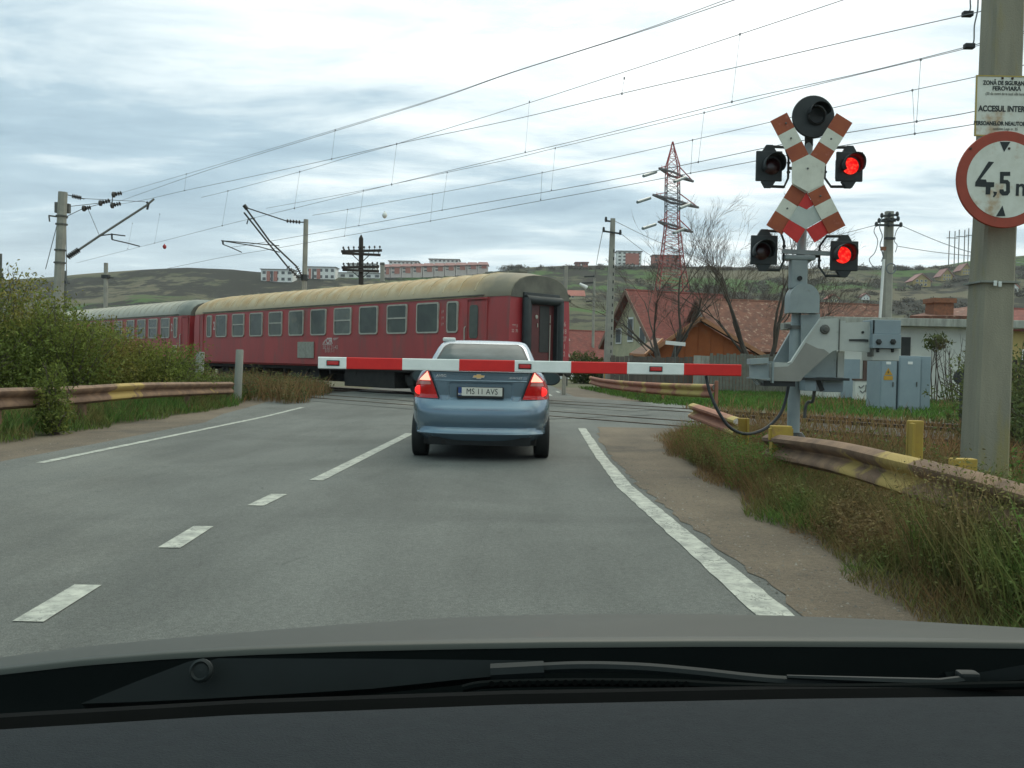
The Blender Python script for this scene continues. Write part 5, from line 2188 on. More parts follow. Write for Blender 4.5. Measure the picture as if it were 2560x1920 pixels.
def build_masts():
    # tall mast left of the road, carrying the nearer track's wires
    Y = 38.4
    bot = pv(126, 640, Y)
    top = pv(136, 415, Y)
    foot = bot.copy()
    foot.z = 0
    m = empty('catenary_mast', foot, 'tall concrete overhead line mast behind the big bush, with a long slanted arm', 'mast', 'concrete railway masts')
    b = MB()
    pole_between(b, top, bot, .23, .195, 8, None, 0)
    b.build('shaft', 'far_concrete', m)
    pn = TT

    def mp(x, y):                                        # point in the mast's own cross-track plane, crop C1 frame
        k = 1517 / 640
        d = rayf(0 + x / k, 420 + y / k)
        t = bot.dot(pn) / (d.x * pn.x + d.y * pn.y)
        return Vector((d.x * t, t, CAMZ + d.z * t))
    b = MB()
    for y in (240, 290, 450, 528):
        c = mp(0, y)
        q = bot + (top - bot) * ((c.z - bot.z) / (top.z - bot.z))
        b.lathe(q + Vector((0, 0, -.05)), (0, 0, 1), [(.25, 0), (.25, .06)], 10)
    b.box(mp(343, 235), (.2, .2, .45))
    b.box(mp(400, 240), (.2, .2, .40))
    b.bar(mp(288, 282), mp(400, 296), .06, .06)
    b.bar(mp(290, 282), mp(294, 318), .05, .05)
    each(b, 'clamp', 'steel_grey', m)
    b = MB()
    insulator(b, mp(425, 165), mp(482, 178), .10)
    insulator(b, mp(400, 530), mp(468, 484), .13, 7)
    each(b, 'insulator', 'ceramic', m, smooth=True)
    b = MB()
    b.tube([mp(395, 158), mp(500, 184)], .022, 6, 'steel_dark')
    b.tube([mp(468, 484), mp(590, 402), mp(868, 222), mp(912, 184)], .05, 8, 'steel_grey')
    b.tube([mp(868, 200), mp(880, 215), mp(872, 246)], .05, 6, 'steel_dark')
    b.tube([mp(590, 402), mp(660, 392), mp(742, 402)], .03, 6, 'steel_dark')
    b.bar(mp(662, 388), mp(664, 424), .09, .05, 'steel_dark')
    b.tube([mp(664, 424), mp(760, 446), mp(828, 464)], .028, 6, 'steel_dark')
    b.tube([mp(525, 250), mp(590, 402)], .012, 4, 'wire')
    b.build('cantilever_arm', None, m, smooth=True)
    b = MB()
    b.tube([mp(340, 330), mp(270, 600)], .018, 5)
    b.tube([mp(390, 250), mp(395, 700)], .018, 5)
    each(b, 'stay_wire', 'wire', m)
    # anchor insulators of the near wires
    b = MB()
    for a, c in (((590, 208), (652, 192)), ((668, 158), (722, 148)), ((660, 222), (716, 210)), ((492, 240), (538, 234))):
        insulator(b, mp(*a), mp(*c), .10, 4)
        b.lathe(mp(*a), (1, 0, 0), [(.03, -.05), (.13, 0), (.13, .08), (.03, .1)], 10)
    b.tube([mp(410, 228), mp(590, 208)], .014, 4)
    b.tube([mp(405, 282), mp(492, 240), mp(600, 212), mp(668, 200)], .014, 4)
    b.tube([mp(668, 158), mp(664, 222)], .02, 5)
    b.tube([mp(480, 180), mp(700, 192), mp(860, 200)], .012, 4)
    b.build('anchor_set', 'steel_dark', m)
    # mast behind the coaches
    Y = 43.2
    bot = pv(657, 640, Y)
    top = pv(661, 474, Y)
    foot = bot.copy()
    foot.z = 0
    m2 = empty('catenary_mast', foot, 'concrete overhead line mast behind the first coach, with a slanted double arm to the left', 'mast', 'concrete railway masts')
    b = MB()
    pole_between(b, top, bot, .14, .115, 8, None, 0)
    b.build('shaft', 'far_concrete', m2)

    def mq(x, y):
        d = rayf(x * KV, y * KV)
        t = bot.dot(pn) / (d.x * pn.x + d.y * pn.y)
        return Vector((d.x * t, t, CAMZ + d.z * t))
    b = MB()
    insulator(b, mq(650, 480), mq(618, 477), .09, 5)
    insulator(b, mq(645, 600), mq(620, 575), .10, 5)
    insulator(b, mq(652, 596), mq(640, 575), .10, 5)
    each(b, 'insulator', 'ceramic', m2, smooth=True)
    b = MB()
    b.tube([mq(656, 480), mq(650, 480)], .03, 6)
    b.tube([mq(618, 477), mq(530, 448)], .028, 6)
    b.tube([mq(620, 575), mq(577, 522), mq(527, 459)], .038, 6)
    b.tube([mq(640, 575), mq(582, 520), mq(529, 447)], .040, 6)
    b.tube([mq(527, 443), mq(534, 452)], .09, 6)
    b.tube([mq(533, 484), mq(536, 474), mq(550, 471)], .03, 5)
    b.tube([mq(478, 520), mq(540, 525), mq(603, 531)], .025, 5)
    b.tube([mq(478, 520), mq(560, 533), mq(604, 545)], .025, 5)
    b.bar(mq(481, 519), mq(482, 528), .08, .05)
    b.tube([mq(482, 528), mq(500, 535), mq(522, 545)], .025, 5)
    b.tube([mq(655, 598), mq(645, 600)], .04, 6)
    b.lathe(mq(657, 600) + Vector((0, 0, -.15)), (0, 0, 1), [(.17, 0), (.17, .3)], 8)
    b.build('cantilever_arm', 'steel_dark', m2, smooth=True)
    # masts farther down the line
    for vx, vt, vb, Y, w, lb in ((229, 568, 690, 65, 9, 'slim distant concrete mast standing above the second coach'), (142, 585, 680, 78, 5, 'distant thin mast just right of the tall left mast'),
                                 (2, 548, 640, 40, 5, 'dark thin mast at the very left edge above the bush')):
        t, bo = pv(vx, vt, Y), pv(vx - 1, vb, Y)
        f = bo.copy()
        f.z = 0
        e = empty('catenary_mast', f, lb, 'mast', 'concrete railway masts')
        b = MB()
        r = w * KV / FPX * Y / 2
        pole_between(b, t, bo, r * 1.15, r, 8, None, 0)
        b.build('shaft', 'far_concrete' if w > 5 else 'steel_grey', e)
        b = MB()
        b.box(t - Vector((0, 0, 1.0)), (r * 3.4, r * 2.4, .25))
        b.tube([t - Vector((0, .1, 1.0)), t + Vector((r * 4, -.1, -1.1))], .04, 5)
        each(b, 'clamp', 'steel_dark', e)


def build_poles():
    # old telegraph pole with four cross arms
    Y = 52
    t, bo = pv(780, 515, Y), pv(780, 606, Y)
    f = bo.copy()
    f.z = 0
    e = empty('telegraph_pole', f, 'dark wooden telegraph pole with four cross arms of insulators behind the first coach', 'pole')
    b = MB()
    pole_between(b, t, bo, .17, .13, 8, None, 0)
    b.lathe(t, (0, 0, 1), [(.13, 0), (.02, .22)], 8)
    b.build('shaft', 'wood_dark', e)
    for (x0, y0, x1, y1) in ((737, 543, 825, 541), (739, 547, 822, 551), (738, 578, 819, 576), (740, 583, 819, 586)):
        a, c = pv(x0, y0, Y - .2), pv(x1, y1, Y - .2)
        b = MB()
        b.bar(a, c, .10, .14)
        arm = b.build('cross_arm', 'wood_dark', e)
        b = MB()
        for k in range(8):
            p = a.lerp(c, (k + .4) / 7.8)
            b.lathe(p + Vector((0, 0, .05)), (0, 0, 1), [(.02, 0), (.02, .10), (.06, .11), (.055, .2), (.03, .23)], 6)
        each(b, 'insulator', 'ceramic', arm)
    b = MB()
    for s in (-1, 1):
        b.tube([pv(780 + s * 3, 565, Y), pv(780 + s * 20, 549, Y)], .025, 4)
        b.tube([pv(780 + s * 3, 600, Y), pv(780 + s * 20, 585, Y)], .025, 4)
    each(b, 'brace', 'steel_dark', e)

    def simple_pole(top, bot, Y, w0, w1, label, mat='far_concrete', name='concrete_pole', n=4, foot=0.0):
        t, bo = pv(*top, Y), pv(*bot, Y)
        b = MB()
        r1, r0 = w1 * KV / FPX * Y / 2, w0 * KV / FPX * Y / 2
        fb = bo - (t - bo) / (t.z - bo.z) * (bo.z - foot)
        e = empty(name, fb, label, 'pole')
        P = []
        for k in range(9):
            q = fb.lerp(t, k / 8)
            r = r0 + (r1 - r0) * k / 8
            P.append([q + Vector((a * r, d * r * .8, 0)) for a, d in ((-1, -.6), (-.6, -1), (.6, -1), (1, -.6), (1, .6), (.6, 1), (-.6, 1), (-1, .6))])
        b.grid(P, closed_u=True)
        b.add(P[-1], [tuple(range(8))])
        b.build('shaft', mat, e)
        return e, t, fb
    e, t, fb = simple_pole((826, 567), (826, 605), 50, 9, 9, 'short grey concrete pole just right of the dark telegraph pole')
    b = MB()
    b.box(t - Vector((0, 0, .1)), (.26, .2, .1))
    b.build('cap', 'steel_grey', e)
    # stout ladder-holed pole near the orange shed
    e, t, fb = simple_pole((1324, 472), (1314, 780), 45, 21, 10, 'tall tapered concrete pole between the coach end and the orange shed')
    b = MB()
    for k in range(15):
        q = fb.lerp(t, .18 + .045 * k)
        b.box(q + Vector((.10, -.155 + .003 * k, 0)), (.055, .05, .16))
    b.build('holes', 'dark_void', e)
    b = MB()
    b.bar(pv(1309, 477, 45), pv(1327, 479, 45), .06, .08)
    b.bar(pv(1302, 499, 44.8), pv(1342, 505, 44.8), .08, .08)
    for p in ((1309, 475), (1304, 497), (1340, 503)):
        b.lathe(pv(*p, 44.8), (0, 0, 1), [(.05, -.1), (.07, 0), (.05, .15)], 8)
    b.build('cross_arm', 'steel_dark', e)
    b = MB()
    q = fb.lerp(t, .10)
    b.box(q + Vector((-.16, -.16, .0)), (.12, .012, .8))
    b.build('yellow_mark', 'warn_yellow', e)
    # slim pole at the coach's right edge
    e, t, fb = simple_pole((1223, 575), (1219, 790), 36, 9, 7, 'slim concrete pole right behind the open end of the first coach')
    b = MB()
    b.box(pv(1221, 640, 35.8), (.34, .2, .12))
    b.bar(pv(1212, 640, 35.8), pv(1233, 640, 35.8), .05, .05)
    b.bar(pv(1222, 651, 35.8), pv(1234, 650, 35.8), .05, .05)
    each(b, 'clamp', 'steel_dark', e)
    # thin street lamp pole farther off
    e, t, fb = simple_pole((1284, 600), (1281, 740), 80, 6.5, 4.5, 'thin far street lamp pole with double cross arms right of the coach', name='street_lamp')
    b = MB()
    b.bar(pv(1262, 598, 80), pv(1284, 597, 80), .10, .12)
    b.bar(pv(1255, 612, 80), pv(1286, 610, 80), .10, .14)
    b.bar(pv(1266, 652, 80), pv(1280, 650, 80), .08, .1)
    b.build('cross_arm', 'steel_dark', e)
    b = MB()
    b.tube([pv(1252, 613, 79.6), pv(1268, 622, 79.6)], [.12, .2], 8)
    b.build('lamp_head', 'far_white', e)
    # utility pole with tangled wires, right of the signal
    e, t, fb = simple_pole((1921, 457), (1915, 690), 45, 22, 17, 'concrete utility pole with tangled wires right of the crossing signal', name='utility_pole')
    b = MB()
    for (x0, y0, x1, y1) in ((1893, 486, 1946, 487), (1899, 478, 1940, 474), (1905, 467, 1938, 464)):
        b.bar(pv(x0, y0, 44.6), pv(x1, y1, 44.6), .08, .10)
        for k in (0, .5, 1):
            p = pv(x0 + (x1 - x0) * k, y0 + (y1 - y0) * k, 44.6)
            b.lathe(p, (0, 0, 1), [(.05, -.08), (.09, 0), (.08, .1), (.04, .16)], 8)
    b.lathe(t - Vector((0, 0, .5)), (0, 0, 1), [(.36, 0), (.36, .12)], 8)
    b.box(pv(1922, 515, 44.6), (.5, .2, .1))
    b.build('cross_arm', 'steel_dark', e)
    b = MB()
    pts = [(1893, 486), (1888, 500), (1896, 520), (1890, 545), (1878, 560), (1886, 575), (1902, 580), (1908, 560), (1904, 540)]
    b.tube(poly_smooth([pv(x, y, 44.5) for x, y in pts], 5), .02, 4)
    pts = [(1905, 470), (1900, 490), (1906, 510), (1901, 530), (1908, 550), (1904, 565)]
    b.tube(poly_smooth([pv(x, y, 44.5) for x, y in pts], 5), .025, 4)
    pts = [(1943, 490), (1936, 500), (1932, 520), (1938, 530), (1934, 545)]
    b.tube(poly_smooth([pv(x, y, 44.5) for x, y in pts], 5), .02, 4)
    ring = [pv(1925 + 10 * math.cos(a), 580 + 11 * math.sin(a), 44.4) for a in np.linspace(0, 6.283, 16)]
    b.tube(ring, .035, 5)
    each(b, 'loose_cable', 'wire', e)
    b = MB()
    b.tube([pv(1909, 560, 44.5), pv(1900, 700, 44.5)], .075, 8)
    b.build('cable_pipe', 'far_white', e, smooth=True)
    b = MB()
    b.box(pv(1908, 537, 44.5), (.24, .15, .18))
    b.build('fuse_box', 'brick', e)


def build_pylon():
    Y = 250
    P = lambda x, y, dy=0: C4(x, y, Y + dy)
    gz = 0
    e = empty('lattice_pylon', (P(885, 1150).x, Y, hill_z(P(885, 1150).x / Y, Y)), 'red and grey steel lattice pylon with three tiers of arms behind the houses', 'pylon')
    b = MB()
    prof = [(150, 2), (200, 12), (320, 42), (400, 43), (500, 44), (590, 44), (680, 44), (760, 48), (850, 58), (950, 68), (1060, 84), (1180, 100)]
    cx = lambda y: 890 - (y - 150) * .008

    def ring(y, w):
        k = w * (Y / FPX / (1659 / 600))
        c = P(cx(y), y)
        return [c + Vector((a * k, d * k, 0)) for a, d in ((-1, -1), (1, -1), (1, 1), (-1, 1))]
    rr = []
    for (y0, w0), (y1, w1) in zip(prof[:-1], prof[1:]):
        n = max(1, int(abs(y1 - y0) / 45))
        for k in range(n):
            rr.append((y0 + (y1 - y0) * k / n, w0 + (w1 - w0) * k / n))
    rr.append(prof[-1])
    for i, ((ya, wa), (yb, wb)) in enumerate(zip(rr[:-1], rr[1:])):
        m = 'pylon_red' if ya < 420 or ya > 600 and ya < 2000 else 'pylon_grey'
        A, B = ring(ya, wa), ring(yb, wb)
        for k in range(4):
            k2 = (k + 1) % 4
            b.bar(A[k], B[k], .22, .22, m)
            b.bar(A[k], B[k2], .10, .10, m)
            b.bar(A[k2], B[k], .10, .10, m)
            b.bar(B[k], B[k2], .10, .10, m)
    b.build('tower', None, e)
    for (y, xl, yl, xr, yr) in ((375, 780, 355, 1052, 405), (560, 738, 536, 1088, 588), (738, 775, 718, 1046, 760)):
        b = MB()
        for s, x, yy in ((-1, xl, yl), (1, xr, yr)):
            tip = P(x, yy)
            tip.y += s * 4
            c = P(cx(y), y)
            for d in (-4, 4):
                b.bar(c + Vector((0, d * .6, 0)), tip, .50, .50, 'pylon_grey')
            b.bar(P(cx(y) + s * 42, y - 58), tip, .22, .22, 'pylon_red')
            for k in range(1, 5):
                q = c.lerp(tip, k / 5)
                b.bar(q + Vector((0, -1.8 * (1 - k / 5), 0)), q + Vector((0, 1.8 * (1 - k / 5), 1.2)), .1, .1, 'pylon_red')
        arm = b.build('arm', None, e)
        b = MB()
        for (x0, y0, x1, y1) in ((xl - 5, yl + 4, xl - 92, yl + 32), (xr - 75, yr - 8, xr - 150, yr + 22)):
            b.tube([P(x0, y0, -4), P(x1, y1, -10)], .42, 8)
        each(b, 'insulator', 'glass_ins', arm)


# ------------------------------------------------------------------ overhead wires
def wire_span(name, label, off, mess, cont, drops, r=.013, cat='wire', sag=True):
    e = empty(name, plane_pt(*(cont or mess)[0], off), label, cat, 'overhead line wires')
    if mess:
        b = MB()
        pts = [plane_pt(u, v, off) for u, v in mess]
        b.tube(poly_smooth(pts, 6), r, 5)
        b.build('carrier_wire', 'wire', e)
    if cont:
        b = MB()
        pts = [plane_pt(u, v, off) for u, v in cont]
        b.tube(poly_smooth(pts, 5), r * 1.15, 5)
        b.build('contact_wire', 'wire', e)
    for (u0, v0, u1, v1) in drops:
        p, q = plane_pt(u0, v0, off), plane_pt(u1, v1, off)
        b = MB()
        b.tube([p, q], r * .6, 4)
        b.box(p, (.03, .03, .05))
        b.box(q, (.03, .03, .05))
        b.build('dropper', 'wire', e)
    return e


def build_wires():
    k = 1.7281
    a = lambda x, y: (x / k, y / k)
    c = lambda x, y: (1280 + x / k, y / k)
    d = lambda p, q: (*p, *q)
    wire_span('overhead_wire', 'topmost double wire, running from the left mast out of the top of the frame', -4.2,
              [a(525, 833), a(805, 752), a(1100, 664), a(1448, 560), a(1900, 420), a(2212, 312), c(500, 152), c(920, 0), c(1500, -220)],
              [a(520, 868), a(860, 748), a(1100, 672), a(1448, 566), a(1900, 424), a(2212, 314), c(510, 152), c(960, 0), c(1600, -220)], [d(a(805, 752), a(797, 823)), d(a(1448, 562), a(1433, 687)), d(c(485, 338), c(475, 405))], r=.0068)
    wire_span('overhead_wire', 'wire passing just left of the mast top, second pair of the nearer track', -4.8,
              [a(870, 853), a(985, 825), a(1295, 742), a(1520, 675), a(1714, 622), a(2212, 468), c(580, 280), c(985, 148), c(1430, 0), c(1900, -160)],
              [a(520, 882), a(640, 860), a(800, 823), a(1100, 760), a(1433, 687), a(1714, 622), a(2212, 518), c(470, 405), c(950, 295), c(1400, 190), c(1970, 62), c(2040, 46), c(2300, -15)],
              [d(a(1295, 742), a(1272, 900)), d(a(1714, 622), a(1692, 797)), d(a(985, 825), a(960, 975))], r=.0068)
    wire_span('overhead_wire', 'long wire rising behind the striped cross to the concrete mast', -2.2,
              [a(1150, 900), a(1570, 822), a(1932, 745), a(2212, 686), c(187, 640), c(830, 487), c(1300, 370), c(1765, 258), c(2040, 190), c(2300, 120)],
              [a(330, 1136), a(670, 1050), a(960, 975), a(1270, 900), a(1692, 797), a(2212, 673), c(400, 578), c(950, 440), c(1500, 318), c(1975, 200), c(2300, 112)],
              [d(c(75, 440), c(57, 657)), d(c(985, 148), c(950, 440)), d(a(690, 925), a(668, 1050)), d(a(572, 965), a(552, 1075))], r=.0068)
    wire_span('overhead_wire', 'faint wire pair of the farther track crossing the upper lamps of the signal', 0.0,
              [a(1350, 930), a(1502, 905), a(1870, 838), c(0, 773), c(400, 690), c(780, 605), c(1250, 497), c(1730, 390), c(1990, 335), c(2250, 272)],
              [a(1000, 1068), a(1120, 1050), a(1550, 975), a(1910, 908), c(0, 855), c(400, 783), c(805, 700), c(1250, 608), c(1748, 525), c(1990, 483), c(2250, 420)],
              [d(a(1570, 822), a(1550, 975)), d(a(1932, 745), a(1910, 908)), d(c(187, 640), c(170, 822)), d(c(830, 487), c(805, 700)), d(c(1766, 258), c(1748, 525))], r=.0085)
    wire_span('overhead_wire', 'lowest railway wire, just above the roofs behind the barrier', 1.2,
              None, [a(700, 1165), a(970, 1110), a(1180, 1075), a(1488, 1020), a(1860, 955), c(0, 890), c(400, 818), c(772, 748), c(1250, 660), c(1740, 578), c(1990, 538), c(2250, 490)],
              [d(a(1502, 905), a(1488, 1020)), d(a(1870, 838), a(1860, 955)), d(c(130, 745), c(124, 862)), d(c(780, 605), c(772, 748)), d(c(1730, 390), c(1740, 578))], r=.0085)
    # jumper leads by the near mast
    e = empty('jumper_lead', c(0, 0) and plane_pt(*c(1970, 62), -4.8), 'two loose jumper leads hanging left of the concrete mast top', 'cable')
    b = MB()
    off = -4.4
    b.tube(poly_smooth([plane_pt(*c(1982, -60), off), plane_pt(*c(1980, 0), off), plane_pt(*c(1980, 40), off), plane_pt(*c(1966, 60), off)], 5), .012, 5)
    b.tube(poly_smooth([plane_pt(*c(2014, -60), off), plane_pt(*c(2012, 40), off), plane_pt(*c(1998, 110), off), plane_pt(*c(1995, 180), off), plane_pt(*c(1976, 200), off)], 5), .012, 5)
    each(b, 'lead', 'wire', e)
    b = MB()
    for x, y in ((1968, 61), (1975, 200)):
        p = plane_pt(*c(x, y), off)
        b.box(p, (.16, .10, .08), bev=.01)
    each(b, 'connector', 'seam', e)
    # thin service lines between the poles
    for n, (pa, pb, pc, lb) in enumerate((((1340, 504, 44.8), (1420, 560, 60), (1500, 590, 80), 'thin line running down from the tapered pole towards the bare trees'),
                                          ((1327, 477, 45), (1440, 530, 60), (1560, 575, 90), 'upper thin line from the tapered pole to the houses'),
                                          ((1302, 499, 45), (1290, 560, 58), (1284, 600, 80), 'thin line from the tapered pole to the far street lamp'),
                                          ((1946, 487, 44.6), (2080, 540, 40), (2300, 588, 34), 'thin line from the utility pole to the right edge of the picture'),
                                          ((1940, 532, 44.6), (2050, 548, 46), (2300, 572, 50), 'lower dark line from the utility pole behind the concrete mast'),
                                          ((1893, 486, 44.6), (1760, 520, 60), (1640, 548, 90), 'thin line from the utility pole past the lower lamps'))):
        pts = [pv(*pa), pv(*pb), pv(*pc)]
        b = MB()
        b.tube(poly_smooth(pts, 8), .016, 4)
        o = b.build('service_line', 'wire')
        tag(o, lb, 'wire', 'thin service lines')
    for (x, y, off, m, lb) in ((1662 / k, 930 / k, -1, 'far_white', 'small white marker ball on a wire, above the telegraph pole'), (711 / k, 1066 / k, -2.2, 'ball_red', 'small red marker ball on a wire, above the second coach')):
        p = plane_pt(x, y, off)
        b = MB()
        b.lathe(p, (0, 0, 1), [(.02, -.11), (.06, -.085), (.085, -.035), (.09, -.006), (.094, -.006), (.094, .006), (.09, .006), (.085, .035), (.06, .085), (.02, .11), (.02, .14), (.0, .15)], 12)
        tag(b.build('marker_ball', m, None, smooth=True), lb, 'marker ball')


build_masts()
build_poles()
build_pylon()
build_wires()


# ------------------------------------------------------------------ houses and other buildings
def quad_slab(b, pts, thick, mat=None):
    pts = [Vector(p) for p in pts]
    n = (pts[1] - pts[0]).cross(pts[3] - pts[0]).normalized()
    if n.z < 0:
        n = -n
    b.prism(pts, n * thick, mat)


def gabled(name, label, cat, P, ex, ey, Lx, Ly, z_eave, z_ridge, wall, roof, wins=(), over=.35, group=None, gable_wall=None, z0=-.3, chim=None, vthick=.18, trim=None):
    """gable house: P near corner, ex along the ridge, ey across; wins: (face, t0, t1, zlo, zhi, mat)"""
    P, ex, ey = Vector(P), Vector(ex).normalized(), Vector(ey).normalized()
    e = empty(name, P, label, cat, group)
    b = MB()
    mid = Ly / 2
    for t in (0, 1):
        pass
    prof = [(0, z0), (Ly, z0), (Ly, z_eave), (mid, z_ridge), (0, z_eave)]
    q = [Vector((P.x, P.y, 0)) + ey * a + Vector((0, 0, z)) for a, z in prof]
    b.prism(q, ex * Lx)
    b.build('wall', wall, e)
    b = MB()
    sl = (z_ridge - z_eave) / mid
    for s in (0, 1):
        e0 = Vector((P.x, P.y, 0)) + ey * (-over if s == 0 else Ly + over) + Vector((0, 0, z_eave - sl * over + .02)) - ex * over
        r0 = Vector((P.x, P.y, 0)) + ey * mid + Vector((0, 0, z_ridge + .02)) - ex * over
        quad_slab(b, [e0, e0 + ex * (Lx + 2 * over), r0 + ex * (Lx + 2 * over), r0], vthick)
    ro = b.build('roof', roof, e)
    b = MB()
    r0 = Vector((P.x, P.y, 0)) + ey * mid + Vector((0, 0, z_ridge + vthick)) - ex * over
    b.tube([r0, r0 + ex * (Lx + 2 * over)], .12, 6)
    b.build('ridge_tiles', roof, ro)
    if trim:
        b = MB()
        for s in (-1, 1):
            a0 = Vector((P.x, P.y, 0)) + ey * (mid + s * (mid + over)) + Vector((0, 0, z_eave - sl * over + .1)) - ex * (over + .03)
            r0 = Vector((P.x, P.y, 0)) + ey * mid + Vector((0, 0, z_ridge + .12)) - ex * (over + .03)
            b.bar(a0, r0, .06, .24)
        b.build('barge_board', trim, ro)
    for (face, t0, t1, zl, zh, m) in wins:
        b = MB()
        if face == 'gable':
            c = Vector((P.x, P.y, 0)) + ey * (t0 + t1) / 2 - ex * .02
            w = ey * (t1 - t0) / 2
            n = -ex
        elif face == 'gable2':
            c = Vector((P.x, P.y, 0)) + ey * (t0 + t1) / 2 + ex * (Lx + .02)
            w = ey * (t1 - t0) / 2
            n = ex
        else:
            c = Vector((P.x, P.y, 0)) + ex * (t0 + t1) / 2 - ey * .02
            w = ex * (t1 - t0) / 2
            n = -ey
        b.prism([c - w + Vector((0, 0, zl)), c + w + Vector((0, 0, zl)), c + w + Vector((0, 0, zh)), c - w + Vector((0, 0, zh))], n * .05)
        f = b.build('window', 'far_white', e)
        b = MB()
        w2 = w * .84
        dz = (zh - zl) * .08
        b.prism([c + n * .052 - w2 + Vector((0, 0, zl + dz)), c + n * .052 + w2 + Vector((0, 0, zl + dz)), c + n * .052 + w2 + Vector((0, 0, zh - dz)), c + n * .052 - w2 + Vector((0, 0, zh - dz))], n * .01)
        b.build('pane', m, f)
    if chim:
        b = MB()
        c = Vector((P.x, P.y, 0)) + ex * chim[0] + ey * chim[1]
        b.box((c.x, c.y, (z_eave + chim[2]) / 2 + .4), (.6, .6, chim[2] - z_eave))
        b.box((c.x, c.y, chim[2] + .42), (.74, .74, .12))
        b.build('chimney', 'brick', ro)
    return e


def build_houses():
    # big house with the red roof
    n = CX5(985, 640, 58)
    ex, ey = Vector((.93, .36, 0)), Vector((-.36, .93, 0))
    gabled('house', 'house with a steep red tiled roof and cream gable behind the bare tree', 'house', (n.x, n.y, 0), ex, ey, 7.2, 6.6, 2.9, 6.25, 'cream', 'roof_red',
           (('gable', 1.2, 2.0, 2.8, 3.9, 'far_dark'), ('gable', 2.9, 3.7, 2.9, 4.6, 'far_dark'), ('gable', 4.6, 5.4, 2.8, 3.9, 'far_dark'), ('gable', 2.2, 3.4, .6, 1.8, 'far_dark'),
            ('side', 2, 3.2, 1.0, 2.2, 'far_dark')), over=.5, trim='shed_side_roof')
    # longer, older roof to its right
    n = CX5(1640, 760, 55)
    gabled('house', 'long low house with an old patchy brown tiled roof behind the signal post', 'house', (n.x, n.y, 0), (.985, .17, 0), (-.17, .985, 0), 12.5, 7.5, 2.5, 5.55, 'plaster_dirty', 'roof_old',
           (('side', 1.2, 2.2, 1.0, 2.0, 'far_dark'), ('side', 4.2, 5.2, 1.0, 2.0, 'far_dark'), ('side', 7.5, 8.5, 1.0, 2.0, 'far_dark')), over=.45, chim=(9.5, 4.5, 5.2))
    b = MB()
    # orange shed, gable to the camera
    Y = 47.5
    A, Rr, L = CX5(1405, 452, Y), CX5(2000, 800, Y), CX5(905, 790, Y)
    f = Vector((A.x, Y, 0))
    e = empty('shed', f, 'orange painted wooden shed with its broad gable facing the road', 'shed')
    bk = Vector((1.3, 4.8, 0))
    b = MB()
    b.prism([Vector((L.x + .1, Y, -.2)), Vector((Rr.x - .1, Y, -.2)), Vector((Rr.x - .1, Y, Rr.z - .1)), A - Vector((0, 0, .1)), Vector((L.x + .1, Y, L.z - .05))], bk)
    w = b.build('wall', 'shed_orange', e)
    b = MB()
    for k in range(1, 9):
        x = L.x + (Rr.x - L.x) * k / 9
        zt = (L.z + (A.z - L.z) * (x - L.x) / (A.x - L.x)) if x < A.x else (A.z + (Rr.z - A.z) * (x - A.x) / (Rr.x - A.x))
        b.bar((x, Y - .012, .0), (x, Y - .012, zt - .16), .03, .02)
    b.build('batten', 'shed_orange', w)
    b = MB()
    fr = Vector((0, -.35, 0))
    o_ = Vector((A.x - L.x, 0, A.z - L.z)).normalized() * .45
    o2 = Vector((A.x - Rr.x, 0, A.z - Rr.z)).normalized() * .35
    quad_slab(b, [A + fr, A + bk, Rr - o2 + bk, Rr - o2 + fr], .12)
    quad_slab(b, [A + fr, L - o_ + fr, L - o_ + bk, A + bk], .12)
    ro = b.build('roof', 'shed_side_roof', e)
    b = MB()
    b.bar(A + fr * 1.08 + Vector((0, 0, .05)), Rr - o2 + fr * 1.08 + Vector((0, 0, .05)), .05, .20)
    b.bar(A + fr * 1.08 + Vector((0, 0, .05)), L - o_ + fr * 1.08 + Vector((0, 0, .05)), .05, .20)
    b.build('barge_board', 'shed_trim', ro)
    # lean-to at the shed's left
    p0, p1, p2 = CX5(735, 790, 46.6), CX5(985, 640, 49), CX5(880, 800, 46.4)
    e = empty('lean_to', (p0.x, p0.y, 0), 'small brown lean-to roof at the left end of the orange shed', 'shed')
    b = MB()
    q3 = CX5(1050, 650, 48.6)
    quad_slab(b, [p0, p2, q3, p1], .08)
    b.build('roof', 'shed_side_roof', e)
    b = MB()
    b.bar(p2 + Vector((.02, -.05, .04)), q3 + Vector((.02, -.05, .04)), .08, .16)
    b.bar(p0 + Vector((.02, -.08, .02)), p2 + Vector((.02, -.08, .02)), .06, .14)
    b.build('fascia', 'shed_trim', e)
    b = MB()
    b.prism([Vector((p0.x + .1, p0.y + .15, -.2)), Vector((p2.x, p2.y + .2, -.2)), Vector((p2.x, p2.y + .2, p2.z - .05)), Vector((p0.x + .1, p0.y + .15, p0.z - .05))], (.6, 1.8, 0))
    b.build('wall', 'fence_wood', e)
    # small far house between coach and lamp pole
    P = CX5(150, 800, 78)
    gabled('house', 'small far house with an orange red roof right of the coach end', 'house', (P.x, 78, 0), (.9, .44, 0), (-.44, .9, 0), 6.0, 5.0, 2.0, 4.2, 'far_white', 'roof_red',
           (('side', 1.0, 1.8, .6, 1.5, 'far_dark'), ('side', 3.0, 3.9, .6, 1.5, 'far_dark'), ('gable', 1.8, 2.8, 1.6, 2.6, 'far_dark')))
    q0, q1 = hill_pt(1226, 645), hill_pt(1262, 645)
    gabled('house', 'lone salmon roofed house low on the hillside above the coach end', 'house', (q0.x, q0.y, q0.z), (1, .1, 0), (-.1, 1, 0), (q1 - q0).length, 6, q0.z + 1.6, q0.z + 4.4, 'cream', 'far_pink',
           (('side', 2, 3.5, q0.z + .4, q0.z + 1.3, 'far_dark'),), z0=q0.z - 3)
    # white flat-roofed railway hut
    Y = 35.5
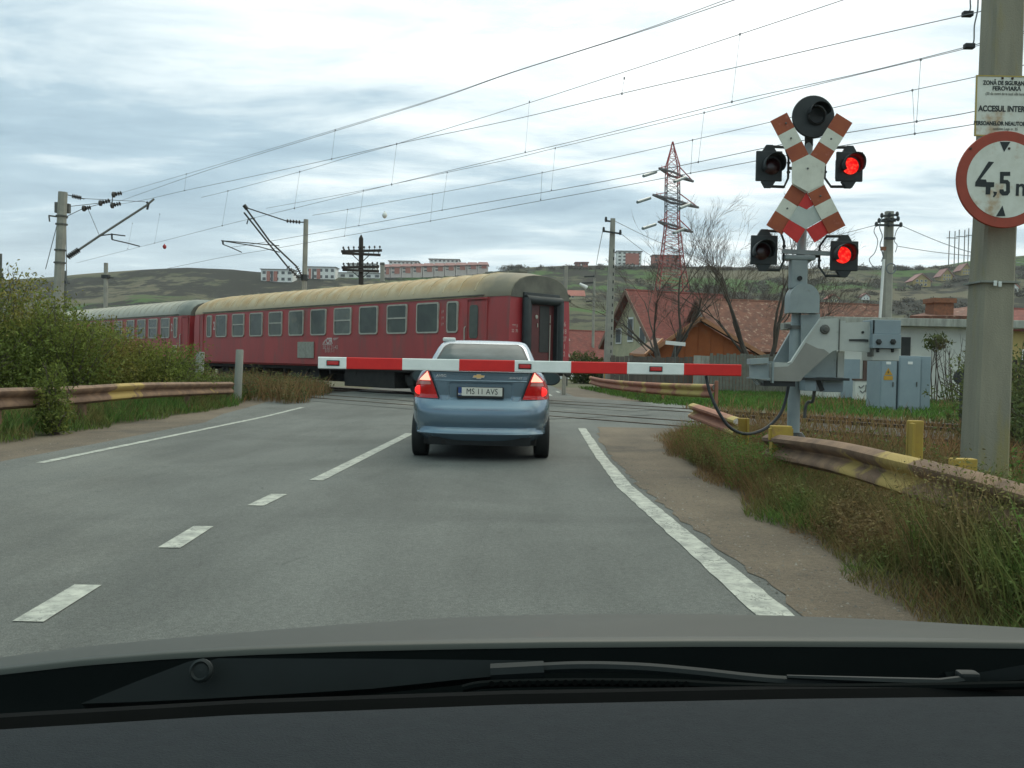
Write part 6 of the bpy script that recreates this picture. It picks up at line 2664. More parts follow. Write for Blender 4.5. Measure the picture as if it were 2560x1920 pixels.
    x0, x1 = pv(1790, 800, Y).x, pv(2185, 800, Y).x
    zt0, zt1 = C8(1500, 735, Y).z, C8(1500, 795, Y).z
    e = empty('railway_hut', (x0, Y, 0), 'white plastered flat-roofed railway hut behind the barrier and grey cabinets', 'hut')
    b = MB()
    b.box(((x0 + x1) / 2, Y + 2.6, (zt1) / 2 - .15), (x1 - x0, 5.0, zt1 + .3))
    w = b.build('wall', 'plaster', e)
    b = MB()
    b.box(((x0 + x1) / 2, Y + 2.5, (zt0 + zt1) / 2), (x1 - x0 + .7, 5.9, zt0 - zt1), bev=.02)
    b.build('roof', 'plaster_dirty', e)
    for x, s in ((1320, 0),):
        p0, p1 = C8(1085, 1010, Y), C8(1160, 862, Y)
        b = MB()
        b.box(((p0.x + p1.x) / 2, Y + .08, (p0.z + p1.z) / 2), (p1.x - p0.x + .14, .10, p1.z - p0.z + .16))
        f = b.build('window', 'plaster', e)
        b = MB()
        b.box(((p0.x + p1.x) / 2, Y + .03, (p0.z + p1.z) / 2 - .04), (p1.x - p0.x, .05, p1.z - p0.z))
        b.build('pane', 'dark_void', f)
    p0, p1 = C8(818, 1195, Y), C8(910, 1045, Y)
    b = MB()
    b.box(((p0.x + p1.x) / 2, Y + .07, p1.z / 2), (p1.x - p0.x + .25, .10, p1.z))
    b.build('door', 'door_brown', e)
    p0, p1 = C8(648, 1280, Y - .3), C8(772, 1040, Y)
    b = MB()
    b.box(((p0.x + p1.x) / 2, Y + .07, p1.z / 2), (p1.x - p0.x, .10, p1.z))
    b.build('shutter', 'cabinet', e)
    # low wall with scribbles
    p0, p1 = C8(728, 1345, 33.5), C8(925, 1205, 33.5)
    e = empty('low_wall', (p0.x, 33.5, 0), 'low whitewashed wall with scribbled graffiti left of the grey cabinets', 'wall')
    b = MB()
    b.box(((p0.x + p1.x) / 2, 33.6, p1.z / 2 - .1), (p1.x - p0.x, .25, p1.z + .2))
    b.build('wall', 'plaster', e)
    b = MB()
    b.box(((p0.x + p1.x) / 2, 33.6, p1.z + .03), (p1.x - p0.x + .06, .32, .07))
    b.build('coping', 'door_brown', e)
    b = MB()
    for (xs) in ([(760, 1245), (775, 1262), (800, 1240)], [(815, 1235), (812, 1290)], [(835, 1230), (850, 1285), (838, 1300)], [(862, 1232), (860, 1290)], [(880, 1235), (895, 1250), (878, 1270), (892, 1300)],
                 [(770, 1280), (790, 1300), (805, 1280)]):
        b.tube([C8(x, y, 33.46) for x, y in xs], .014, 4)
    b.build('graffiti', 'ink', e)
    # grey equipment cabinets
    Y = 26.5
    g = 'grey equipment cabinets'
    for (xa, xb, yt, yb, lb, st) in ((912, 1056, 1018, 1500, 'grey equipment cabinet with an orange high voltage warning triangle', True), (1056, 1238, 1015, 1460, 'wider grey equipment cabinet with a white label, right of the one with the triangle', False)):
        p0, p1 = C8(xa, yb, Y), C8(xb, yt, Y)
        dep = 1.0
        e = empty('equipment_cabinet', ((p0.x + p1.x) / 2, Y, 0), lb, 'cabinet', g)
        b = MB()
        b.box(((p0.x + p1.x) / 2, Y + dep / 2, p1.z / 2), (p1.x - p0.x - .01, dep, p1.z), bev=.012)
        b.build('case', 'cabinet', e)
        b = MB()
        b.box(((p0.x + p1.x) / 2, Y - .006, p1.z / 2 + .05), (p1.x - p0.x - .07, .02, p1.z - .2), bev=.005)
        d = b.build('door', 'cabinet', e)
        b = MB()
        b.box((p1.x - .12, Y - .03, p1.z * .5), (.03, .03, .14), bev=.008)
        b.build('door_handle', 'steel_grey', d)
        q = C8(988 if st else 1155, 1068, Y - .02)
        b = MB()
        b.box(q, (.14, .01, .08))
        b.build('label_plate', 'far_white', d)
        if st:
            t = [C8(x, y, Y - .02) for x, y in ((955, 1160), (1018, 1160), (985, 1105))]
            b = MB()
            b.prism(t, (0, -.006, 0), 'warn_yellow')
            p, q2 = C8(950, 1198, Y - .02), C8(1020, 1168, Y - .02)
            b.box((p + q2) / 2, (q2.x - p.x, .008, q2.z - p.z), 'warn_yellow')
            wp = b.build('warning_triangle', None, d)
            b = MB()
            k = lambda x, y: C8(x, y, Y - .028)
            b.prism([k(990, 1118), k(978, 1142), (k(986, 1140)), k(980, 1156), k(996, 1134), k(987, 1136)], (0, -.002, 0))
            b.build('lightning_mark', 'ink', wp)
    p0, p1 = C8(1240, 1400, 26.6), C8(1335, 1018, 26.6)
    e = empty('equipment_cabinet', ((p0.x + p1.x) / 2, 26.9, 0), 'plain narrow grey cabinet at the right end of the cabinet row', 'cabinet', g)
    b = MB()
    b.box(((p0.x + p1.x) / 2, 27.2, p1.z / 2), (p1.x - p0.x - .01, .9, p1.z), bev=.012)
    b.build('case', 'cab_side', e)
    b = MB()
    b.box(((p0.x + p1.x) / 2, 26.745, p1.z / 2), (p1.x - p0.x - .08, .012, p1.z - .2))
    b.build('door', 'cab_side', e)
    # brick chimney with its roof behind the hut
    Y = 46
    p0, p1 = C8(1350, 735, Y), C8(1505, 575, Y)
    e = empty('house', (p0.x, Y, 0), 'house behind the white hut, only its broad brick chimney and low roof showing', 'house')
    b = MB()
    b.box(((p0.x + p1.x) / 2, Y + .7, p1.z / 2 + 1), (p1.x - p0.x, 1.0, p1.z - 2))
    b.box(((p0.x + p1.x) / 2, Y + .7, p1.z - .08), (p1.x - p0.x + .2, 1.2, .24))
    b.build('chimney', 'brick', e)
    a, c = C8(1150, 728, Y - .5), C8(1620, 728, Y - .5)
    r0, r1 = C8(1330, 690, Y + 3), C8(1600, 655, Y + 3)
    b = MB()
    quad_slab(b, [a, c, r1, r0], .15)
    b.build('roof', 'roof_old', e)
    b = MB()
    b.box(((a.x + c.x) / 2, Y + 2, a.z / 2 - .1), (c.x - a.x - .4, 4, a.z))
    b.build('wall', 'cream', e)
    q = C8(1585, 690, Y + .5)
    p = C8(1590, 735, Y)
    gabled('house', 'yellow house with a dark red roof at the right edge beyond the concrete mast', 'house', (C8(1905, 850, 60).x, 60, 0), (.98, .2, 0), (-.2, .98, 0), 7, 6, C8(1905, 800, 60).z, C8(1905, 690, 60).z + .4,
           'far_yellow', 'roof_red', (('side', 1.1, 1.9, 2.0, 2.9, 'far_dark'), ('side', 2.2, 3.0, 2.0, 2.9, 'far_dark'), ('side', 4, 5, 2.0, 2.9, 'far_dark')), over=.5, gable_wall=None)
    # fences in front of the shed
    for (xa, ya, xb, yb, Y, hgt, m, lb, step) in ((560, 800, 1345, 812, 44.5, None, 'fence_wood', 'dark brown wooden plank fence in front of the orange shed', .22),
                                             (1350, 795, 1505, 803, 44, None, 'plaster_dirty', 'short pale concrete slab fence section beside the plank fence', .9),
                                             (1505, 782, 2330, 795, 43.5, None, 'fence_grey', 'weathered grey paling fence behind the barrier arm', .16)):
        p, q = CX5(xa, ya, Y), CX5(xb, yb, Y)
        e = empty('fence', (p.x, Y, 0), lb, 'fence')
        b = MB()
        n = max(2, int((q.x - p.x) / step))
        for k in range(n):
            x = p.x + (q.x - p.x) * (k + .5) / n
            z = p.z + (q.z - p.z) * k / n + rnd.uniform(-.07, .05) * (1 if step < .5 else .2)
            b.box((x, Y + rnd.uniform(-.02, .02), z / 2 - .1), ((q.x - p.x) / n - .02, .04, z + .2))
        b.build('boards', m, e)
        b = MB()
        for z in (.4, p.z - .35):
            b.box(((p.x + q.x) / 2, Y + .06, z), (q.x - p.x, .06, .1))
        b.build('rails', m, e)
    p, q = C8(1890, 1050, 22), C8(2200, 1035, 22)
    e = empty('fence', (p.x, 22, 0), 'dark brown fence at the right edge behind the concrete mast', 'fence')
    b = MB()
    for k in range(30):
        x = p.x + .12 * k
        b.box((x, 22 + rnd.uniform(-.03, .03), p.z / 2), (.10, .03, p.z + rnd.uniform(-.1, .06)))
    b.build('boards', 'wood_dark', e)
    b = MB()
    b.box((p.x + 1.8, 22.05, p.z * .8), (3.6, .05, .1))
    b.build('rails', 'wood_dark', e)
    # street name blade on a thin pole
    p, q = CX5(1083, 672, 40), CX5(1272, 690, 40)
    e = empty('street_sign', ((p.x + q.x) / 2, 40, 0), 'small blank white street name blade on a thin pole before the orange shed', 'sign')
    b = MB()
    b.bar(p, q, .03, .17)
    b.build('blade', 'far_white', e)
    b = MB()
    b.tube([Vector(((p.x + q.x) / 2, 40.04, 0)), Vector(((p.x + q.x) / 2, 40.04, p.z + .05))], .025, 6)
    b.build('pole', 'steel_grey', e)
    # warning triangles on a post near the coach end
    for (x, y, s, lb) in ((143, 620, 34, 'pale triangular road sign at the right edge of the coach end'), (150, 780, 26, 'lower small white triangular road sign by the coach end')):
        c = CX5(x, y, 52)
        e = empty('road_sign', (c.x, 52, 0), lb, 'road sign')
        k = s / 3.814 / FPX * 52
        b = MB()
        b.prism([c + Vector((-k * .6, 0, -k)), c + Vector((k * .9, 0, -k)), c + Vector((0, 0, k))], (0, .02, 0))
        b.build('board', 'far_white', e)
        b = MB()
        b.tube([Vector((c.x, 52.05, 0)), c + Vector((0, .05, k * .8))], .03, 6)
        b.build('pole', 'steel_grey', e)
    # dwarf signal behind the concrete mast
    c = C8(1560, 1175, 20)
    e = empty('dwarf_signal', (c.x, 20, 0), 'rusty round-backed dwarf signal on a short post left of the concrete mast', 'signal')
    r = 68 / 3.073 / FPX * 20
    b = MB()
    b.lathe(c, (-.2, -1, 0), [(r * .9, -.08), (r, -.05), (r, .0), (r * .75, .015), (r * .7, -.01), (0, -.012)], 12)
    b.box(c + Vector((0, .12, 0)), (r, .18, r * 1.2), bev=.02)
    b.build('head', 'steel_dark', e)
    b = MB()
    b.tube([Vector((c.x + .02, 20.08, 0)), c + Vector((.02, .08, 0))], .045, 8)
    b.build('post', 'steel_dark', e)


def far_block(name, label, vx0, vx1, vt, vb, wall, roof, depth=12, floors=2, flat=True, group=None, cat='apartment block', Y=None, accents=None, bays=4, ridge=0):
    if Y is None:
        p = hill_pt((vx0 + vx1) / 2, vb)
        Y = min(p.y, YR - 4)
    a, c = pv(vx0, vb, Y), pv(vx1, vt, Y)
    e = empty(name, ((a.x + c.x) / 2, Y, a.z), label, cat, group)
    H = c.z - a.z
    Wd = c.x - a.x
    cx = (a.x + c.x) / 2
    b = MB()
    b.box((cx, Y + depth / 2, a.z + H / 2 - 2), (Wd, depth, H + 4 - .02))
    b.build('wall', wall, e)
    b = MB()
    if ridge:
        for s in (-1, 1):
            q = [Vector((cx - Wd / 2 - .8, Y + depth / 2 + s * (depth / 2 + .9), c.z - .3)), Vector((cx + Wd / 2 + .8, Y + depth / 2 + s * (depth / 2 + .9), c.z - .3)),
                 Vector((cx + Wd / 2 - .5, Y + depth / 2, c.z + ridge)), Vector((cx - Wd / 2 + .5, Y + depth / 2, c.z + ridge))]
            quad_slab(b, q, .3)
    else:
        b.box((cx, Y + depth / 2, c.z + .2), (Wd + 1.6, depth + 1.6, .4))
    b.build('roof', roof, e)
    fh = H / floors
    for f in range(floors):
        for k in range(bays):
            x = cx - Wd / 2 + Wd * (k + .5) / bays
            z = a.z + fh * (f + .5)
            b = MB()
            b.box((x, Y - .06, z), (Wd / bays * .5, .14, fh * .45))
            b.build('window', 'far_dark', e)
    if accents:
        for (t0, t1, m) in accents:
            b = MB()
            b.box((cx - Wd / 2 + Wd * (t0 + t1) / 2, Y - .2, a.z + H * .46), (Wd * (t1 - t0), .24, H * .8))
            b.build('panel', m, e)
    return e


def build_far():
    k = 3.253
    V = lambda x: (600 + x / k) / KV
    U = lambda y: (580 + y / k) / KV
    far_block('apartment_block', 'white flat block with salmon panels, leftmost on the ridge', V(170), V(428), U(308), U(405), 'far_white', 'far_roof_grey', floors=2, accents=((.18, .29, 'far_pink'), (.40, .52, 'far_pink'), (.31, .38, 'far_dark')), bays=5)
    far_block('apartment_block', 'white flat block with salmon panels, directly right of the concrete mast on the ridge', V(540), V(775), U(288), U(385), 'far_white', 'far_roof_grey', floors=2,
              accents=((.08, .16, 'far_pink'), (.36, .48, 'far_pink'), (.20, .26, 'far_dark')), bays=5)
    far_block('low_building', 'long low white building behind the telegraph pole on the ridge', V(800), V(1150), U(338), U(376), 'far_white', 'far_roof_grey', floors=1, bays=5, cat='building')
    rows = [(1165, 1222), (1222, 1312), (1312, 1400), (1400, 1485), (1485, 1577), (1577, 1663), (1663, 1752), (1752, 1845), (1845, 1932), (1932, 2018)]
    names = ['first', 'second', 'third', 'fourth', 'fifth', 'sixth', 'seventh', 'eighth', 'ninth', 'last']
    for i, (a, c) in enumerate(rows):
        t = i / 9
        far_block('terraced_house', 'pink and white terraced house on the ridge, %s from the left in its row' % names[i], V(a + 2), V(c - 2), U(285 - 18 * t), U(348 - 50 * t), 'far_blush', 'far_roof', floors=2, depth=9,
                  group='terraced houses on the ridge', cat='house', accents=((.38, .86, 'far_pink'),), bays=2, ridge=2.2)
    for a, c, y0, y1, lb in ((870, 1105, 262, 300, 'pale block above the telegraph pole arms'), (1210, 1445, 240, 285, 'pale long block rising behind the left half of the terraced row'),
                             (1540, 1780, 225, 270, 'pale long block rising behind the right half of the terraced row')):
        far_block('apartment_block', lb + ' on the ridge', V(a), V(c), U(y0), U(y1), 'far_white', 'far_roof_grey', floors=2, bays=7, Y=YR + 22, depth=14)
    k4 = 1659 / 600
    V4 = lambda x: (1360 + x / k4) / KV
    U4 = lambda y: (300 + y / k4) / KV
    far_block('apartment_block', 'four storey block with salmon balconies on the ridge above the red roof', V4(505), V4(675), U4(910), U4(1004), 'far_white', 'far_roof_grey', floors=4, bays=5, accents=((.34, .9, 'far_pink'),))
    far_block('apartment_block', 'salmon block half hidden behind the pylon foot on the ridge', V4(755), V4(950), U4(938), U4(1005), 'far_pink', 'far_roof_grey', floors=3, bays=5)
    for a, c, w in ((220, 255, 'left'), (268, 305, 'right')):
        far_block('ridge_house', 'tiny salmon house on the ridge right of the coach, the %s one of two' % w, V4(a), V4(c), U4(985), U4(1008), 'far_pink', 'far_roof', floors=1, bays=2, cat='house', Y=YR - 8)
    V8 = lambda x: (1900 + x / 3.073) / KV
    U8 = lambda y: (560 + y / 3.073) / KV
    for i, (a, c, y0, y1, lb) in enumerate(((1172, 1312, 400, 482, 'yellow gabled house on the right hillside, lowest and largest of three'), (1392, 1482, 360, 440, 'yellow gabled house on the right hillside, middle of three'),
                                            (1545, 1625, 320, 392, 'yellow gabled house on the right hillside, nearest the concrete mast'))):
        p = hill_pt(V8((a + c) / 2), U8(y1))
        q0, q1 = pv(V8(a), U8(y1), p.y), pv(V8(c), U8(y0), p.y)
        w = q1.x - q0.x
        gabled('hill_house', lb, 'house', (q0.x + w, p.y, q0.z), (0, 1, 0), (-1, 0, 0), 9, w, q0.z + (q1.z - q0.z) * .55, q1.z + 1.2, 'far_yellow', 'far_roof',
               [('gable', w * f, w * (f + .14), q0.z + (q1.z - q0.z) * z_, q0.z + (q1.z - q0.z) * (z_ + .2), 'far_dark') for f in (.2, .43, .68) for z_ in (.12, .45)], group='yellow houses on the hillside', z0=q0.z - 4, over=.8, vthick=.4)
    # more roofs scattered on the hillside
    for i, (x, y, w, m, lb) in enumerate(((1480, 690, 18, 'far_pink', 'pale gabled house among scrub left of the signal on the hillside'), (1712, 640, 16, 'far_pink', 'pink house on the hillside just left of the signal post'),
                                          (1565, 660, 20, 'cream', 'cream house on the hillside between the two bare trees'), (2188, 632, 24, 'far_pink', 'salmon house on the hillside at the right edge beyond the mast'),
                                          (1800, 655, 22, 'far_pink', 'salmon roofed house on the hillside right of the signal post'), (1870, 648, 16, 'cream', 'small cream house on the hillside left of the utility pole'))):
        p = hill_pt(x, y)
        s = w * KV / FPX * p.y
        gabled('hill_house', lb, 'house', (p.x + s / 2, p.y, p.z), (0, 1, 0), (-1, 0, 0), s, s, p.z + s * .45, p.z + s * .85, 'far_white' if i % 2 else 'cream', 'far_roof' if m == 'cream' else 'far_pink',
               [('gable', s * f, s * (f + .16), p.z + s * .12, p.z + s * .32, 'far_dark') for f in (.2, .6)], z0=p.z - 3, over=.5, vthick=.35)
    # three far twin-pole line supports on the right ridge
    for i, x in enumerate((1470, 1545, 1618)):
        e0 = pv(V8(x), U8(300 - i * 10), 640)
        e = empty('line_support', e0, 'tiny twin-pole power line support on the right ridge, %s of three' % ('left', 'middle', 'right')[i], 'pylon', 'twin-pole supports on the ridge')
        b = MB()
        for dx in (-2.0, 2.0):
            b.tube([e0 + Vector((dx, 0, -12)), e0 + Vector((dx, 0, 23))], .35, 5)
        each(b, 'leg', 'steel_grey', e)
        b = MB()
        b.bar(e0 + Vector((-4, 0, 18)), e0 + Vector((4, 0, 18)), .5, .5)
        b.build('cross_arm', 'steel_grey', e)


build_houses()
build_far()


# ------------------------------------------------------------------ vegetation
def leaf_cloud(centres, radii, n, size, seed, zmin=.02, up=.35):
    """many small bent leaves spread through overlapping lumps; returns verts, quads"""
    g = np.random.default_rng(seed)
    C = np.array(centres, float)
    Rr = np.array(radii, float)
    vol = Rr.prod(axis=1) ** .67
    idx = g.choice(len(C), n, p=vol / vol.sum())
    d = g.normal(size=(n, 3))
    d /= np.linalg.norm(d, axis=1)[:, None]
    # lumpy shell
    lump = 1 + .22 * np.sin(d[:, 0] * 5 + idx) * np.cos(d[:, 1] * 6 + idx * 2.1) + .12 * np.sin(d[:, 2] * 11 + idx)
    rad = (g.random(n) ** .45) * lump
    stray = g.random(n) < .05
    rad[stray] *= 1.10
    p = C[idx] + d * Rr[idx] * rad[:, None]
    keep = p[:, 2] > zmin
    p = p[keep]
    d = d[keep]
    n = len(p)
    a = g.normal(size=(n, 3)) + d * .5
    a[:, 2] += up
    a /= np.linalg.norm(a, axis=1)[:, None]
    b = np.cross(a, g.normal(size=(n, 3)))
    b /= np.linalg.norm(b, axis=1)[:, None] + 1e-9
    s = size * (.55 + .9 * g.random(n))[:, None]
    v = np.stack([p - a * s, p + b * s * .42, p + a * s, p - b * s * .42], axis=1)
    f = np.arange(n * 4).reshape(n, 4)
    return v.reshape(-1, 3), f


def twigs(b, centres, radii, n, seed, r=.012, mat=None, over=1.12):
    g = random.Random(seed)
    for i in range(n):
        k = g.randrange(len(centres))
        c, R = Vector(centres[k]), radii[k]
        a = g.uniform(0, 2 * math.pi)
        e = g.uniform(.15, 1.35)
        d = Vector((math.cos(a) * math.cos(e) * R[0], math.sin(a) * math.cos(e) * R[1], math.sin(e) * R[2])) * g.uniform(.8, over)
        root = Vector((c.x + g.uniform(-.3, .3) * R[0], c.y + g.uniform(-.3, .3) * R[1], 0.0))
        tip = c + d
        m = root.lerp(tip, .55) + Vector((g.uniform(-.15, .15), g.uniform(-.15, .15), .1))
        b.tube([root, m, tip], [r * 1.6, r, r * .35], 4, mat, caps=False)


def shrub(name, label, lumps, n, size, mat, seed, ntw=60, group=None):
    cs = [Vector(l[0]) for l in lumps]
    rs = [l[1] for l in lumps]
    base = Vector((cs[0].x, cs[0].y, 0))
    e = empty(name, base, label, 'bush', group)
    v, f = leaf_cloud([tuple(c) for c in cs], rs, n, size, seed)
    np_mesh('foliage', v, f, mat, e)
    b = MB()
    twigs(b, cs, rs, ntw, seed)
    b.build('stems', 'twig', e)
    return e


def blades(pts, hs, ws, seed, lean=.35):
    """one kite-shaped blade per point; verts, quads"""
    g = np.random.default_rng(seed)
    n = len(pts)
    a = g.random(n) * 2 * math.pi
    side = np.stack([np.cos(a), np.sin(a), np.zeros(n)], 1)
    th = g.random(n) * 2 * math.pi
    ln = lean * (.3 + g.random(n))
    dirv = np.stack([np.cos(th) * ln, np.sin(th) * ln, np.ones(n)], 1)
    h = hs[:, None]
    w = ws[:, None]
    root = pts
    midp = pts + dirv * h * .5 * np.array([.6, .6, 1])
    tip = pts + dirv * h
    v = np.stack([root - side * w * .3, midp + side * w * .5, tip, midp - side * w * .5], 1)
    return v.reshape(-1, 3), np.arange(n * 4).reshape(n, 4)


def scatter(n, xr, yr, keep, seed):
    g = np.random.default_rng(seed)
    x = g.uniform(*xr, n)
    y = g.uniform(*yr, n)
    k = keep(x, y)
    x, y = x[k], y[k]
    return np.stack([x, y, np.zeros(len(x))], 1), g


def noise2(x, y, s=1.0, o=0.0):
    return (np.sin(x * 1.7 * s + o) * np.cos(y * 1.3 * s - o * 2) + np.sin(x * .8 * s - y * 1.1 * s + o * 3) + .6 * np.sin(x * 3.9 * s + y * 2.7 * s + o)) / 2.6


def stuff(name, v, f, mat, label=None):
    o = np_mesh(name, v, f, mat)
    tag(o, kind='stuff')
    if label:
        tag(o, label, 'grass')
    return o


def leafy(pts, g, hs, per, size, spread):
    """tiny leaves hung along weed stems"""
    n = len(pts)
    P = np.repeat(pts, per, axis=0)
    H = np.repeat(hs, per)
    m = len(P)
    P = P + np.stack([g.normal(size=m) * spread, g.normal(size=m) * spread, H * (.25 + .8 * g.random(m))], 1)
    a = g.normal(size=(m, 3))
    a[:, 2] = np.abs(a[:, 2]) * .6
    a /= np.linalg.norm(a, axis=1)[:, None]
    b = np.cross(a, g.normal(size=(m, 3)))
    b /= np.linalg.norm(b, axis=1)[:, None] + 1e-9
    s = (size * (.5 + g.random(m)))[:, None]
    v = np.stack([P - a * s, P + b * s * .4, P + a * s, P - b * s * .4], 1)
    return v.reshape(-1, 3), np.arange(m * 4).reshape(m, 4)


def right_edge(y):
    return np.interp(y, [2, 4.4, 5.5, 7.1, 9, 11, 13, 14.8, 16], [1.85, 1.9, 2.0, 1.98, 2.05, 2.1, 2.15, 2.3, 3.2])


def build_grass():
    road_far = lambda x, y: (x > 3.3) | (y < 16)
    # right verge: short grass first
    keep = lambda x, y: x > right_edge(y) + .15 * noise2(x, y, 2.3) + .05
    p, g = scatter(125000, (1.7, 4.6), (3.2, 15.5), keep, 21)
    dens = g.random(len(p)) < np.clip(1.15 - .055 * p[:, 1], .35, 1)
    p = p[dens]
    h = (.05 + .13 * g.random(len(p))) * (1 + .8 * (noise2(p[:, 0], p[:, 1], 1.2, 1) > .1)) * np.clip((p[:, 0] - right_edge(p[:, 1])) * 2.2 + .35, .3, 1.2)
    dryk = g.random(len(p)) < np.clip(.08 + .5 * (noise2(p[:, 0], p[:, 1], 1.4, 4) > .22) + .8 * (p[:, 1] > 8.3 + .6 * noise2(p[:, 0], p[:, 1], 2)), 0, .88)
    w = .0045 + .0045 * g.random(len(p))
    v, f = blades(p[~dryk], h[~dryk], w[~dryk], 22, .75)
    stuff('verge_grass', v, f, 'grass_right', 'green grass on the right verge below the guard rail')
    v, f = blades(p[dryk], h[dryk] * 1.25, w[dryk] * .8, 23, .75)
    stuff('dry_grass', v, f, 'dry', 'dry grass on the right verge below the guard rail')
    # tall dry weeds, taller round the rail
    keep2 = lambda x, y: (x > right_edge(y) + .25 + .30 * noise2(x, y, 1.6, 2)) & (noise2(x, y, 1.1, .4) > -.5)
    p, g = scatter(15000, (1.9, 4.2), (3.4, 15.5), keep2, 31)
    dist = p[:, 0] - right_edge(p[:, 1])
    h = (.10 + .32 * g.random(len(p)) ** 1.5) * np.clip(dist * 1.3 + .25, .3, 1.0) * np.clip(1.2 - .03 * p[:, 1], .75, 1.1)
    v, f = blades(p, h, .0030 + .002 * g.random(len(p)), 32, .6)
    stuff('dry_weeds', v, f, 'dry', 'dry brown weeds along the right guard rail')
    keepr = lambda x, y: (np.abs(x - 2.45) < .22 + .05 * noise2(x, y, 3)) & (noise2(x, y, 1.3, 2) > -.75)
    pr, g2 = scatter(11000, (2.1, 2.75), (3.4, 12), keepr, 33)
    hr = (.15 + .34 * g2.random(len(pr))) * np.where((pr[:, 1] > 5.2) & (pr[:, 1] < 8.2), .55, np.where(pr[:, 1] < 5.2, 1.55, 1.0))
    gsel = (noise2(pr[:, 0] * 2, pr[:, 1], 1.6, 1) > .0) & (pr[:, 1] < 8.0)
    v2, f2 = blades(pr[gsel], hr[gsel], .005 + .004 * g2.random(int(gsel.sum())), 35, .5)
    stuff('rail_weeds', v2, f2, 'grass_right', 'green stalks growing up in front of the right guard rail')
    v2, f2 = blades(pr[~gsel], hr[~gsel], .0034 + .0025 * g2.random(int((~gsel).sum())), 34, .5)
    stuff('rail_weeds', v2, f2, 'dry', 'tall dry stalks growing up in front of the right guard rail')
    kk = g2.random(len(pr)) < .6
    v2, f2 = leafy(pr[kk], g2, hr[kk], 14, .011, .04)
    stuff('weed_leaves', v2, f2, 'grass_right')
    k = g.random(len(p)) < .55
    v, f = leafy(p[k], g, h[k], 12, .0085, .03)
    stuff('weed_leaves', v, f, 'dry')
    # leafy green weeds bottom right
    keep3 = lambda x, y: (x > right_edge(y) + .25) & (noise2(x, y, 1.5, 3) > -.25)
    p, g = scatter(13000, (1.95, 4.6), (3.2, 10.5), keep3, 41)
    h = (.06 + .26 * g.random(len(p)) ** 1.4)
    v, f = leafy(p, g, h, 12, .0145, .045)
    stuff('weed_leaves', v, f, 'grass_right', 'leafy green weeds in the bottom right corner')
    # rough ground between rail and railway
    keep4 = lambda x, y: (qs_np(x, y) < -7.2) & (x > 3.0 + .1 * noise2(x, y))
    p, g = scatter(26000, (2.9, 12), (4.0, 17.5), keep4, 51)
    h = (.12 + .32 * g.random(len(p))) * (.7 + .5 * (noise2(p[:, 0], p[:, 1], .9, 5) > 0))
    v, f = blades(p, h, .012 + .01 * g.random(len(p)), 52, .5)
    stuff('rough_grass', v, f, 'dry', 'brown rough grass between the guard rail and the railway')
    p, g = scatter(9000, (2.9, 12), (4.0, 17.5), keep4, 55)
    h = (.12 + .28 * g.random(len(p)))
    v, f = leafy(p, g, h, 5, .026, .06)
    stuff('weed_leaves', v, f, 'grass')
    # green field beyond the railway
    keep5 = lambda x, y: (qs_np(x, y) > 2.4) & (x > 4.7 - .055 * np.clip(y - 24, 0, 40)) & (x / y < .62)
    p, g = scatter(60000, (3.5, 26), (12, 46), keep5, 61)
    h = (.08 + .16 * g.random(len(p)))
    v, f = blades(p, h, .03 + .02 * g.random(len(p)), 62, .6)
    stuff('field_grass', v, f, 'field', 'green grass beyond the railway in front of the hut')
    keep6 = lambda x, y: (qs_np(x, y) > 1.9) & (x > 4.6) & (noise2(x, y, .5, 2) > .05)
    p, g = scatter(4500, (4.5, 24), (12, 34), keep6, 65)
    h = (.2 + .35 * g.random(len(p)))
    v, f = blades(p, h, .014 + .01 * g.random(len(p)), 66, .4)
    stuff('dry_weeds', v, f, 'dry', 'dry weeds at the foot of the grey cabinets and hut')
    # left verge
    edge = lambda y: -6.85 - .0 * y
    keep7 = lambda x, y: (x < -6.8 + .18 * noise2(x, y, 2) - .9 * np.clip((y - 22) / 4, 0, 1)) & (qs_np(x, y) < -7.3)
    p, g = scatter(56000, (-13, -6.4), (8, 28), keep7, 71)
    h = (.09 + .24 * g.random(len(p))) * np.clip((-6.7 - p[:, 0]) * 2 + .35, .35, 1.3)
    v, f = blades(p, h, .014 + .012 * g.random(len(p)), 72, .6)
    stuff('verge_grass', v, f, 'grass', 'green grass on the left verge below the guard rail')
    keep8 = lambda x, y: (x < -6.9 - .2 * noise2(x, y, 1.4) - .4 * np.clip((y - 22) / 4, 0, 1)) & (noise2(x, y, 1.2, 2) > -.2)
    p, g = scatter(7000, (-12, -6.7), (9, 24.5), keep8, 75)
    h = (.15 + .35 * g.random(len(p))) * np.clip((-6.7 - p[:, 0]) + .3, .4, 1.1)
    v, f = blades(p, h, .010 + .006 * g.random(len(p)), 76, .5)
    stuff('dry_weeds', v, f, 'dry', 'dry weeds on the left verge')
    # weeds before the coach, left of the crossing deck
    keep9 = lambda x, y: (qs_np(x, y) < -2.2) & (qs_np(x, y) > -8.2) & (x < -5.6 - .35 * (y - 23.5) * .3 + .3 * noise2(x, y, 1.8))
    p, g = scatter(26000, (-17, -5), (20, 38), keep9, 81)
    h = (.25 + .55 * g.random(len(p))) * np.clip(1.0 + .5 * noise2(p[:, 0], p[:, 1], .8, 1), .5, 1.4) * np.where(qs_np(p[:, 0], p[:, 1]) > -4.5, .8, 1)
    v, f = blades(p, h, .018 + .012 * g.random(len(p)), 82, .45)
    stuff('dry_weeds', v, f, 'dry', 'tall dry weeds between the tracks left of the crossing')
    v, f = leafy(p[::2], g, h[::2], 4, .04, .07)
    stuff('weed_leaves', v, f, 'leaf_dark')
    # weeds right of the deck
    keepa = lambda x, y: (qs_np(x, y) < 2.0) & (qs_np(x, y) > -7.6) & (x > 4.9 + .3 * noise2(x, y, 1.4))
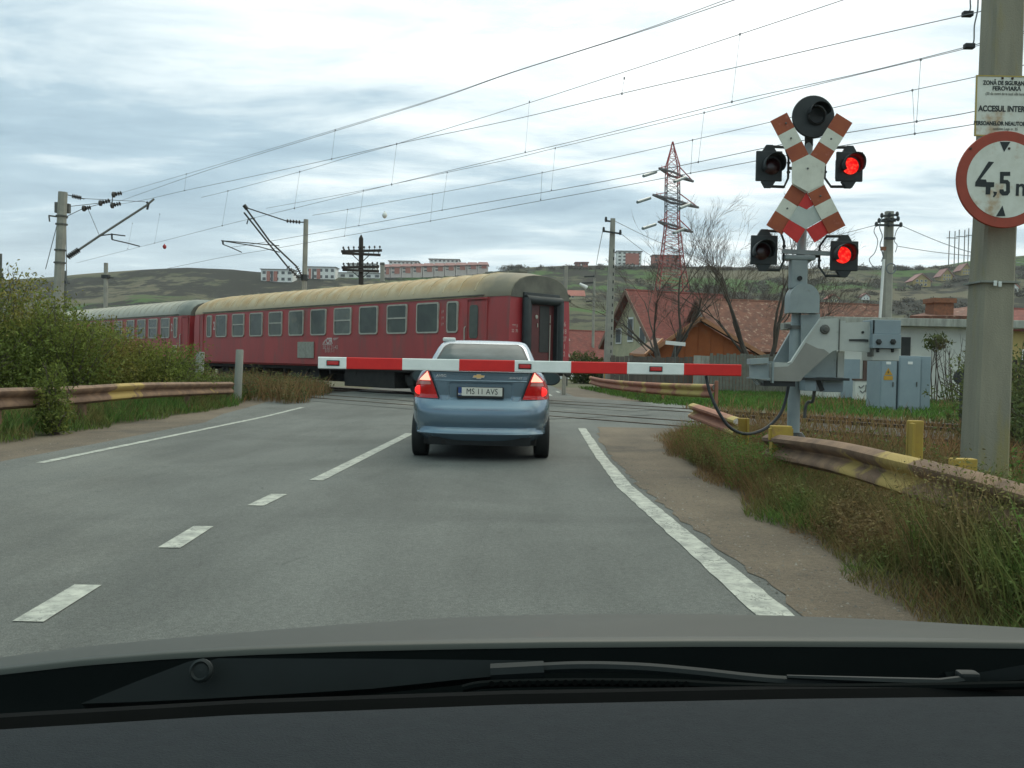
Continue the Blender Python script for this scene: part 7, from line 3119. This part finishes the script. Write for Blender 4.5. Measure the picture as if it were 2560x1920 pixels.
    p, g = scatter(16000, (4.5, 18), (8, 25), keepa, 85)
    h = (.06 + .22 * g.random(len(p)))
    v, f = blades(p, h, .014 + .01 * g.random(len(p)), 86, .5)
    stuff('dry_weeds', v, f, 'dry', 'low dry weeds on the ballast right of the road')


def qs_np(x, y):
    return (x - OO.x) * NN.x + (y - OO.y) * NN.y


def build_gravel():
    g = np.random.default_rng(91)
    n = 3400
    y = 3.2 + 13 * g.random(n) ** 1.5
    side = g.random(n) < .72
    x = np.where(side, np.interp(y, [2, 4.5, 6, 8.7, 14, 17], [1.42, 1.42, 1.36, 1.27, 1.36, 1.7]) + np.abs(g.normal(size=n)) * .42, -5.3 - np.abs(g.normal(size=n)) * .7)
    y = np.where(side, y, 8.5 + 16 * g.random(n))
    s = .004 + .011 * g.random(n) ** 2.5
    base = np.array([[1, 0, .0], [-.5, .87, 0], [-.5, -.87, 0], [0, 0, .9]])
    V = []
    a = g.random(n) * 6.28
    c, sn = np.cos(a), np.sin(a)
    sq = .6 + .7 * g.random(n)
    for k in range(4):
        bx, by, bz = base[k]
        V.append(np.stack([x + s * (bx * c - by * sn), y + s * (bx * sn + by * c) * sq, .011 + s * bz * .8], 1))
    V = np.stack(V, 1).reshape(-1, 3)
    q = np.arange(n)[:, None] * 4
    F = np.concatenate([q + np.array([0, 1, 3]), q + np.array([1, 2, 3]), q + np.array([2, 0, 3])])
    stuff('gravel', V, F, 'stone')


def build_bushes():
    A = lambda vx, vy, Y: pv(vx, vy, Y)
    c = A(20, 690, 18.5)
    shrub('bush', 'big yellow-green bush at the left edge hanging over the guard rail', [((c.x - .6, c.y, 1.25), (2.1, 2.0, 1.75)), ((c.x - 3, c.y + 1, 1.3), (2.4, 2.2, 1.8)), ((c.x + .9, c.y + .3, 1.0), (1.3, 1.5, 1.35)),
          ((c.x - .1, c.y - 1.6, .8), (1.3, 1.2, 1.0))], 95000, .036, 'leaf', 101, 170)
    c = A(190, 760, 20.5)
    shrub('bush', 'lower olive bush in front of the second coach, left of the marker posts', [((c.x, c.y, .85), (1.5, 1.5, 1.25)), ((c.x + 1.3, c.y + .7, .65), (1.3, 1.2, 1.05)), ((c.x - 1.2, c.y + .4, .95), (1.3, 1.2, 1.3))],
          56000, .034, 'leaf', 103, 100)
    c = A(345, 815, 24)
    shrub('bush', 'low dark bush at the foot of the second coach, beside the stout marker post', [((c.x, c.y, .45), (1.3, 1.2, .82)), ((c.x + 1.3, c.y + .5, .28), (1.1, 1.0, .52)), ((c.x - 1.0, c.y + .2, .6), (1.1, 1.0, .95))],
          34000, .036, 'leaf_dark', 105, 60)
    c = A(118, 850, 14.6)
    shrub('bush', 'small leafy sprig drooping over the left guard rail', [((-6.95, 13.4, .62), (.26, .30, .50)), ((-6.88, 13.3, .28), (.26, .3, .34))], 3000, .028, 'leaf', 107, 10)
    # shrubs by the hut and the bare sapling
    for (vx, Y, h, n, lb, mt) in ((2065, 33.5, 2.6, 14, 'bare many-stemmed shrub against the white hut wall', 'twig'), (2020, 33.8, 2.9, 5, 'small sapling with a tuft on top against the white hut wall', 'twig')):
        p = pv(vx, 850, Y)
        e = empty('shrub', (p.x, Y, 0), lb, 'shrub')
        b = MB()
        for k in range(n):
            dx = rnd.uniform(-.9, .9) if n > 6 else rnd.uniform(-.12, .12)
            root = Vector((p.x + dx * .4, Y + rnd.uniform(-.2, .2), 0))
            tip = root + Vector((dx * .7, rnd.uniform(-.3, .3), h * rnd.uniform(.7, 1)))
            m = root.lerp(tip, .5) + Vector((rnd.uniform(-.12, .12), 0, 0))
            b.tube([root, m, tip], [.025, .018, .006], 4)
            for j in range(4):
                s = m.lerp(tip, rnd.random())
                b.tube([s, s + Vector((rnd.uniform(-.4, .4), rnd.uniform(-.2, .2), rnd.uniform(.2, .6)))], [.010, .004], 3)
        b.build('stems', mt, e)
        if n < 6:
            v, f = leaf_cloud([(p.x, Y, 2.35)], [(.55, .4, .35)], 260, .09, 131)
            np_mesh('foliage', v, f, 'leaf_dark', e)
    # scrubby mass at the right edge beyond the mast
    p = pv(2230, 900, 15)
    shrub('bush', 'dark bramble at the right edge behind the concrete mast', [((p.x + .2, 15.5, .7), (1.4, 1.5, 1.0)), ((p.x - .3, 13.5, .4), (1.0, 1.2, .65))], 13000, .04, 'leaf_dark', 141, 60)
    p = pv(1262, 775, 60)
    shrub('bush', 'far dark green shrub beside the tapered pole, right of the coach', [((p.x, 60, .9), (1.2, 1.2, 1.3)), ((p.x + 1.2, 60, .7), (1.2, 1.2, 1.1))], 5000, .11, 'leaf_dark', 145, 20)


def bare_tree(label, base, height, spread, seed, trunks, r0=.16, name='bare_tree', tilt=0.0):
    g = random.Random(seed)
    e = empty(name, base, label, 'tree', 'bare trees behind the crossing')
    bt, bb = MB(), MB()

    def grow(p, d, L, r, depth):
        n = 3
        pts = [p]
        rs = [r]
        q = p.copy()
        dd = d.copy()
        for i in range(n):
            dd = (dd + Vector((g.uniform(-1, 1), g.uniform(-1, 1), g.uniform(-.3, .6))) * .16).normalized()
            q = q + dd * L / n
            pts.append(q.copy())
            rs.append(r * (1 - .42 * (i + 1) / n))
        (bt if depth < 2 else bb).tube(pts, rs, 7 if depth < 2 else (4 if depth < 4 else 3), None, caps=False)
        if depth >= 7 or r < .0045:
            return
        k = g.choice((2, 3, 3)) if depth < 4 else g.choice((2, 3, 3))
        for j in range(k):
            t = g.uniform(.45, 1.0) if j else 1.0
            i = min(n, int(t * n))
            src = pts[i]
            ax = Vector((g.uniform(-1, 1), g.uniform(-1, 1), g.uniform(-.2, .2))).normalized()
            ang = g.uniform(.25, .75) * spread
            nd = (Matrix.Rotation(ang, 3, ax) @ dd)
            nd.z = nd.z * .9 + .16
            nd.normalize()
            grow(src, nd, L * g.uniform(.58, .80), max(rs[i] * g.uniform(.55, .78), .007 if depth < 5 else .005), depth + 1)
    for (dx, dz, sc) in trunks:
        grow(Vector(base) + Vector((dx * .25, 0, -.1)), Vector((dx, g.uniform(-.1, .1), dz)).normalized(), height * .37 * sc, r0 * sc, 0)
    bt.build('trunk', 'bark', e, smooth=True)
    bb.build('crown', 'twig', e)
    return e


def build_trees():
    p = pv(1432, 800, 45.5)
    bare_tree('bare spreading tree in front of the steep red roofed house', (p.x, 45.5, 0), 9.4, 1.0, 5, ((-.25, 1, .9), (.2, 1, 1.0), (.05, 1, .85)), .15)
    p = pv(1648, 800, 44.5)
    bare_tree('tall bare twin-trunked tree left of the crossing signal', (p.x, 44.5, 0), 10.7, .85, 12, ((-.35, 1, 1.0), (.22, 1, .95)), .17)
    p = pv(1690, 800, 46)
    bare_tree('bare tree directly behind the signal post', (p.x, 46, 0), 8.9, 1.0, 23, ((.05, 1, 1.0), (.35, 1, .8)), .13)
    p = pv(1585, 800, 62)
    bare_tree('fainter bare tree farther back between the two nearer bare trees', (p.x, 62, 0), 10.8, 1.0, 31, ((0, 1, 1.0), (.2, 1, .9)), .15)
    # dark thickets on the far hillside
    g = np.random.default_rng(77)
    cs, rs = [], []
    for (x0, x1, y0, y1, n) in ((1350, 1700, 610, 700, 40), (1480, 2300, 600, 690, 160), (1050, 2250, 578, 584, 90)):
        for i in range(n):
            vx, vy = g.uniform(x0, x1), g.uniform(y0, y1)
            p = hill_pt(vx, vy)
            s = g.uniform(1.2, 3.4)
            cs.append((p.x, p.y, p.z + s * .3))
            rs.append((s * g.uniform(1, 2.6), s * 1.6, s * g.uniform(.55, 1.0)))
    v, f = leaf_cloud(cs, rs, 60000, .55, 78, zmin=-50)
    stuff('hillside_scrub', v, f, 'scrub')
    # white stakes and litter on the verge
    for (x, y, Y) in ((1226, 700, 70),):
        pass


build_grass()
build_gravel()
build_bushes()
build_trees()


# ------------------------------------------------------------------ the car the picture is taken from
def build_own_car():
    e = empty('own_car', (.15, 1.2, 0), 'grey car in the foreground, its bonnet, wipers and dark dashboard along the bottom edge', 'car')
    X = [-600, -300, 0, 180, 360, 540, 760, 1000, 1200, 1500, 1700, 1950, 2212, 2500, 2800]
    S = [1500, 1462, 1430, 1405, 1386, 1368, 1348, 1333, 1327, 1326, 1330, 1341, 1357, 1378, 1405]     # far edge of the bonnet
    Rr = [1512, 1476, 1444, 1424, 1410, 1401, 1393, 1388, 1385, 1383, 1383, 1384, 1387, 1394, 1405]     # its rear edge
    YS, YR_ = 1.46, 1.0
    P = []
    cols = list(np.linspace(-600, 2800, 90))

    def row(Y, vy, dz=0.0):
        out = []
        for vx in cols:
            p = pv(vx, np.interp(vx, X, vy), Y)
            out.append(p + Vector((0, 0, dz)))
        return out
    rear, far = row(YR_, Rr), row(YS, S)
    rows = []
    lip = [p + Vector((0, -.005, -.006)) for p in rear]
    rows.append(lip)
    rows.append([p + Vector((0, -.003, -.0015)) for p in rear])
    for t in np.linspace(0, 1, 15):
        r_ = []
        for i, (a, c) in enumerate(zip(rear, far)):
            p = a.lerp(c, t)
            p.z += .012 * math.sin(math.pi * t) * (1 - .3 * t)
            # pressed panel on the right half of the bonnet
            dx = (p.x - 1.05) / .62
            dy = (p.y - 1.26) / .17
            dd = dx * dx + dy * dy
            p.z -= .0035 / (1 + math.exp((dd - 1) * 26))
            r_.append(p)
        rows.append(r_)
    for (dy, dz) in ((.12, -.045), (.28, -.125), (.45, -.24), (.55, -.36)):
        rows.append([p + Vector((0, dy, dz)) for p in far])
    b = MB()
    b.grid(rows)
    b.build('bonnet', 'hood_paint', e, smooth=True, angle=80)
    # scuttle: dark plastic trough between bonnet and windscreen
    b = MB()
    tr = []
    for Y, dz in ((.996, -.006), (.985, -.03), (.97, -.06), (.93, -.085), (.86, -.095), (.80, -.10), (.74, -.11)):
        tr.append([Vector((p.x * (Y / YR_) ** .3, Y, p.z + dz)) for p in rear])
    b.grid(tr)
    b.build('scuttle', 'cowl', e, smooth=True)
    # dashboard top with a rolled front edge
    DX = [-600, 0, 500, 1106, 1700, 2212, 2800]
    DY = [1615, 1576, 1545, 1522, 1510, 1504, 1510]
    b = MB()
    front = []
    for vx in cols:
        d = rayf(vx * KV, np.interp(vx, DX, DY) * KV)
        Y = (1.0228 - CAMZ) / (d.z + .151)
        front.append(Vector((d.x * Y, Y, CAMZ + d.z * Y)))
    rows = [[p + Vector((0, .035, -.10)) for p in front], [p + Vector((0, .032, -.035)) for p in front], [p + Vector((0, .018, -.010)) for p in front], front]
    for k in range(1, 9):
        t = k / 8
        rows.append([Vector((p.x * (1 - .55 * t), p.y + (.30 - p.y) * t, p.z + .151 * (p.y - .30) * t + .004 * math.sin(math.pi * t))) for p in front])
    b.grid(rows)
    b.build('dashboard', 'dash', e, smooth=True, angle=80)
    b = MB()
    P = []
    for dy, dz in ((.02, -.012), (.035, -.004), (.06, -.010), (.09, -.055)):
        P.append([p + Vector((0, dy, dz)) for p in front])
    b.grid(P)
    b.build('windscreen_base_shade', 'pitch', e, smooth=True)  # black windscreen base; shadow of the gap before the dash is in its colour
    # wipers
    A = lambda x, y, Y: pv(x, y, Y)
    b = MB()
    up = [(175, 1520), (300, 1470), (405, 1430), (440, 1421), (452, 1428), (470, 1422), (800, 1423), (1172, 1427), (1175, 1452), (1010, 1466), (800, 1488), (640, 1498), (430, 1510), (300, 1516)]
    b.prism([A(x, y, .895 - .012 * (y - 1420) / 100) for x, y in up], (0, .012, -.010))
    w = b.build('wiper_arm', 'wiper', e)
    b = MB()
    b.lathe(A(436, 1449, .876), (0, -1, .35), [(.0115, 0), (.0115, .004), (.009, .006), (.007, .004), (.0, .005)], 20)
    b.build('spindle_cap', 'wiper', w, smooth=True)
    b = MB()
    blade = [(1060, 1446), (1130, 1440), (1250, 1434), (1380, 1437), (1500, 1447), (1620, 1460), (1700, 1466), (1800, 1468), (1900, 1471)]
    b.tube(poly_smooth([A(x, y + 6, .875) for x, y in blade], 5), [.0055] * (8 * 5 + 1), 8)
    b.tube([A(x, y, .87) for x, y in ((1060, 1452), (1175, 1446))], .0085, 8)
    o = b.build('wiper_blade', 'wiper', e, smooth=True)
    b = MB()
    b.tube(poly_smooth([A(x, y, .855) for x, y in ((1000, 1488), (1060, 1478), (1250, 1474), (1450, 1476), (1560, 1482), (1720, 1486), (2000, 1484), (2300, 1478))], 5), .0042, 8)
    b.build('rubber_strip', 'cowl', e, smooth=True)
    b = MB()
    for k in range(22):
        b.lathe(A(1062 + k * 20, 1474 + abs(k - 10) * .35, .85), (0, -1, .3), [(.0030, 0), (.0030, .0015)], 8)
    b.build('scuttle_holes', 'pitch', e)
    b = MB()
    arm = [(2040, 1452), (2075, 1449), (2120, 1452), (2212, 1436), (2330, 1424), (2330, 1462), (2212, 1468), (2120, 1474), (2085, 1470), (2050, 1470)]
    b.prism([A(x, y, .878) for x, y in arm], (0, .012, -.008))
    b.box(A(2090, 1462, .872), (.02, .014, .011), bev=.003)
    b.build('wiper_arm', 'wiper', e)
    b = MB()
    b.tube([A(x, y, .868) for x, y in ((2080, 1468), (2030, 1474), (1900, 1470), (1700, 1462))], [.004, .004, .0035, .002], 6)
    b.build('wiper_blade', 'wiper', e, smooth=True)


build_own_car()


# ------------------------------------------------------------------ autumn air
def build_haze():
    b = MB()
    b.box((0, 330, 109), (1900, 900, 222))
    m = bpy.data.materials.new('haze')
    m.use_nodes = True
    nt = m.node_tree
    nt.nodes.clear()
    out = nt.nodes.new('ShaderNodeOutputMaterial')
    v = nt.nodes.new('ShaderNodeVolumePrincipled')
    v.inputs['Color'].default_value = (.90, .96, 1.0, 1)
    v.inputs['Density'].default_value = .00014
    v.inputs['Anisotropy'].default_value = .2
    nt.links.new(v.outputs[0], out.inputs['Volume'])
    MT['haze'] = m
    tag(b.build('haze', 'haze'), kind='stuff')


build_haze()
